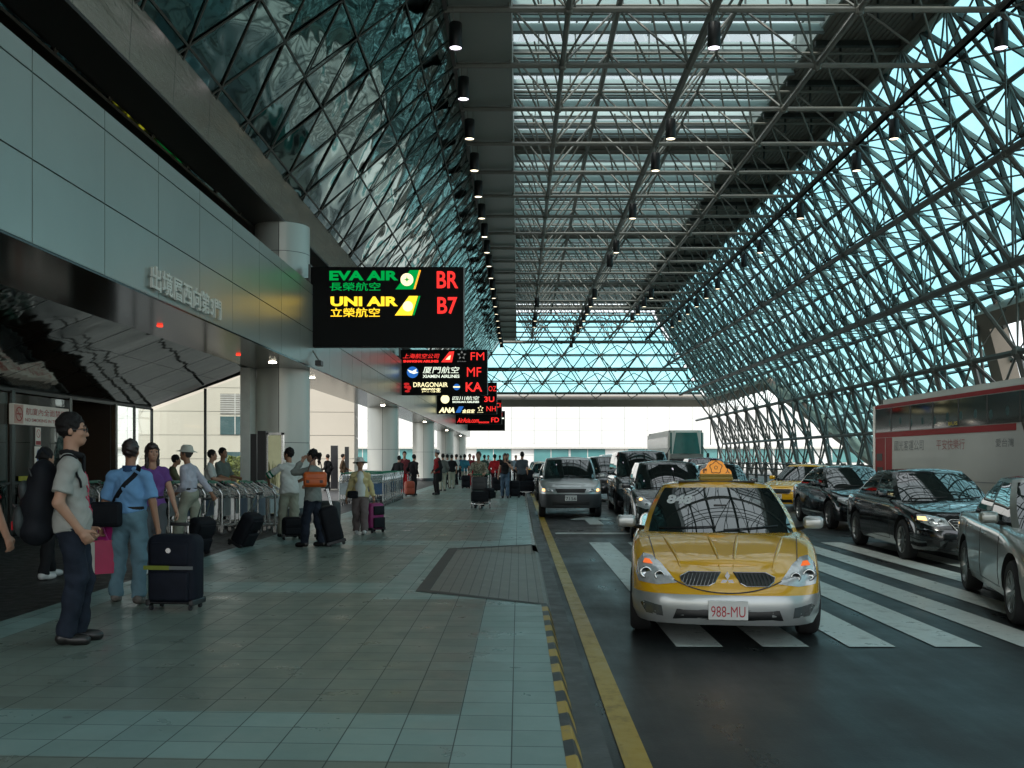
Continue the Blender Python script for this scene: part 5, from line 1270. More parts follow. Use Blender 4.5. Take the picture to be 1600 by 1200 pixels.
for t_ in np.linspace(-1, 1, 15): P.append([(1.16*t_, -.10+.14*t_*t_, 1.95), (1.14*t_, -.06+.14*t_*t_, 3.45)])
mb.grid(np.array(P)); mb.build('windscreen', M('teal_windscreen', (.012, .11, .10), .25, 0, .3, .8, spec=.35), rt2, smooth=True)
mb = MB(); mb.box(-1.15, 1.15, -.05, .0, 1.62, 1.93); mb.build('destination_board', M('grey_board', (.15, .16, .15), .5), rt2)
mb = MB(); mb.box(-1.2, 1.2, -.045, .0, .4, 1.60); mb.build('front_panel', m_black, rt2)
mb = MB(); mb.box(-1.27, -1.24, .4, LB-.3, 2.35, 3.15); mb.build('window_band', M('painted_reflection_window', (.30, .32, .30), .2), rt2)  # pale reflection put into the window colour
mb = MB()
for sd in (-1, 1): mb.rbox(sd*1.45-.1, sd*1.45+.1, -.4, -.3, 1.5, 2.0, .04); mb.tube((sd*1.4, -.3, 2.0), (sd*1.1, 0, 2.5), .03, 6)
mb.build('wing_mirror', m_black, rt2)
buswheels(rt2, (2.6, 8.9))
# ================================================================ people: one continuous body each, grown from a smooth union of tapered limbs
def surface_nets(F, o, h):
    n = F.shape; S = F < 0
    c = np.zeros((n[0]-1, n[1]-1, n[2]-1), np.int8)
    for a in (0, 1):
        for b in (0, 1):
            for d in (0, 1): c += S[a:n[0]-1+a, b:n[1]-1+b, d:n[2]-1+d]
    act = (c > 0) & (c < 8); idx = -np.ones(act.shape, np.int64); I = np.argwhere(act); idx[act] = np.arange(len(I))
    acc = np.zeros((len(I), 3)); cnt = np.zeros(len(I))
    corners = [(a, b, d) for a in (0, 1) for b in (0, 1) for d in (0, 1)]
    for p in corners:
        for ax in range(3):
            if p[ax]: continue
            q = list(p); q[ax] = 1
            f0 = F[I[:, 0]+p[0], I[:, 1]+p[1], I[:, 2]+p[2]]; f1 = F[I[:, 0]+q[0], I[:, 1]+q[1], I[:, 2]+q[2]]
            m = (f0 < 0) != (f1 < 0); t_ = np.where(m, f0/np.where(m, f0-f1, 1), 0)
            pos = np.array(p)[None]+np.zeros((len(I), 3)); pos[:, ax] += t_; acc[m] += pos[m]; cnt[m] += 1
    V = (I + acc/np.maximum(cnt, 1)[:, None])*h + o; quads = []
    for ax in range(3):
        u, w = (ax+1) % 3, (ax+2) % 3; sl0 = [slice(None)]*3; sl1 = [slice(None)]*3; sl0[ax] = slice(0, -1); sl1[ax] = slice(1, None)
        A, B = S[tuple(sl0)], S[tuple(sl1)]
        for flip in (False, True):
            E = np.argwhere((A & ~B) if not flip else (~A & B)); E = E[(E[:, u] > 0) & (E[:, w] > 0) & (E[:, u] < n[u]-1) & (E[:, w] < n[w]-1)]
            g = lambda du, dw: idx[tuple((E - (np.eye(3, dtype=int)[u]*du + np.eye(3, dtype=int)[w]*dw)).T)]
            q = np.stack([g(1, 1), g(0, 1), g(0, 0), g(1, 0)], 1); quads.append(q if not flip else q[:, ::-1])
    Q = np.concatenate(quads); return V, Q[(Q >= 0).all(1)]
class Field:
    def __init__(s, lo, hi, h):
        s.h = h; s.lo = np.array(lo, float); s.n = np.maximum(3, np.ceil((np.array(hi)-s.lo)/h).astype(int)+1); s.F = np.full(s.n, .5, np.float32)
        s.ax = [s.lo[i]+h*np.arange(s.n[i]) for i in range(3)]
    def region(s, lo, hi, m):
        a = np.clip(np.floor((np.array(lo)-m-s.lo)/s.h).astype(int), 0, s.n); b = np.clip(np.ceil((np.array(hi)+m-s.lo)/s.h).astype(int)+1, 0, s.n)
        if (b <= a).any(): return None, None
        sl = tuple(slice(x, y) for x, y in zip(a, b)); P = np.stack(np.meshgrid(*[s.ax[i][sl[i]] for i in range(3)], indexing='ij'), -1); return sl, P
    def put(s, sl, d, k):
        f = s.F[sl]; h = np.clip(.5+.5*(f-d)/k, 0, 1); s.F[sl] = f*(1-h)+d*h-k*h*(1-h)
    def cone(s, a, b, ra, rb, k=.02, inf=0.0, flat=None, el=None):
        """tapered limb a->b; flat: cut plane at b; el=(axis vector, factor): squash along an axis"""
        a = np.array(a, float); b = np.array(b, float); R_ = max(ra, rb)+inf
        sl, P = s.region(np.minimum(a, b)-R_*1.3, np.maximum(a, b)+R_*1.3, k+.015)
        if sl is None: return s
        d = b-a; L2 = d@d; q = P-a; t_ = np.clip((q@d)/max(L2, 1e-9), 0, 1); r = q-t_[..., None]*d
        if el is not None: e, f = el; e = np.array(e, float); r = r+(r@e)[..., None]*e*(f-1)
        dist = np.sqrt((r*r).sum(-1))-(ra+(rb-ra)*t_)-inf
        if flat is not None: u = d/math.sqrt(L2); dist = np.maximum(dist, (P-b)@u-flat)
        s.put(sl, dist, k); return s
    def ell(s, c, r, k=.02, inf=0.0, M=None):
        c = np.array(c, float); r = np.array(r, float)+inf; R_ = r.max(); sl, P = s.region(c-R_, c+R_, k+.015)
        if sl is None: return s
        q = P-c
        if M is not None: q = q@np.array(M)
        k0 = np.sqrt(((q/r)**2).sum(-1)); k1 = np.sqrt(((q/r**2)**2).sum(-1))+1e-9; s.put(sl, k0*(k0-1)/k1, k); return s
    def cut(s, fn, lo=None, hi=None):
        sl, P = s.region(lo if lo is not None else s.lo, hi if hi is not None else s.ax_hi(), 0); s.F[sl] = np.maximum(s.F[sl], fn(P)); return s
    def ax_hi(s): return s.lo+s.h*(s.n-1)
    def warp(s, amp, fr, ph=0.0):
        sl, P = s.region(s.lo, s.ax_hi(), 0); x, y, z = P[..., 0], P[..., 1], P[..., 2]
        s.F += (amp*(np.sin(fr*(z*1.1+x*.6)+ph+2.2*np.sin(fr*.31*x+ph)+1.7*np.sin(fr*.4*y))*np.sin(fr*.53*(y-x)+ph*2+1.1*np.sin(fr*.3*z)))).astype(np.float32); return s
    def mesh(s, name, mat, parent, smooth_it=2):
        V, Q = surface_nets(s.F, s.lo, s.h)
        if len(V) == 0: return None
        if smooth_it:
            e = np.concatenate([Q[:, [0, 1]], Q[:, [1, 2]], Q[:, [2, 3]], Q[:, [3, 0]]]); e = np.concatenate([e, e[:, ::-1]])
            cnt = np.bincount(e[:, 0], minlength=len(V)).astype(float)
            for it in range(smooth_it):
                for lam in (.55, -.50):
                    av = np.stack([np.bincount(e[:, 0], V[e[:, 1], i], len(V)) for i in range(3)], 1)/np.maximum(cnt, 1)[:, None]; V = V+lam*(av-V)
        me = bpy.data.meshes.new(name); me.from_pydata(V.tolist(), [], Q.tolist())
        for m in (mat if isinstance(mat, (list, tuple)) else [mat]): me.materials.append(m)
        me.polygons.foreach_set('use_smooth', [True]*len(me.polygons)); me.update(); o = link(name, me, parent); return o
def ik(a, t_, l1, l2, pole):
    a = np.array(a, float); t_ = np.array(t_, float); d = t_-a; L = np.linalg.norm(d); Lm = min(L, (l1+l2)*.999); u = d/L; t_ = a+u*Lm
    x = (l1*l1-l2*l2+Lm*Lm)/(2*Lm); h = math.sqrt(max(0, l1*l1-x*x)); p = np.array(pole, float); p = p-u*(p@u); p /= np.linalg.norm(p)+1e-9
    return a+u*x+p*h, t_
def rotm(axis, deg):
    return np.array(Matrix.Rotation(R(deg), 3, axis))
SKIN = M('skin', (.42, .23, .15), .5, 0, .08, 9, spec=.4); SKIN2 = M('tanned_skin', (.33, .17, .10), .5, 0, .08, 9, spec=.4)
HAIR = M('black_hair', (.008, .0065, .006), .6, 0, .5, 40, .9, 110, aniso=(1, 1, .2), spec=.25); HAIRB = M('dark_brown_hair', (.022, .013, .010), .38, 0, .3, 30, .5, 90, aniso=(1, 1, .25)); HAIRG = M('greying_hair', (.05, .046, .042), .5, 0, .4, 40, .4, 90)
def cloth(name, c, rough=.85, var=.12, vs=5, bump=.25, bs=120): return M(name, c, rough, 0, var, vs, bump, bs, spec=.2)
DENIM = cloth('blue_denim', (.075, .12, .17), .85, .35, 6); DENIMD = cloth('dark_denim', (.014, .019, .030), .85, .5, 5)
def person(label, x, y, yaw, H=1.72, fem=False, lean=0.0, twist=0.0, head=(0, 0), feet=None, hands=None, hx=.012, top=None, sleeve=.55, hem=0.0, bottom=None, hem_leg=.06, shoe=None, skin=None,
           hair=HAIR, hairstyle='short', fat=1.0, group=None, elbow=None, skirt=False, curl=(.9, .9), lo_w=1.0, jacket=None, z0=0.0, palm=None, knee=None):
    """faces local +y; yaw 0 = away from the camera, 90 = to the right, 180 = to the camera; feet / hands are ankle / wrist targets"""
    rt = empty('person', (x, y, z0), R(-yaw), label, 'person', group); S_ = H/1.72; skin = skin or SKIN
    near = hx < .016; sw = (.150 if fem else .172)*S_; hw_ = .085*S_
    feet = feet or [(-.09, 0, 0), (.09, 0, 0)]
    T = rotm('X', -lean)@rotm('Z', twist); pel = np.array((0, sum(f[1] for f in feet)/2*.6, .92*S_)); up = lambda p: pel+T@(np.array(p, float)*S_)
    neck = up((0, -.01, .50)); Hm = rotm('Z', head[0])@rotm('X', head[1]); hc = neck+T@np.array((0, .025, .175))*S_*1.0
    hd = lambda p: hc+Hm@(np.array(p, float)*S_)
    sh = [up((sx_*sw/S_, -.01, .414)) for sx_ in (-1, 1)]
    hands = hands or [None, None]; H_ = []; E_ = []
    for i, sx_ in enumerate((-1, 1)):
        tg = hands[i]
        tg = np.array(tg, float) if tg is not None else sh[i]+np.array((sx_*.07, .05, -.53))*S_
        po = (elbow or [None, None])[i] or (sx_*.35, -1, -.2); e, w = ik(sh[i], tg, .285*S_, .255*S_, po); E_.append(e); H_.append(w)
    hip = [pel+np.array((sx_*hw_, 0, -.02*S_)) for sx_ in (-1, 1)]; K_ = []; A_ = []
    for i, sx_ in enumerate((-1, 1)):
        tg = np.array((feet[i][0], feet[i][1], feet[i][2]+.085*S_)); k_, a = ik(hip[i], tg, .421*S_, .401*S_, (knee or (0, 1, 0))); K_.append(k_); A_.append(a)
    pts = np.array([hc, *sh, *H_, *E_, *K_, *A_, pel]); lo = pts.min(0)-.28; hi = pts.max(0)+.28; lo[2] = -.03
    hi[1] += .1
    def torso(F, inf=0.0, k=.06):
        f = fat
        F.ell(up((0, .0, .275)), np.array((.149 if not fem else .133, .100*min(f, 1.12), .172))*S_, k, inf, T); F.ell(up((0, .012*f, .10)), np.array((.135 if not fem else .118, .098*f, .18))*S_, k, inf, T)
        F.ell(up((0, -.008, -.03)), np.array((.150 if not fem else .155, .112, .125))*S_, k, inf, T)
        for i, sx_ in enumerate((-1, 1)): F.cone(up((sx_*.02, -.015, .476)), sh[i], .032*S_, .042*S_, k*.5, inf)
        if fem:
            for sx_ in (-1, 1): F.ell(up((sx_*.062, .085, .31)), np.array((.058, .045, .058))*S_, .03, inf, T)
        return F
    # ---- skin: the whole continuous body
    F = Field(lo, hi, hx); torso(F)
    F.cone(neck-T@np.array((0, -.008, .02))*S_, hd((0, -.012, -.07)), .053*S_, .051*S_, .02)
    F.ell(hd((0, -.012, .025)), np.array((.073, .092, .098))*S_, .02, 0, Hm); F.ell(hd((0, .028, -.045)), np.array((.054, .060, .070))*S_, .03, 0, Hm)
    F.ell(hd((0, .062, -.085)), np.array((.028, .024, .022))*S_, .025, 0, Hm)
    if near:
        F.cone(hd((0, .082, .012)), hd((0, .101, -.030)), .008*S_, .0135*S_, .012); F.ell(hd((0, .085, -.066)), np.array((.022, .012, .010))*S_, .01, 0, Hm)
        for sx_ in (-1, 1):
            F.ell(hd((sx_*.074, -.012, -.008)), np.array((.012, .020, .031))*S_, .008, 0, Hm); F.ell(hd((sx_*.038, .060, -.022)), np.array((.024, .022, .022))*S_, .02, 0, Hm); F.cone(hd((sx_*.018, .082, .026)), hd((sx_*.052, .066, .024)), .009*S_, .008*S_, .016)
    for i, sx_ in enumerate((-1, 1)):
        F.cone(sh[i], E_[i], .046*S_, .039*S_, .03); F.cone(E_[i], H_[i], .041*S_, .027*S_, .02)
        fd = (H_[i]-E_[i])/np.linalg.norm(H_[i]-E_[i]); nrm = np.array((palm or [None, None])[i] or (-sx_, 0, 0), float); nrm = nrm-fd*(nrm@fd); nrm /= np.linalg.norm(nrm); wd = np.cross(fd, nrm)*(-sx_)   # wd: towards the thumb (forward)
        if wd[1]*1.0+.001 < 0 and abs(wd[1]) > .3: wd = -wd
        pc = H_[i]+fd*.05*S_; s2 = S_*(.92 if fem else 1.0)
        F.cone(H_[i], H_[i]+fd*.080*s2, .027*s2, .030*s2, .02, 0, None, (nrm, 1.75))
        F.ell(pc, np.array((.040, .040, .040))*s2*.9, .015, -.006)
        if near:
            cl = curl[i]
            for j, (o_, ln, rr) in enumerate(((.030, .074, .0098), (.010, .082, .0102), (-.010, .077, .0098), (-.029, .062, .0088))):
                b0 = H_[i]+fd*.085*s2+wd*o_*s2; d1 = fd*math.cos(cl*.5)+nrm*math.sin(cl*.5); d2 = fd*math.cos(cl*1.25)+nrm*math.sin(cl*1.25); d3 = fd*math.cos(cl*1.9)+nrm*math.sin(cl*1.9)
                b1 = b0+d1*ln*.45*s2; b2 = b1+d2*ln*.32*s2; b3 = b2+d3*ln*.25*s2
                F.cone(b0-fd*.02, b1, rr*1.05*s2, rr*s2, .006); F.cone(b1, b2, rr*s2, rr*.93*s2, .005); F.cone(b2, b3, rr*.93*s2, rr*.8*s2, .005)
            b0 = H_[i]+fd*.030*s2+wd*.030*s2; d1 = fd*.62+wd*.62+nrm*.35; d1 /= np.linalg.norm(d1); b1 = b0+d1*.045*s2; d2 = fd*.9+wd*.2+nrm*(.3+.4*cl); d2 /= np.linalg.norm(d2)
            F.cone(b0, b1, .015*s2, .0125*s2, .012); F.cone(b1, b1+d2*.036*s2, .0122*s2, .0098*s2, .006)
        else: F.cone(pc+fd*.03*s2, H_[i]+fd*.15*s2+nrm*.04*curl[i], .026*s2, .018*s2, .02)
        F.cone(hip[i], K_[i], .078*S_, .052*S_, .04); F.cone(K_[i], A_[i], .052*S_, .036*S_, .03); F.ell(K_[i]+(A_[i]-K_[i])*.3+np.array((0, -.012, 0)), np.array((.040, .042, .10))*S_, .03)
    toes = []
    for i in range(2):
        fy = feet[i][3] if len(feet[i]) > 3 else 0; up_ = feet[i][4] if len(feet[i]) > 4 else 0.0      # foot yaw, heel/toe pitch
        fdv = np.array((math.sin(R(fy)), math.cos(R(fy)), 0))*math.cos(R(up_))+np.array((0, 0, math.sin(R(up_)))); toes.append(fdv)
        a = A_[i]; F.cone(a+np.array((0, 0, -.045))*S_-fdv*.03*S_, a+np.array((0, 0, -.052))*S_+fdv*.12*S_, .030*S_, .026*S_, .03)
    F.mesh('body', skin, rt) if False else None
    bo = F.mesh('body', skin, rt)
    # ---- clothes
    ph = (x*3.7+y*1.3) % 6
    wz = up((0, 0, .02))[2]+hem*S_                          # hem height of the top
    if top is not None:
        G = Field(lo, hi, hx*1.1); torso(G, .021*S_)
        if hem < -.06: G.cone(up((0, .0, .05)), pel+np.array((0, 0, hem*S_-.03)), .135*S_*lo_w, .150*S_*lo_w, .05, .01, None, ((0, 1, 0), 1.25))
        sl_ = sleeve
        for i, sx_ in enumerate((-1, 1)):
            if sl_ <= 1.0 and sl_ > 0: G.cone(sh[i], sh[i]+(E_[i]-sh[i])*sl_, .051*S_, .056*S_*(1.0 if fem else 1.08), .03, .010, 0.0)
            elif sl_ > 1.0: G.cone(sh[i], E_[i], .052*S_, .048*S_, .03, .010); G.cone(E_[i], E_[i]+(H_[i]-E_[i])*min(1, sl_-1)*.97, .050*S_, .038*S_, .025, .009, 0.0)
        # tuck of the collar
        G.warp(.010, 22, ph); G.warp(.0042, 55, ph+2) if near else None; nk = neck+T@np.array((0, .02, .02))*S_; G.cut(lambda P: ((.064 if near else .056)*S_ - np.sqrt(((P-nk)**2*np.array((1, 1, .6))).sum(-1))), nk-.1, nk+.1); 
        G.cut(lambda P: wz-P[..., 2]+.012*np.sin(P[..., 0]*23+ph)) if True else None
        to = G.mesh('shirt', top, rt); rt['_shirt'] = 1
    else: to = None
    if bottom is not None:
        G = Field(lo, hi, hx*1.1); G.ell(up((0, -.008, -.03)), np.array((.152 if not fem else .157, .115, .125))*S_, .05, .010, T); G.ell(up((0, .01*fat, .06)), np.array((.132, .098*fat, .10))*S_, .05, .010, T)
        for i in range(2):
            if skirt: continue
            G.cone(hip[i], K_[i], .085*S_, .064*S_*lo_w, .035, .013); e = A_[i]+(K_[i]-A_[i])*max(0, (hem_leg-.06))/.4; G.cone(K_[i], e+np.array((0, -.008, -.02)), .062*S_*lo_w, .056*S_*lo_w, .03, .013, .0)
        if skirt: G.cone(pel+np.array((0, 0, -.05)), pel+np.array((0, 0, -.45)), .15*S_, .19*S_, .04, .01, 0, ((0, 1, 0), 1.2))
        G.warp(.010, 20, ph+1); G.warp(.0035, 52, ph+3) if near else None; wt_ = up((0, 0, .095))[2] if hem > -.04 else wz+.035; G.cut(lambda P: P[..., 2]-wt_); 
        G.mesh('trousers' if not skirt else 'skirt', bottom, rt)
        if near and hem > -.06:
            mb = MB(); c0 = up((0, .006, .085)); n_ = 28; vs = []
            pr = .158 if not fem else .15
            for k_ in range(n_):
                a = 2*math.pi*k_/n_; vs.append([(c0[0]+math.cos(a)*pr*S_*rr, c0[1]+math.sin(a)*.122*S_*rr*max(1, fat*.97), c0[2]+dz) for rr, dz in ((.94, -.02), (1.0, -.02), (1.0, .015), (.94, .015))])
            P = np.array(vs+[vs[0]]); mb.grid(P); mb.build('belt', cloth('black_leather_belt', (.012, .011, .010), .4), rt, smooth=True, angle=40)
    if shoe is not None:
        for i in range(2):
            G = Field(A_[i]-.28, A_[i]+.28, max(hx, .010)); a = A_[i]; f = toes[i]; dn = np.array((0, 0, -1.)); hl = a+dn*.035*S_-f*.035*S_; tp = a+dn*.050*S_+f*.135*S_; sd_ = np.array((f[1], -f[0], 0.))
            G.cone(hl, tp, .043*S_, .036*S_, .03); G.cone(a-f*.02*S_+dn*.01, hl, .042*S_, .042*S_, .03); G.ell(a+dn*.045*S_+f*.085*S_, np.array((.046, .07, .040))*S_, .03)
            zf = min(tp[2], hl[2])-.036*S_; sole = lambda P: -((P-(hl+dn*.042*S_))@np.cross(sd_, f)) if False else (hl[2]-.048*S_+((P-hl)@f)*((tp[2]-hl[2])/.17) - P[..., 2])
            G.cut(sole); G.mesh('shoe', shoe, rt)
    # ---- hair
    if hair is not None:
        G = Field(hc-np.array((.22, .26, .55 if hairstyle == 'long' else .25)), hc+.24, max(hx*.8, .008)); sc = S_
        G.ell(hd((0, -.016, .030)), np.array((.0765, .094, .101))*sc, .02, .004, Hm)
        if hairstyle in ('short', 'full'): 
            t2 = .007 if hairstyle == 'full' else .002
            G.ell(hd((0, -.03, .045)), np.array((.0765, .086, .092))*sc, .02, t2, Hm)
        fc = hd((0, .115, -.035)); loc = lambda P: (P-hc)@Hm/sc
        def facecut(P):
            q = loc(P); a = .52*np.ones(1); e = np.sqrt((q[..., 0]/(.092 if hairstyle != 'long' else .074))**2+((q[..., 1]-.105)/(.100 if hairstyle != 'bald' else .12))**2+((q[..., 2]+.030)/.106)**2); return (1-e)*.07*sc
        G.cut(facecut); G.cut(lambda P: (-.062-loc(P)[..., 2])*sc) if hairstyle != 'long' else None
        if hairstyle in ('short', 'full', 'bald'):
            G.cut(lambda P: (lambda q: np.minimum(q[..., 1]-.0, -q[..., 2]-.012))(loc(P))*sc)                 # no hair below the temples in front of the ears
        if hairstyle == 'bald': G.cut(lambda P: (lambda q: .062-np.sqrt((q[..., 0]/1.0)**2+((q[..., 1]+.03)/1.1)**2+((q[..., 2]-.13)/.95)**2))(loc(P))*sc)
        if hairstyle == 'long':
            for sx_ in (-1, 1): G.cone(hd((sx_*.062, -.01, .03)), hd((sx_*.070, .005, -.20)), .030*sc, .024*sc, .03)
            G.cone(hd((0, -.07, .03)), hd((0, -.085, -.24)), .060*sc, .055*sc, .03, 0, None, (Hm[:, 0], .75)); G.ell(hd((0, .055, .075)), np.array((.062, .036, .035))*sc, .02, 0, Hm)
        if hairstyle == 'tail':
            G.ell(hd((0, -.125, .035)), np.array((.036, .036, .036))*sc, .015, 0, Hm); G.cone(hd((0, -.15, .04)), hd((0, -.15, -.13)), .040*sc, .018*sc, .02)
        G.warp(.006, 95, ph); G.mesh('hair', hair, rt)
    if near:
        for sx_ in (-1, 1):
            mb = MB(); c = hd((sx_*.033, .0795, .006)); mb.ball(c, .0105*S_, seg=10); mb.build('eye', M('eye_white_dark', (.10, .085, .08), .15), rt, smooth=True)
            mb = MB(); mb.path([hd((sx_*.016, .090, .034)), hd((sx_*.034, .088, .040)), hd((sx_*.054, .074, .035))], .0035*S_, 5); mb.build('eyebrow', HAIR, rt, smooth=True)
        mb = MB(); mb.path([hd((-.020, .087, -.065)), hd((0, .0945, -.065)), hd((.020, .087, -.065))], .0035*S_, 6); mb.build('lips', M('lips', (.30, .12, .09), .45), rt, smooth=True)
    return dict(rt=rt, hd=hd, Hm=Hm, up=up, T=T, sh=sh, wr=H_, el=E_, top=to, S=S_, pel=pel, neck=neck, ank=A_, toe=toes)
def world(p, q):
    """local point -> world"""
    a = p['rt'].rotation_euler.z; q = np.array(q, float); return np.array((math.cos(a)*q[0]-math.sin(a)*q[1], math.sin(a)*q[0]+math.cos(a)*q[1], q[2]))+np.array(p['rt'].location)
def local(p, q):
    a = p['rt'].rotation_euler.z; d = np.array(q, float)-np.array(p['rt'].location); return np.array((math.cos(a)*d[0]+math.sin(a)*d[1], -math.sin(a)*d[0]+math.cos(a)*d[1], d[2]))
def bvh_of(ob):
    bm = bmesh.new(); bm.from_mesh(ob.data); b = BVHTree.FromBMesh(bm); bm.free(); return b
def strap(pts_fn, bv, n, width, off, name, mat, parent, centre):
    """a band lying on the clothes: pts_fn(t) aim points, shrunk towards centre(t) onto the surface"""
    P = []; prev = None
    for t_ in np.linspace(0, 1, n):
        a = np.array(pts_fn(t_), float); c = np.array(centre(t_), float); d = c-a; d /= np.linalg.norm(d); h = bv.ray_cast(Vector(a), Vector(d))
        P.append((np.array(h[0]) if h[0] is not None else c-d*.15)-d*off)
    P = np.array(P); rows = []
    for i in range(n):
        tg = P[min(n-1, i+1)]-P[max(0, i-1)]; tg /= np.linalg.norm(tg)+1e-9; c = np.array(centre(i/(n-1))); nr = P[i]-c; nr -= tg*(nr@tg); nr /= np.linalg.norm(nr)+1e-9; s_ = np.cross(tg, nr)*width/2
        rows.append([P[i]-s_, P[i]+s_, P[i]+s_-nr*.012, P[i]-s_-nr*.012, P[i]-s_])
    return MB().grid(np.array(rows)).build(name, mat, parent, smooth=True, angle=40)
def hat(p, mat, brim=.055, h=.085, kind='bucket', tilt=0):
    hd, Hm, S = p['hd'], p['Hm'], p['S']; mb = MB()
    prof = [(.0, .135+h*.12), (.055, .135+h*.10), (.082, .105+h*.1), (.094, .055), (.098+brim*.05, .048), (.098+brim, .048-brim*.35), (.099+brim, .043-brim*.35), (.092, .040), (.088, .05)]
    n = 28; rows = []
    for k in range(n+1):
        a = 2*math.pi*k/n; rows.append([hd((r*math.cos(a)*.98, -.014+r*math.sin(a)*1.17, z+.012)) for r, z in prof])
    return mb.grid(np.array(rows)).build('hat', mat, p['rt'], smooth=True, weld=True, angle=50)
# ================================================================ luggage and trolleys
m_nyl = M('black_nylon', (.007, .008, .011), .7, 0, .25, 7, .3, 140, spec=.2); m_nylg = M('dark_grey_nylon', (.035, .042, .042), .65, 0, .2, 7, .3, 140)
def suitcase(label, x, y, yaw, w=.46, d=.26, h=.68, mat=None, handle=.38, lean=0, band=None, trim=None, tag_=None, group=None, cat='suitcase', side=None):
    """upright wheeled case; front face towards local -y"""
    rt = empty('suitcase', (x, y, .0), R(yaw), label, cat, group); rt.rotation_euler = (R(lean), 0, R(yaw)); mat = mat or m_nyl
    mb = MB(); mb.rbox(-w/2, w/2, -d/2, d/2, .055, h, min(.085, d*.33), 5); b = mb.build('shell', mat, rt, smooth=True, angle=35)
    mb = MB(); mb.rbox(-w*.40, w*.40, -d/2-.035, -d/2+.02, .10, h*.52, .025, 3); mb.rbox(-w*.38, w*.38, -d/2-.022, -d/2+.02, h*.60, h*.90, .018, 3); mb.build('pocket', side or mat, rt, smooth=True, angle=35)
    mb = MB()
    for z_ in (.10, .14): pass
    for sx_ in (-1, 1): mb.rbox(sx_*w*.44-.025, sx_*w*.44+.025, -d/2-.01, d/2+.01, .05, .11, .012)
    mb.rbox(-w*.47, w*.47, -d/2-.004, d/2+.004, .075, .085, .003); mb.build('corner_guard', m_black, rt)
    for sx_ in (-1, 1):
        for sy_ in (-1, 1):
            mb = MB(); mb.lathe([(0, -.012), (.028, -.012), (.030, 0), (.028, .012), (0, .012)], (sx_*w*.40, sy_*d*.38, .031), 'x', 12); mb.build('wheel', m_rub, rt, smooth=True, angle=40)
    if handle:
        mb = MB(); 
        for sx_ in (-1, 1): mb.tube((sx_*w*.17, d*.30, h-.02), (sx_*w*.17, d*.30, h+handle), .011, 8)
        mb.build('telescopic_tube', m_chrome, rt); mb = MB(); mb.rbox(-w*.20, w*.20, d*.30-.02, d*.30+.02, h+handle-.015, h+handle+.02, .012); mb.build('handle', m_black, rt, smooth=True, angle=40)
    if band:
        mb = MB(); mb.box(-w/2-.003, w*.02, -d/2-.026, -d/2-.021, h*.545, h*.60); mb.build('strap', band, rt); mb = MB(); mb.box(w*.02, w/2, -d/2-.026, -d/2-.021, h*.55, h*.595); mb.build('strap_band', M('pale_strap_band', (.12, .13, .13), .5), rt)
    if trim: mb = MB(); mb.lathe([(0, -.004), (.026, -.004), (.026, 0)], (0, -d/2-.022, h*.80), 'y', 16); mb.build('badge', trim, rt)
    if tag_: mb = MB(); mb.rbox(-w*.30, -w*.14, -d/2-.045, -d/2-.036, h*.78, h*.95, .003); mb.build('luggage_tag', tag_, rt)
    return rt
def bag(name, label, cat, loc, yaw, w, d, h, mat, group=None, r=.04, strap_=None, sag=0.0, parts=()):
    rt = empty(name, loc, R(yaw), label, cat, group); mb = MB(); mb.rbox(-w/2, w/2, -d/2, d/2, 0, h, r, 4); mb.build('pouch', mat, rt, smooth=True, angle=40)
    mb = MB(); mb.rbox(-w*.46, w*.46, -d/2-.012, -d/2+.02, h*.08, h*.62, .012, 3); mb.build('front_pocket', mat, rt, smooth=True, angle=40); return rt
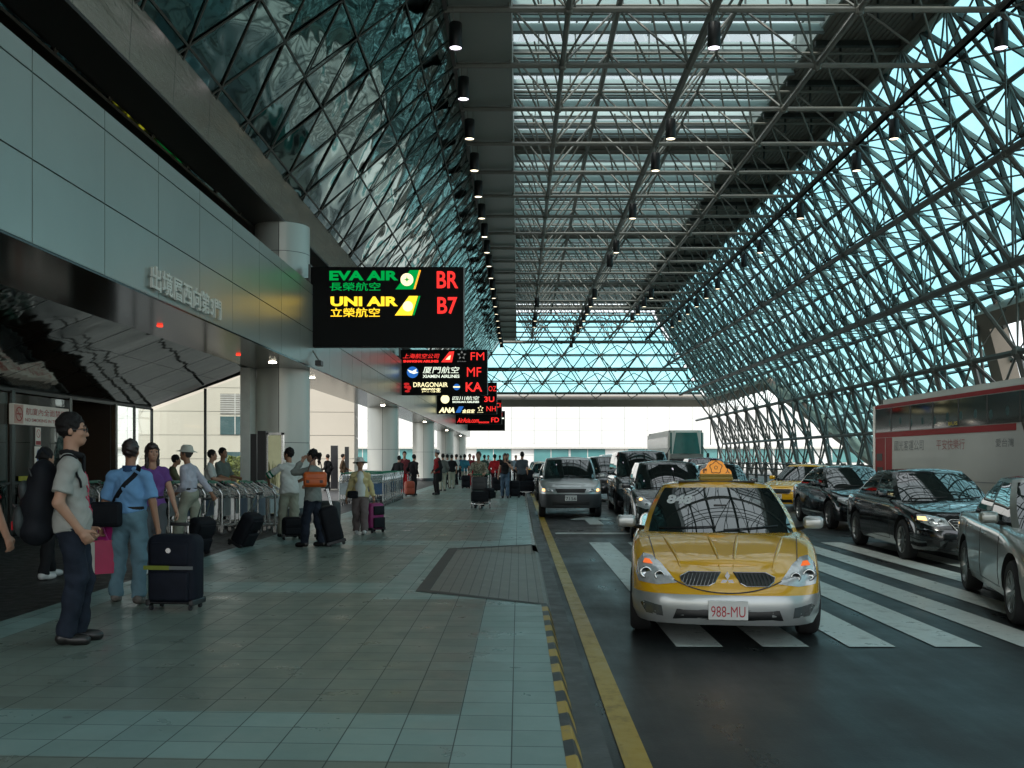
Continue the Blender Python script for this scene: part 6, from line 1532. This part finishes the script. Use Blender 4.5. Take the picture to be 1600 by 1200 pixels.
# airport trolley: handle end at local -y, platform towards +y
m_tub = M('trolley_tube', (.50, .51, .49), .26, .95, .08); m_grn = M('green_handle_grip', (.01, .13, .07), .45); m_ad = M('blue_trolley_panel', (.035, .085, .16), .3, 0, .5, 5); m_adl = M('pale_trolley_panel', (.30, .34, .34), .4, 0, .3, 4)
def make_trolley(mat_ad):
    rt = empty('luggage_trolley', (0, 0, 0)); mb = MB(); w = .27
    for s_ in (-1, 1):
        mb.path([(s_*w, -.02, .13), (s_*w, -.02, .80), (s_*w, .03, .88), (s_*(w-.01), .24, 1.02)], .020, 8)
        mb.path([(s_*w, -.02, .20), (s_*(w-.03), .55, .17), (s_*.12, .86, .17)], .018, 7)
    mb.tube((-.12, .86, .17), (.12, .86, .17), .014, 7); mb.tube((-w, -.02, .42), (w, -.02, .42), .012, 6); mb.tube((-w, -.02, .78), (w, -.02, .78), .012, 6)
    for yy in (.15, .32, .5, .68): mb.tube((-w+.03, yy, .19), (w-.03, yy, .19), .010, 6)
    mb.build('frame', m_tub, rt, smooth=True, angle=40)
    mb = MB(); mb.tube((-w-.02, .24, 1.02), (w+.02, .24, 1.02), .020, 10); mb.build('handle', m_grn, rt, smooth=True, angle=40)
    mb = MB(); 
    for z_ in (.72, .79, .87): mb.tube((-w+.03, .02, z_), (w-.03, .02, z_), .009, 5); mb.tube((-w+.03, .20, z_+.04), (w-.03, .20, z_+.04), .009, 5)
    for x_ in np.linspace(-w+.03, w-.03, 7): mb.path([(x_, .02, .88), (x_, .02, .71), (x_, .20, .74), (x_, .20, .92)], .007, 4)
    for s_ in (-1, 1):
        for z_ in (.72, .79, .87): mb.tube((s_*(w-.03), .02, z_), (s_*(w-.03), .20, z_+.04), .006, 5)
    mb.build('basket', m_tub, rt)
    mb = MB(); mb.box(-w+.02, w-.02, -.035, -.02, .36, .71); mb.build('advert_panel', mat_ad, rt); mb = MB(); mb.box(-.10, .10, -.045, -.036, .71, .76); mb.build('number_tag', m_adl, rt)
    for (x_, y_) in ((-w, -.02), (w, -.02), (0, .80)):
        mb = MB(); mb.lathe([(0, -.018), (.060, -.018), (.066, -.008), (.066, .008), (.060, .018), (0, .018)], (x_, y_, .067), 'x', 16); mb.build('wheel', M('grey_trolley_wheel', (.11, .11, .105), .6), rt, smooth=True, angle=40)
        mb = MB(); mb.box(x_-.028, x_-.022, y_-.03, y_+.03, .05, .17); mb.box(x_+.022, x_+.028, y_-.03, y_+.03, .05, .17); mb.box(x_-.028, x_+.028, y_-.03, y_+.03, .145, .17); mb.build('fork', m_tub, rt)
    return rt
tr_a, tr_b = make_trolley(m_ad), make_trolley(m_adl)
used = {}
def trolley(src, x, y, yaw, label, group):
    o = src if not used.get(src.name) else copy_tree(src); used[src.name] = 1; o.location = (x, y, 0); o.rotation_euler = (0, 0, R(yaw)); o['label'] = label; o['category'] = 'luggage trolley'; o['group'] = group; return o
for k in range(13):
    trolley(tr_a if k % 3 else tr_b, -4.78-.345*k, 19.75+.03*math.sin(k*2), 90, ORD[k].replace('farthest', 'last').replace('nearest', 'first') + (' blue' if k % 3 else ' pale') + ' panelled trolley of the near nested row, counted from the armband porter', 'near nested row of trolleys')
for k in range(12):
    trolley(tr_a if k % 2 else tr_b, -5.15-.345*k, 20.75+.03*math.cos(k*2), 90, ORD[k].replace('nearest', 'first') + (' blue' if k % 2 else ' pale') + ' panelled trolley of the row behind the near one, counted from the right', 'second nested row of trolleys')
for r_, x_ in ((0, -4.52), (1, -5.35)):
    for k in range(14):
        trolley(tr_a if r_ == 0 else tr_b, x_+.02*math.sin(k), 31.3+.40*k, 0, ('front' if k == 0 else ORD[k]) + (' blue panelled trolley of the right hand nested file before the second column' if r_ == 0 else ' pale panelled trolley of the left hand nested file before the second column'), 'far nested files of trolleys')

# ================================================================ the people
WHITE = cloth('white_cotton', (.55, .57, .53)); GREYT = cloth('grey_marl_cotton', (.34, .34, .31)); BLUES = cloth('sky_blue_cotton', (.15, .31, .52)); PURP = cloth('purple_cotton', (.14, .06, .22)); LAV = cloth('pale_lavender_shirt', (.44, .44, .50)); KHAKI = cloth('pale_khaki_trousers', (.30, .31, .24)); BLACKC = cloth('black_cloth', (.012, .012, .013)); REDC = cloth('red_cloth', (.36, .015, .02)); GREYK = cloth('grey_knit', (.20, .22, .20)); CREAM = cloth('cream_yellow_cardigan', (.52, .44, .22)); TAUPE = cloth('taupe_trousers', (.15, .12, .115)); GRN = cloth('green_armband', (.0, .12, .06)); SHB = M('black_leather', (.012, .011, .010), .35, 0, .2); SHW = M('white_trainer', (.50, .50, .48), .6, 0, .15); SHT = M('grey_brown_trainer', (.13, .115, .10), .6, 0, .5, 14)
# 1 --- tall man in profile with rucksack
p = person('tall man in grey white printed T-shirt, glasses and dark jeans standing in profile with rucksack', X(112, 8.08), 8.08, 70, 1.86, hx=.0095, fat=.86, lean=-1, head=(0, -2), feet=[(-.09, .05, 0, 0), (.08, -.03, 0, 14)], hands=[(-.13, .10, .93), (.19, .075, .925)], elbow=[(-.6, -1, 0), (.5, -1, -.1)], palm=[(1, .2, 0), (-1, .2, -.2)],
           top=GREYT, sleeve=.72, hem=-.10, bottom=DENIMD, lo_w=1.02, shoe=SHB, hair=HAIR, hairstyle='full', curl=(1.1, 1.0))
P1 = p; bv = bvh_of(p['top'])
mb = MB()
for q in range(16):
    a = .05+.115*rng.random()-.055; 
    cx = rng.normal(-.0, .03); cz = 1.06+q*.0215; h_ = bv.ray_cast(Vector((cx, .6, cz)), Vector((0, -1, 0)))
    if h_[0] is None: continue
    L_ = .02+.035*rng.random(); ang = rng.choice([0, .6, -.6, 1.5]); pr_ = None
    for t_ in np.linspace(-1, 1, 7):
        hh = bv.ray_cast(Vector((cx+math.cos(ang)*L_*t_, .6, cz+math.sin(ang)*L_*t_)), Vector((0, -1, 0)))
        if hh[0] is None: pr_ = None; continue
        c_ = np.array(hh[0])+np.array((0, .003, 0))
        if pr_ is not None: mb.bar(pr_, c_, .016, .004, (0, 1, 0))
        pr_ = c_
mb.build('shirt_print', cloth('pink_red_print', (.50, .05, .10)), p['top'])
hd = p['hd']; mb = MB()
for s_ in (-1, 1):
    loop = [hd((s_*.036+.024*math.cos(a)*1.0, .098, .004+.017*math.sin(a))) for a in np.linspace(0, 2*math.pi, 13)]
    mb.path(loop, .0028, 5); mb.path([hd((s_*.060, .096, .010)), hd((s_*.078, .06, .010)), hd((s_*.080, -.015, .004))], .0028, 5)
mb.path([hd((-.013, .099, .008)), hd((.013, .099, .008))], .0025, 5); mb.build('spectacles', m_black, p['rt'])
G = Field(p['neck']-.18, p['neck']+.16, .0095); nk = p['neck']     # dark neck cushion / collar roll
for k in range(10):
    a0, a1 = [math.pi*.5+(-2.3+4.6*j/10) for j in (k, k+1)]; q = lambda a: nk+np.array((math.cos(a)*.088, .005+math.sin(a)*.085, .012-.03*max(0, math.sin(a))))
    G.cone(q(a0), q(a1), .024, .024, .015)
G.mesh('neck_cushion', BLACKC, p['rt']); mb = MB(); h_ = bv.ray_cast(Vector((0, .6, 1.42)), Vector((0, -1, 0))); y_ = h_[0][1] if h_[0] else .15
mb.rbox(-.055, .055, y_-.005, y_+.018, 1.36, 1.52, .012, 3); mb.build('collar_flap', BLACKC, p['rt'], smooth=True, angle=40)
sp_ = strap(lambda t_: np.array((.165, -.30+.62*t_, 1.66-.55*max(0, t_-.45)**1.2+.05*math.sin(math.pi*t_))), bv, 16, .06, .006, 'strap', BLACKC, None, lambda t_: np.array((.13, -.02+.06*t_, 1.34-.10*t_)))
rk = empty('rucksack', tuple(p['rt'].location), p['rt'].rotation_euler.z, 'big black rucksack worn by the tall man in profile', 'rucksack'); sp_.parent = rk
G = Field((-.30, -.55, .76), (.30, -.0, 1.58), .011); G.ell((0, -.245, 1.10), (.165, .125, .30), .04); G.ell((0, -.205, 1.33), (.155, .10, .17), .05); G.ell((0, -.26, .92), (.16, .125, .11), .05); G.warp(.009, 19, 1); G.mesh('pack', m_nyl, rk)
G = Field((-.30, -.60, .78), (.30, -.1, 1.5), .011); G.ell((0, -.375, 1.0), (.12, .055, .13), .03); G.ell((0, -.345, 1.24), (.10, .045, .09), .03); G.warp(.006, 30, 2); G.mesh('outer_pocket', M('dark_grey_nylon', (.035, .042, .042)), rk)
mb = MB(); mb.path([(-.12, -.40, 1.12), (0, -.425, 1.13), (.12, -.40, 1.12)], .006, 5); mb.path([(-.15, -.28, 1.36), (0, -.315, 1.42), (.15, -.28, 1.36)], .006, 5); mb.build('zip', M('grey_zip', (.08, .08, .08), .4), rk)
mb = MB(); mb.rbox(.02, .06, -.435, -.42, .93, 1.0, .004); mb.build('red_label', REDC, rk)
mb = MB(); mb.path([(0, -.16, 1.52), (.0, -.22, 1.58), (0, -.26, 1.50)], .012, 6); mb.build('grab_loop', m_nyl, rk)
# 2 --- man in blue shirt walking away, towing the big case
Y2 = 10.35; p = person('man in sky blue shirt and pale jeans seen from behind, towing the big navy case', X(204, Y2), Y2, -3, 1.69, hx=.0095, fat=1.12, lean=2, head=(2, 0), feet=[(-.17, .06, .0, -12, -12), (.13, -.14, .005, 8, -8)], hands=[(-.30, .02, .80), (.29, -.05, .79)], elbow=[(-.8, -1, 0), (.8, -1, 0)], palm=[(1, 0, 0), (-1, .1, 0)],
           top=BLUES, sleeve=.85, hem=.02, bottom=cloth('pale_blue_denim', (.13, .225, .27), .85, .25, 5), lo_w=1.02, shoe=SHT, hair=HAIRB, hairstyle='short', skin=SKIN2, curl=(1.5, 1.6)); P2 = p
bv = bvh_of(p['top'])
cf = MB(); q = p['neck']; cf.lathe([(.078, -.035), (.070, .028), (.078, .03), (.088, -.03)], (q[0], q[1]+.012, q[2]), 'z', 24); cf.build('collar', cloth('dark_blue_collar', (.03, .07, .15)), p['rt'], smooth=True, angle=50)
sb = empty('shoulder_bag', tuple(p['rt'].location), p['rt'].rotation_euler.z, 'black shoulder bag slung across the back of the man in blue', 'shoulder bag')
s1 = strap(lambda t_: np.array((.26*math.sin(2.1-4.0*t_)*.9*0+(.14-.36*t_), -.5, 1.46-.47*t_)), bv, 14, .048, .004, 'strap', m_nyl, sb, lambda t_: np.array(((.14-.36*t_)*.9, .0, 1.40-.44*t_)))
mb = MB(); mb.rbox(-.33, -.03, -.245, -.125, .80, 1.055, .035, 4); mb.build('pouch', m_nyl, sb, smooth=True, angle=40); mb = MB(); mb.rbox(-.32, -.04, -.262, -.235, .83, 1.03, .014, 3); mb.build('flap', m_nyl, sb, smooth=True, angle=40)
hw2 = world(p, p['wr'][1]); suitcase('big navy soft suitcase with lime strap and steel handle towed by the man in blue', X(275, 9.92), 9.92, -6, .50, .30, .745, M('navy_nylon', (.007, .009, .016), .7, 0, .3, 6, .3, 140, spec=.2), .09, 0, M('lime_strap', (.17, .20, .015), .6), m_chrome)
hw1 = world(p, p['wr'][0])
gb_ = empty('shopping_bag', (hw1[0]-.02, hw1[1]-.04, .30), R(20), 'white and crimson paper shopping bag hanging from the hand of the man in blue', 'shopping bag')
mb = MB(); mb.add([(-.17, -.06, 0), (.15, -.06, .01), (.15, .07, .01), (-.17, .07, 0), (-.17, -.07, .33), (.17, -.075, .36), (.17, .08, .36), (-.17, .08, .33)], [(0, 3, 2, 1), (1, 2, 6, 5), (2, 3, 7, 6), (0, 1, 5, 4)]); mb.build('crimson_side', M('crimson_paper', (.42, .025, .09), .35, 0, .15, 6), gb_)
mb = MB(); mb.add([(-.173, -.062, 0), (-.173, .072, 0), (-.173, .082, .33), (-.173, -.072, .33)], [(0, 3, 2, 1)]); mb.add([(-.173, -.064, .0), (-.03, -.066, .005), (-.03, -.074, .34), (-.173, -.074, .33)], [(0, 1, 2, 3)]); mb.build('white_side', M('white_paper', (.44, .43, .37), .5), gb_)
mb = MB()
for yy in (-.06, .07): mb.path([(-.08, yy, .33), (-.05, yy*.5, .47), (.0, 0, .535), (.05, yy*.5, .47), (.10, yy, .35)], .006, 5)
mb.build('handle', M('pink_cord', (.45, .05, .25), .6), gb_)
g2 = empty('shopping_bag', (hw1[0]+.06, hw1[1]+.06, .42), R(-28), 'bright pink paper bag tucked behind the crimson one', 'shopping bag'); mb = MB(); mb.add([(-.16, -.03, 0), (.16, -.03, 0), (.16, .04, 0), (-.16, .04, 0), (-.15, -.03, .36), (.15, -.03, .36), (.15, .04, .36), (-.15, .04, .36)], [(0, 3, 2, 1), (0, 1, 5, 4), (1, 2, 6, 5), (2, 3, 7, 6), (3, 0, 4, 7)]); mb.build('paper', M('pink_paper', (.50, .03, .24), .4), g2)
mb = MB(); mb.path([(-.07, 0, .36), (0, 0, .41), (.07, 0, .36)], .006, 5); mb.build('handle', M('pink_cord', (.45, .05, .25)), g2)
# 3 --- woman in purple looking back
p = person('young woman with long dark hair in purple top beside the man in blue', X(238, 13), 13.0, 158, 1.70, True, hx=.0105, head=(14, 0), feet=[(-.09, 0, 0), (.10, .06, 0)], hands=[(-.30, .06, .78), (.24, .02, .80)], top=PURP, sleeve=.45, hem=-.05, bottom=cloth('grey_trousers', (.08, .085, .09)), shoe=SHW, hair=HAIRB, hairstyle='long')
# 4 --- elderly man in pale bucket hat
Y4 = 16.6; p = person('older man in pale bucket hat and lavender shirt facing left with two cases', X(297, Y4), Y4, -82, 1.70, hx=.0105, lean=5, head=(0, 4), feet=[(-.10, .22, 0), (.10, -.22, .03, 0, -20)], hands=[(-.08, .22, .90), (.20, -.32, .86)], elbow=[(-.5, -1, 0), (.6, -1, .2)], top=LAV, sleeve=1.95, hem=.02, bottom=KHAKI, lo_w=1.25, shoe=SHB, hair=HAIRG, skin=SKIN2, curl=(1.2, 1.5), palm=[(1, 0, 0), (-1, 0, 0)])
hat(p, cloth('pale_hat_cloth', (.50, .50, .43)))
hw4 = world(p, p['wr'][1])
suitcase('black wheeled case leaning behind the man in the bucket hat', X(302, 15.6), 15.6, 60, .42, .24, .62, m_nyl, .30, 24)
suitcase('second black case tilted on its wheels right of the bucket hat man', hw4[0]+.42, hw4[1]+.1, 75, .42, .26, .64, m_nyl, .34, 28)
# 5 --- man behind the trolleys, and two figures added in place of glass reflections
p = person('man in white shirt in profile behind the near trolley row', X(326, 22.2), 22.2, 78, 1.69, hx=.013, lean=6, head=(0, 0), hands=[(-.16, .35, 1.02), (.16, .35, 1.0)], top=WHITE, sleeve=.9, hem=.0, bottom=KHAKI, shoe=SHB)
p = person('grey green figure added for the reflection behind the white shirted man', X(348, 23.0), 23.0, 110, 1.74, hx=.014, hands=[(-.16, .33, 1.04), (.16, .33, 1.02)], top=cloth('grey_green_shirt', (.13, .16, .14)), sleeve=.9, hem=0, bottom=BLACKC, shoe=SHB, skin=SKIN2)
p = person('stooping olive figure added for the reflection of the bucket hat man', X(262, 22.0), 22.0, 60, 1.6, hx=.014, lean=16, hands=[(-.14, .42, 1.0), (.14, .42, 1.0)], top=cloth('olive_shirt', (.12, .13, .07)), sleeve=.9, hem=0, bottom=BLACKC, shoe=SHB, skin=SKIN2)
# 6 --- porter in white with green armband, leaning on a trolley
Y6 = 18.9; p = person('porter in white shirt with green armband leaning on the near trolley row', X(452, Y6), Y6, -28, 1.70, hx=.0105, lean=4, head=(38, 0), feet=[(-.12, .10, 0, -8), (.08, -.12, .0, 10)], hands=[(-.30, .34, 1.02), (.24, .24, 1.05)], elbow=[(-1, -.4, .1), (1, -.6, 0)], top=WHITE, sleeve=.85, hem=-.09, bottom=KHAKI, lo_w=1.22, shoe=SHB, hair=HAIR, skin=SKIN2)
a, b = p['sh'][0], p['el'][0]; mb = MB(); mb.tube(a+(b-a)*.62, a+(b-a)*1.0, .072, 14, .070); mb.build('armband', GRN, p['rt'], smooth=True, angle=40)
# 7 --- woman in grey on the phone with the orange bag
Y7 = 16.85; p = person('woman in grey knit and dark jeans with ponytail, hand raised to her face', X(489, Y7), Y7, -72, 1.66, True, hx=.0105, head=(-4, 6), feet=[(-.09, .12, 0, 0), (.10, -.12, .0, 0)], hands=[(-.05, .17, 1.46), (.16, .16, 1.02)], elbow=[(-.6, .5, -1), (.6, -1, -.2)], top=GREYK, sleeve=1.9, hem=-.14, bottom=DENIMD, lo_w=1.05, shoe=SHB, hair=HAIR, hairstyle='tail')
q = world(p, p['hd']((.0, -.125, .035))); mb = MB(); mb.ball(p['hd']((.0, -.165, .05)), .016); mb.build('hair_tie', WHITE, p['rt'])
og = empty('handbag', (X(493, 16.55), 16.52, 1.02), R(6), 'bright orange handbag under the arm of the woman in grey', 'handbag'); MO = M('orange_leather', (.55, .10, .012), .42, 0, .1, 6)
mb = MB(); mb.rbox(-.19, .19, -.075, .075, 0, .255, .05, 4); mb.build('pouch', MO, og, smooth=True, angle=40); mb = MB(); mb.rbox(-.17, .17, -.095, -.06, .03, .15, .02, 3); mb.build('front_pocket', MO, og, smooth=True, angle=40)
mb = MB()
for x_ in (-.11, .11): mb.rbox(x_-.025, x_+.025, -.105, -.09, .07, .12, .006)
mb.build('buckle', M('brown_buckle', (.08, .03, .02), .4), og); mb = MB(); mb.path([(-.12, 0, .25), (-.08, .06, .42), (0, .12, .50), (.08, .06, .42), (.12, 0, .25)], .010, 6); mb.build('handle', M('brown_buckle', (.08, .03, .02)), og)
suitcase('large black suitcase with white tag behind the woman in grey', X(524, 17.1), 17.1, -70, .46, .32, .70, m_nyl, .30, 14, tag_=WHITE)
suitcase('grey case standing behind the large tagged black suitcase', X(513, 18.3), 18.3, -20, .44, .26, .72, m_nylg, 0, 0)
suitcase('small black holdall case by the feet of the porter', X(456, 18.35), 18.35, 20, .36, .24, .42, m_nyl, 0, 0)
# 8 --- elderly woman with white hat
Y8 = 19.7; p = person('elderly woman in white sun hat and cream cardigan walking towards us', X(563, Y8), Y8, 172, 1.50, True, hx=.0105, lean=5, head=(6, 8), feet=[(-.08, .16, 0, 0, 8), (.08, -.12, .01, 0, -12)], hands=[(-.26, .03, .72), (.27, .0, .70)], top=CREAM, sleeve=1.95, hem=-.09, bottom=TAUPE, lo_w=1.25, shoe=SHW, hair=HAIRG, skin=SKIN2)
hat(p, cloth('white_hat_cloth', (.58, .57, .52)), .075, .06); bv = bvh_of(p['top'])
G = Field(p['pel']+np.array((-.17, -.02, -.06)), p['pel']+np.array((.17, .30, .52)), .011); 
G.ell(p['up']((0, .05, .24)), (.075, .10, .24), .03, .012, p['T']); G.cone(p['pel']+np.array((0, .07, .10)), p['pel']+np.array((0, .08, -.05)), .095, .10, .03); G.ell(p['up']((0, .055, .10)), (.085, .10, .22), .04, .01, p['T']); G.warp(.005, 26, 2); G.mesh('blouse', WHITE, p['rt'])
bag('waist_bag', 'small black bag at the waist of the elderly woman in white hat', 'bag', tuple(world(p, p['pel']+np.array((.14, .13, -.09)))), 172-180, .22, .10, .15, m_nyl)
suitcase('magenta sided black suitcase beside the elderly woman in white hat', X(583, 20.1), 20.1, 58, .42, .30, .60, M('magenta_nylon', (.22, .008, .10), .5, 0, .2, 6), .0, 0, side=m_nyl)
# 9 --- woman in camouflage pushing a loaded trolley
Y9 = 29.4; t = NT('camouflage_cloth'); v = t.coord(); t.bsdf(Base_Color=t.mix(t.ramp(t.noise(v, 22, 2), .48, .54), t.mix(t.ramp(t.noise(v, 31, 2), .5, .55), c4((.16, .15, .10)), c4((.07, .08, .06))), c4((.30, .28, .20))), Roughness=.9)
p = person('person in camouflage shirt pushing a loaded trolley towards us', X(748, Y9+.5), Y9+.5, 182, 1.70, hx=.014, lean=6, head=(-12, 0), hands=[(-.22, .42, 1.05), (.22, .42, 1.05)], feet=[(-.1, .1, 0), (.1, -.1, 0)], top=t.mat, sleeve=1.8, hem=-.06, bottom=BLACKC, shoe=SHB, hair=HAIRB)
trolley(tr_b, X(750, Y9-.35), Y9-.05+.35, 180, 'lone loaded trolley pushed towards us along the middle of the walk', 'trolley in use')
bag('bag', 'dark bag lying across the front of the loaded trolley', 'bag', (X(750, Y9-.5), Y9-.5, .24), 0, .52, .34, .30, m_nyl); bag('bag', 'black case stacked upright on the loaded trolley', 'bag', (X(749, Y9-.3), Y9-.22, .55), 0, .44, .22, .40, M('black_case_cloth', (.02, .022, .024), .5)); bag('bag', 'round black duffel hanging off the right of the loaded trolley', 'bag', (X(764, Y9-.4), Y9-.45, .32), 60, .34, .26, .32, m_nyl, None, .09)
# 10 --- woman in black top walking towards us
p = person('woman in black top and blue jeans walking towards us near the kerb', X(789, 37.6), 37.6, 176, 1.69, True, hx=.015, feet=[(-.09, .15, 0), (.09, -.12, 0)], top=BLACKC, sleeve=.25, hem=-.02, bottom=DENIM, shoe=SHB, hair=HAIRB, hairstyle='long', hands=[(-.12, .22, 1.28), (.26, .02, .8)])
suitcase('small black case beside the woman in black top', X(804, 37.7), 37.7, 10, .40, .26, .66, m_nyl, .3)
# 11 --- man in red scarf and dark coat, and the knot of people by the trolleys
p = person('man in pale cap, red shirt and dark coat standing apart near the third column', X(683, 41), 41.0, -120, 1.82, hx=.016, top=cloth('dark_red_shirt', (.20, .012, .015)), sleeve=0, hem=-.12, bottom=BLACKC, shoe=SHB, hands=[(-.2, .16, .98), (.2, .10, .96)]); hat(p, cloth('pale_cap', (.35, .37, .38)), .02, .05)
G = Field(p['pel']+np.array((-.5, -.4, -.45)), p['pel']+np.array((.5, .25, .62)), .018); [G.cone(p['sh'][i], p['el'][i], .07, .066, .03) for i in (0, 1)]; [G.cone(p['el'][i], p['wr'][i], .066, .055, .03) for i in (0, 1)]; G.ell(p['pel']+np.array((0, -.06, .22)), (.20, .12, .34), .05); G.cone(p['pel']+np.array((0, -.05, .1)), p['pel']+np.array((0, -.05, -.3)), .16, .17, .05); G.mesh('coat', BLACKC, p['rt'])
KN = [('person in black jacket bending at the far end of the trolley files', 621, 40.0, 20, 1.62, BLACKC, BLACKC, 'short', 14), ('person in dark red checked top behind the trolley files', 632, 41.5, 170, 1.78, cloth('dark_red_check', (.14, .03, .035), .9, .6, 30), REDC, 'full', 0), ('person in long black coat right of the trolley files', 645, 40.3, 30, 1.66, BLACKC, BLACKC, 'short', 8),
      ('person in grey jacket beside the man with pale cap', 692, 45.5, -20, 1.70, cloth('grey_jacket', (.10, .11, .10)), KHAKI, 'short', 0), ('person in white shirt by the third column', 699, 50.0, 10, 1.70, WHITE, BLACKC, 'short', 0), ('person in black shirt facing away past the third column', 706, 49.0, -8, 1.68, BLACKC, KHAKI, 'short', 5), ('person in pale shirt reaching out beyond the third column', 713, 56.0, -60, 1.72, WHITE, BLACKC, 'short', 0),
      ('person in teal shirt with a black case walking away', 726, 50.0, 4, 1.70, cloth('teal_shirt', (.03, .16, .22)), KHAKI, 'short', 0), ('person in dark red dress left of the camouflage shirt', 734, 52.5, 175, 1.72, cloth('crimson_dress', (.18, .02, .03)), REDC, 'full', 0), ('person in pink headscarf behind the camouflage shirt', 740, 56.0, 10, 1.66, cloth('pink_cloth', (.35, .12, .13)), BLACKC, 'full', 0),
      ('person in dark green jacket far behind the trolley pusher', 757, 54.0, 0, 1.68, cloth('dark_green', (.03, .06, .05)), BLACKC, 'short', 0), ('person in scarlet top seen from behind near the kerb', 773, 45.5, 0, 1.68, REDC, cloth('dark_wine', (.05, .01, .015)), 'short', 0), ('person in grey shirt just left of the kerb luggage', 793, 47.0, 170, 1.72, cloth('mid_grey', (.15, .16, .16)), BLACKC, 'short', 0),
      ('tall person in dark shirt bending over luggage at the kerb', 815, 39.2, 12, 1.76, cloth('slate_shirt', (.06, .075, .085)), BLACKC, 'short', 10), ('distant person in white at the end of the walk', 763, 66.0, 180, 1.70, WHITE, BLACKC, 'short', 0), ('distant person in black at the end of the walk', 781, 70.0, 0, 1.70, BLACKC, BLACKC, 'short', 0), ('distant person in blue near the fourth column', 720, 68.0, 30, 1.70, cloth('mid_blue', (.05, .10, .20)), BLACKC, 'short', 0),
      ('person in brown jacket between the first two columns', 536, 47.0, 90, 1.70, cloth('brown_jacket', (.08, .05, .03)), BLACKC, 'short', 0), ('person in black by the tall pylon', 512, 46.0, -60, 1.68, BLACKC, BLACKC, 'full', 0), ('distant person in pale blue between kerb and scarlet top', 806, 60.0, 175, 1.68, cloth('pale_blue', (.22, .30, .36)), BLACKC, 'short', 0)]
for lb, u, Y, yw, H, tp, bt, hs, ln_ in KN:
    person(lb, X(u, Y), Y, yw, H, hx=.02 if Y < 50 else .024, lean=ln_, top=tp, sleeve=.8 if 'shirt' in lb else 1.9, hem=-.10, bottom=bt, shoe=SHB, hair=HAIR if 'headscarf' not in lb else cloth('pink_cloth', (.35, .12, .13)), hairstyle=hs, hands=[(-.2, .18+.02*(u % 7), .95), (.22, .06, .84)])
suitcase('black case towed by the person in teal shirt', X(728, 49.3), 49.3, 5, .44, .28, .66, m_nyl, .35); suitcase('dark case behind the person in scarlet top', X(776, 44.6), 44.6, 0, .42, .28, .66, m_nyl, .3); suitcase('orange red case beside the trolley files', X(640, 39.2), 39.2, 20, .40, .26, .60, M('orange_red_case', (.30, .05, .02), .5), .3)
for lb, x_, y_, d_ in (('large black bag on top of the kerbside luggage heap', X(822, 39), 39.4, .62), ('large black case under the kerbside heap', X(822, 39), 39.3, .18), ('black holdall left of the kerbside heap', X(808, 39.6), 39.6, .02)): bag('bag', lb, 'bag', (x_, y_, d_), 8, .62, .42, .42, m_nyl, None, .07)
rt_ = trolley(tr_a, X(822, 39.2), 39.75, 180, 'trolley under the heap of bags at the kerb', 'kerbside trolley')
# 12 --- red sleeved arm and shoulder of someone entering at the far left
Y12 = 8.3; p = person('person in bright red T-shirt entering at the left edge, arm hanging', X(-52, Y12), Y12, 20, 1.78, hx=.0105, feet=[(-.1, .1, 0), (.1, -.1, 0)], hands=[(-.27, .04, .80), (.30, .13, .84)], elbow=[(-.5, -1, 0), (.9, -1, 0)], top=REDC, sleeve=.85, hem=-.08, bottom=BLACKC, shoe=SHB)
# and the one half hidden behind the tall man's rucksack
p = person('person in dark clothes and white trainers half hidden behind the rucksack', X(70, 12.4), 12.4, 30, 1.62, hx=.014, feet=[(-.10, .16, 0), (.16, -.12, 0)], top=cloth('dark_maroon_top', (.05, .02, .02)), sleeve=.8, hem=-.08, bottom=BLACKC, shoe=SHW, hairstyle='full')
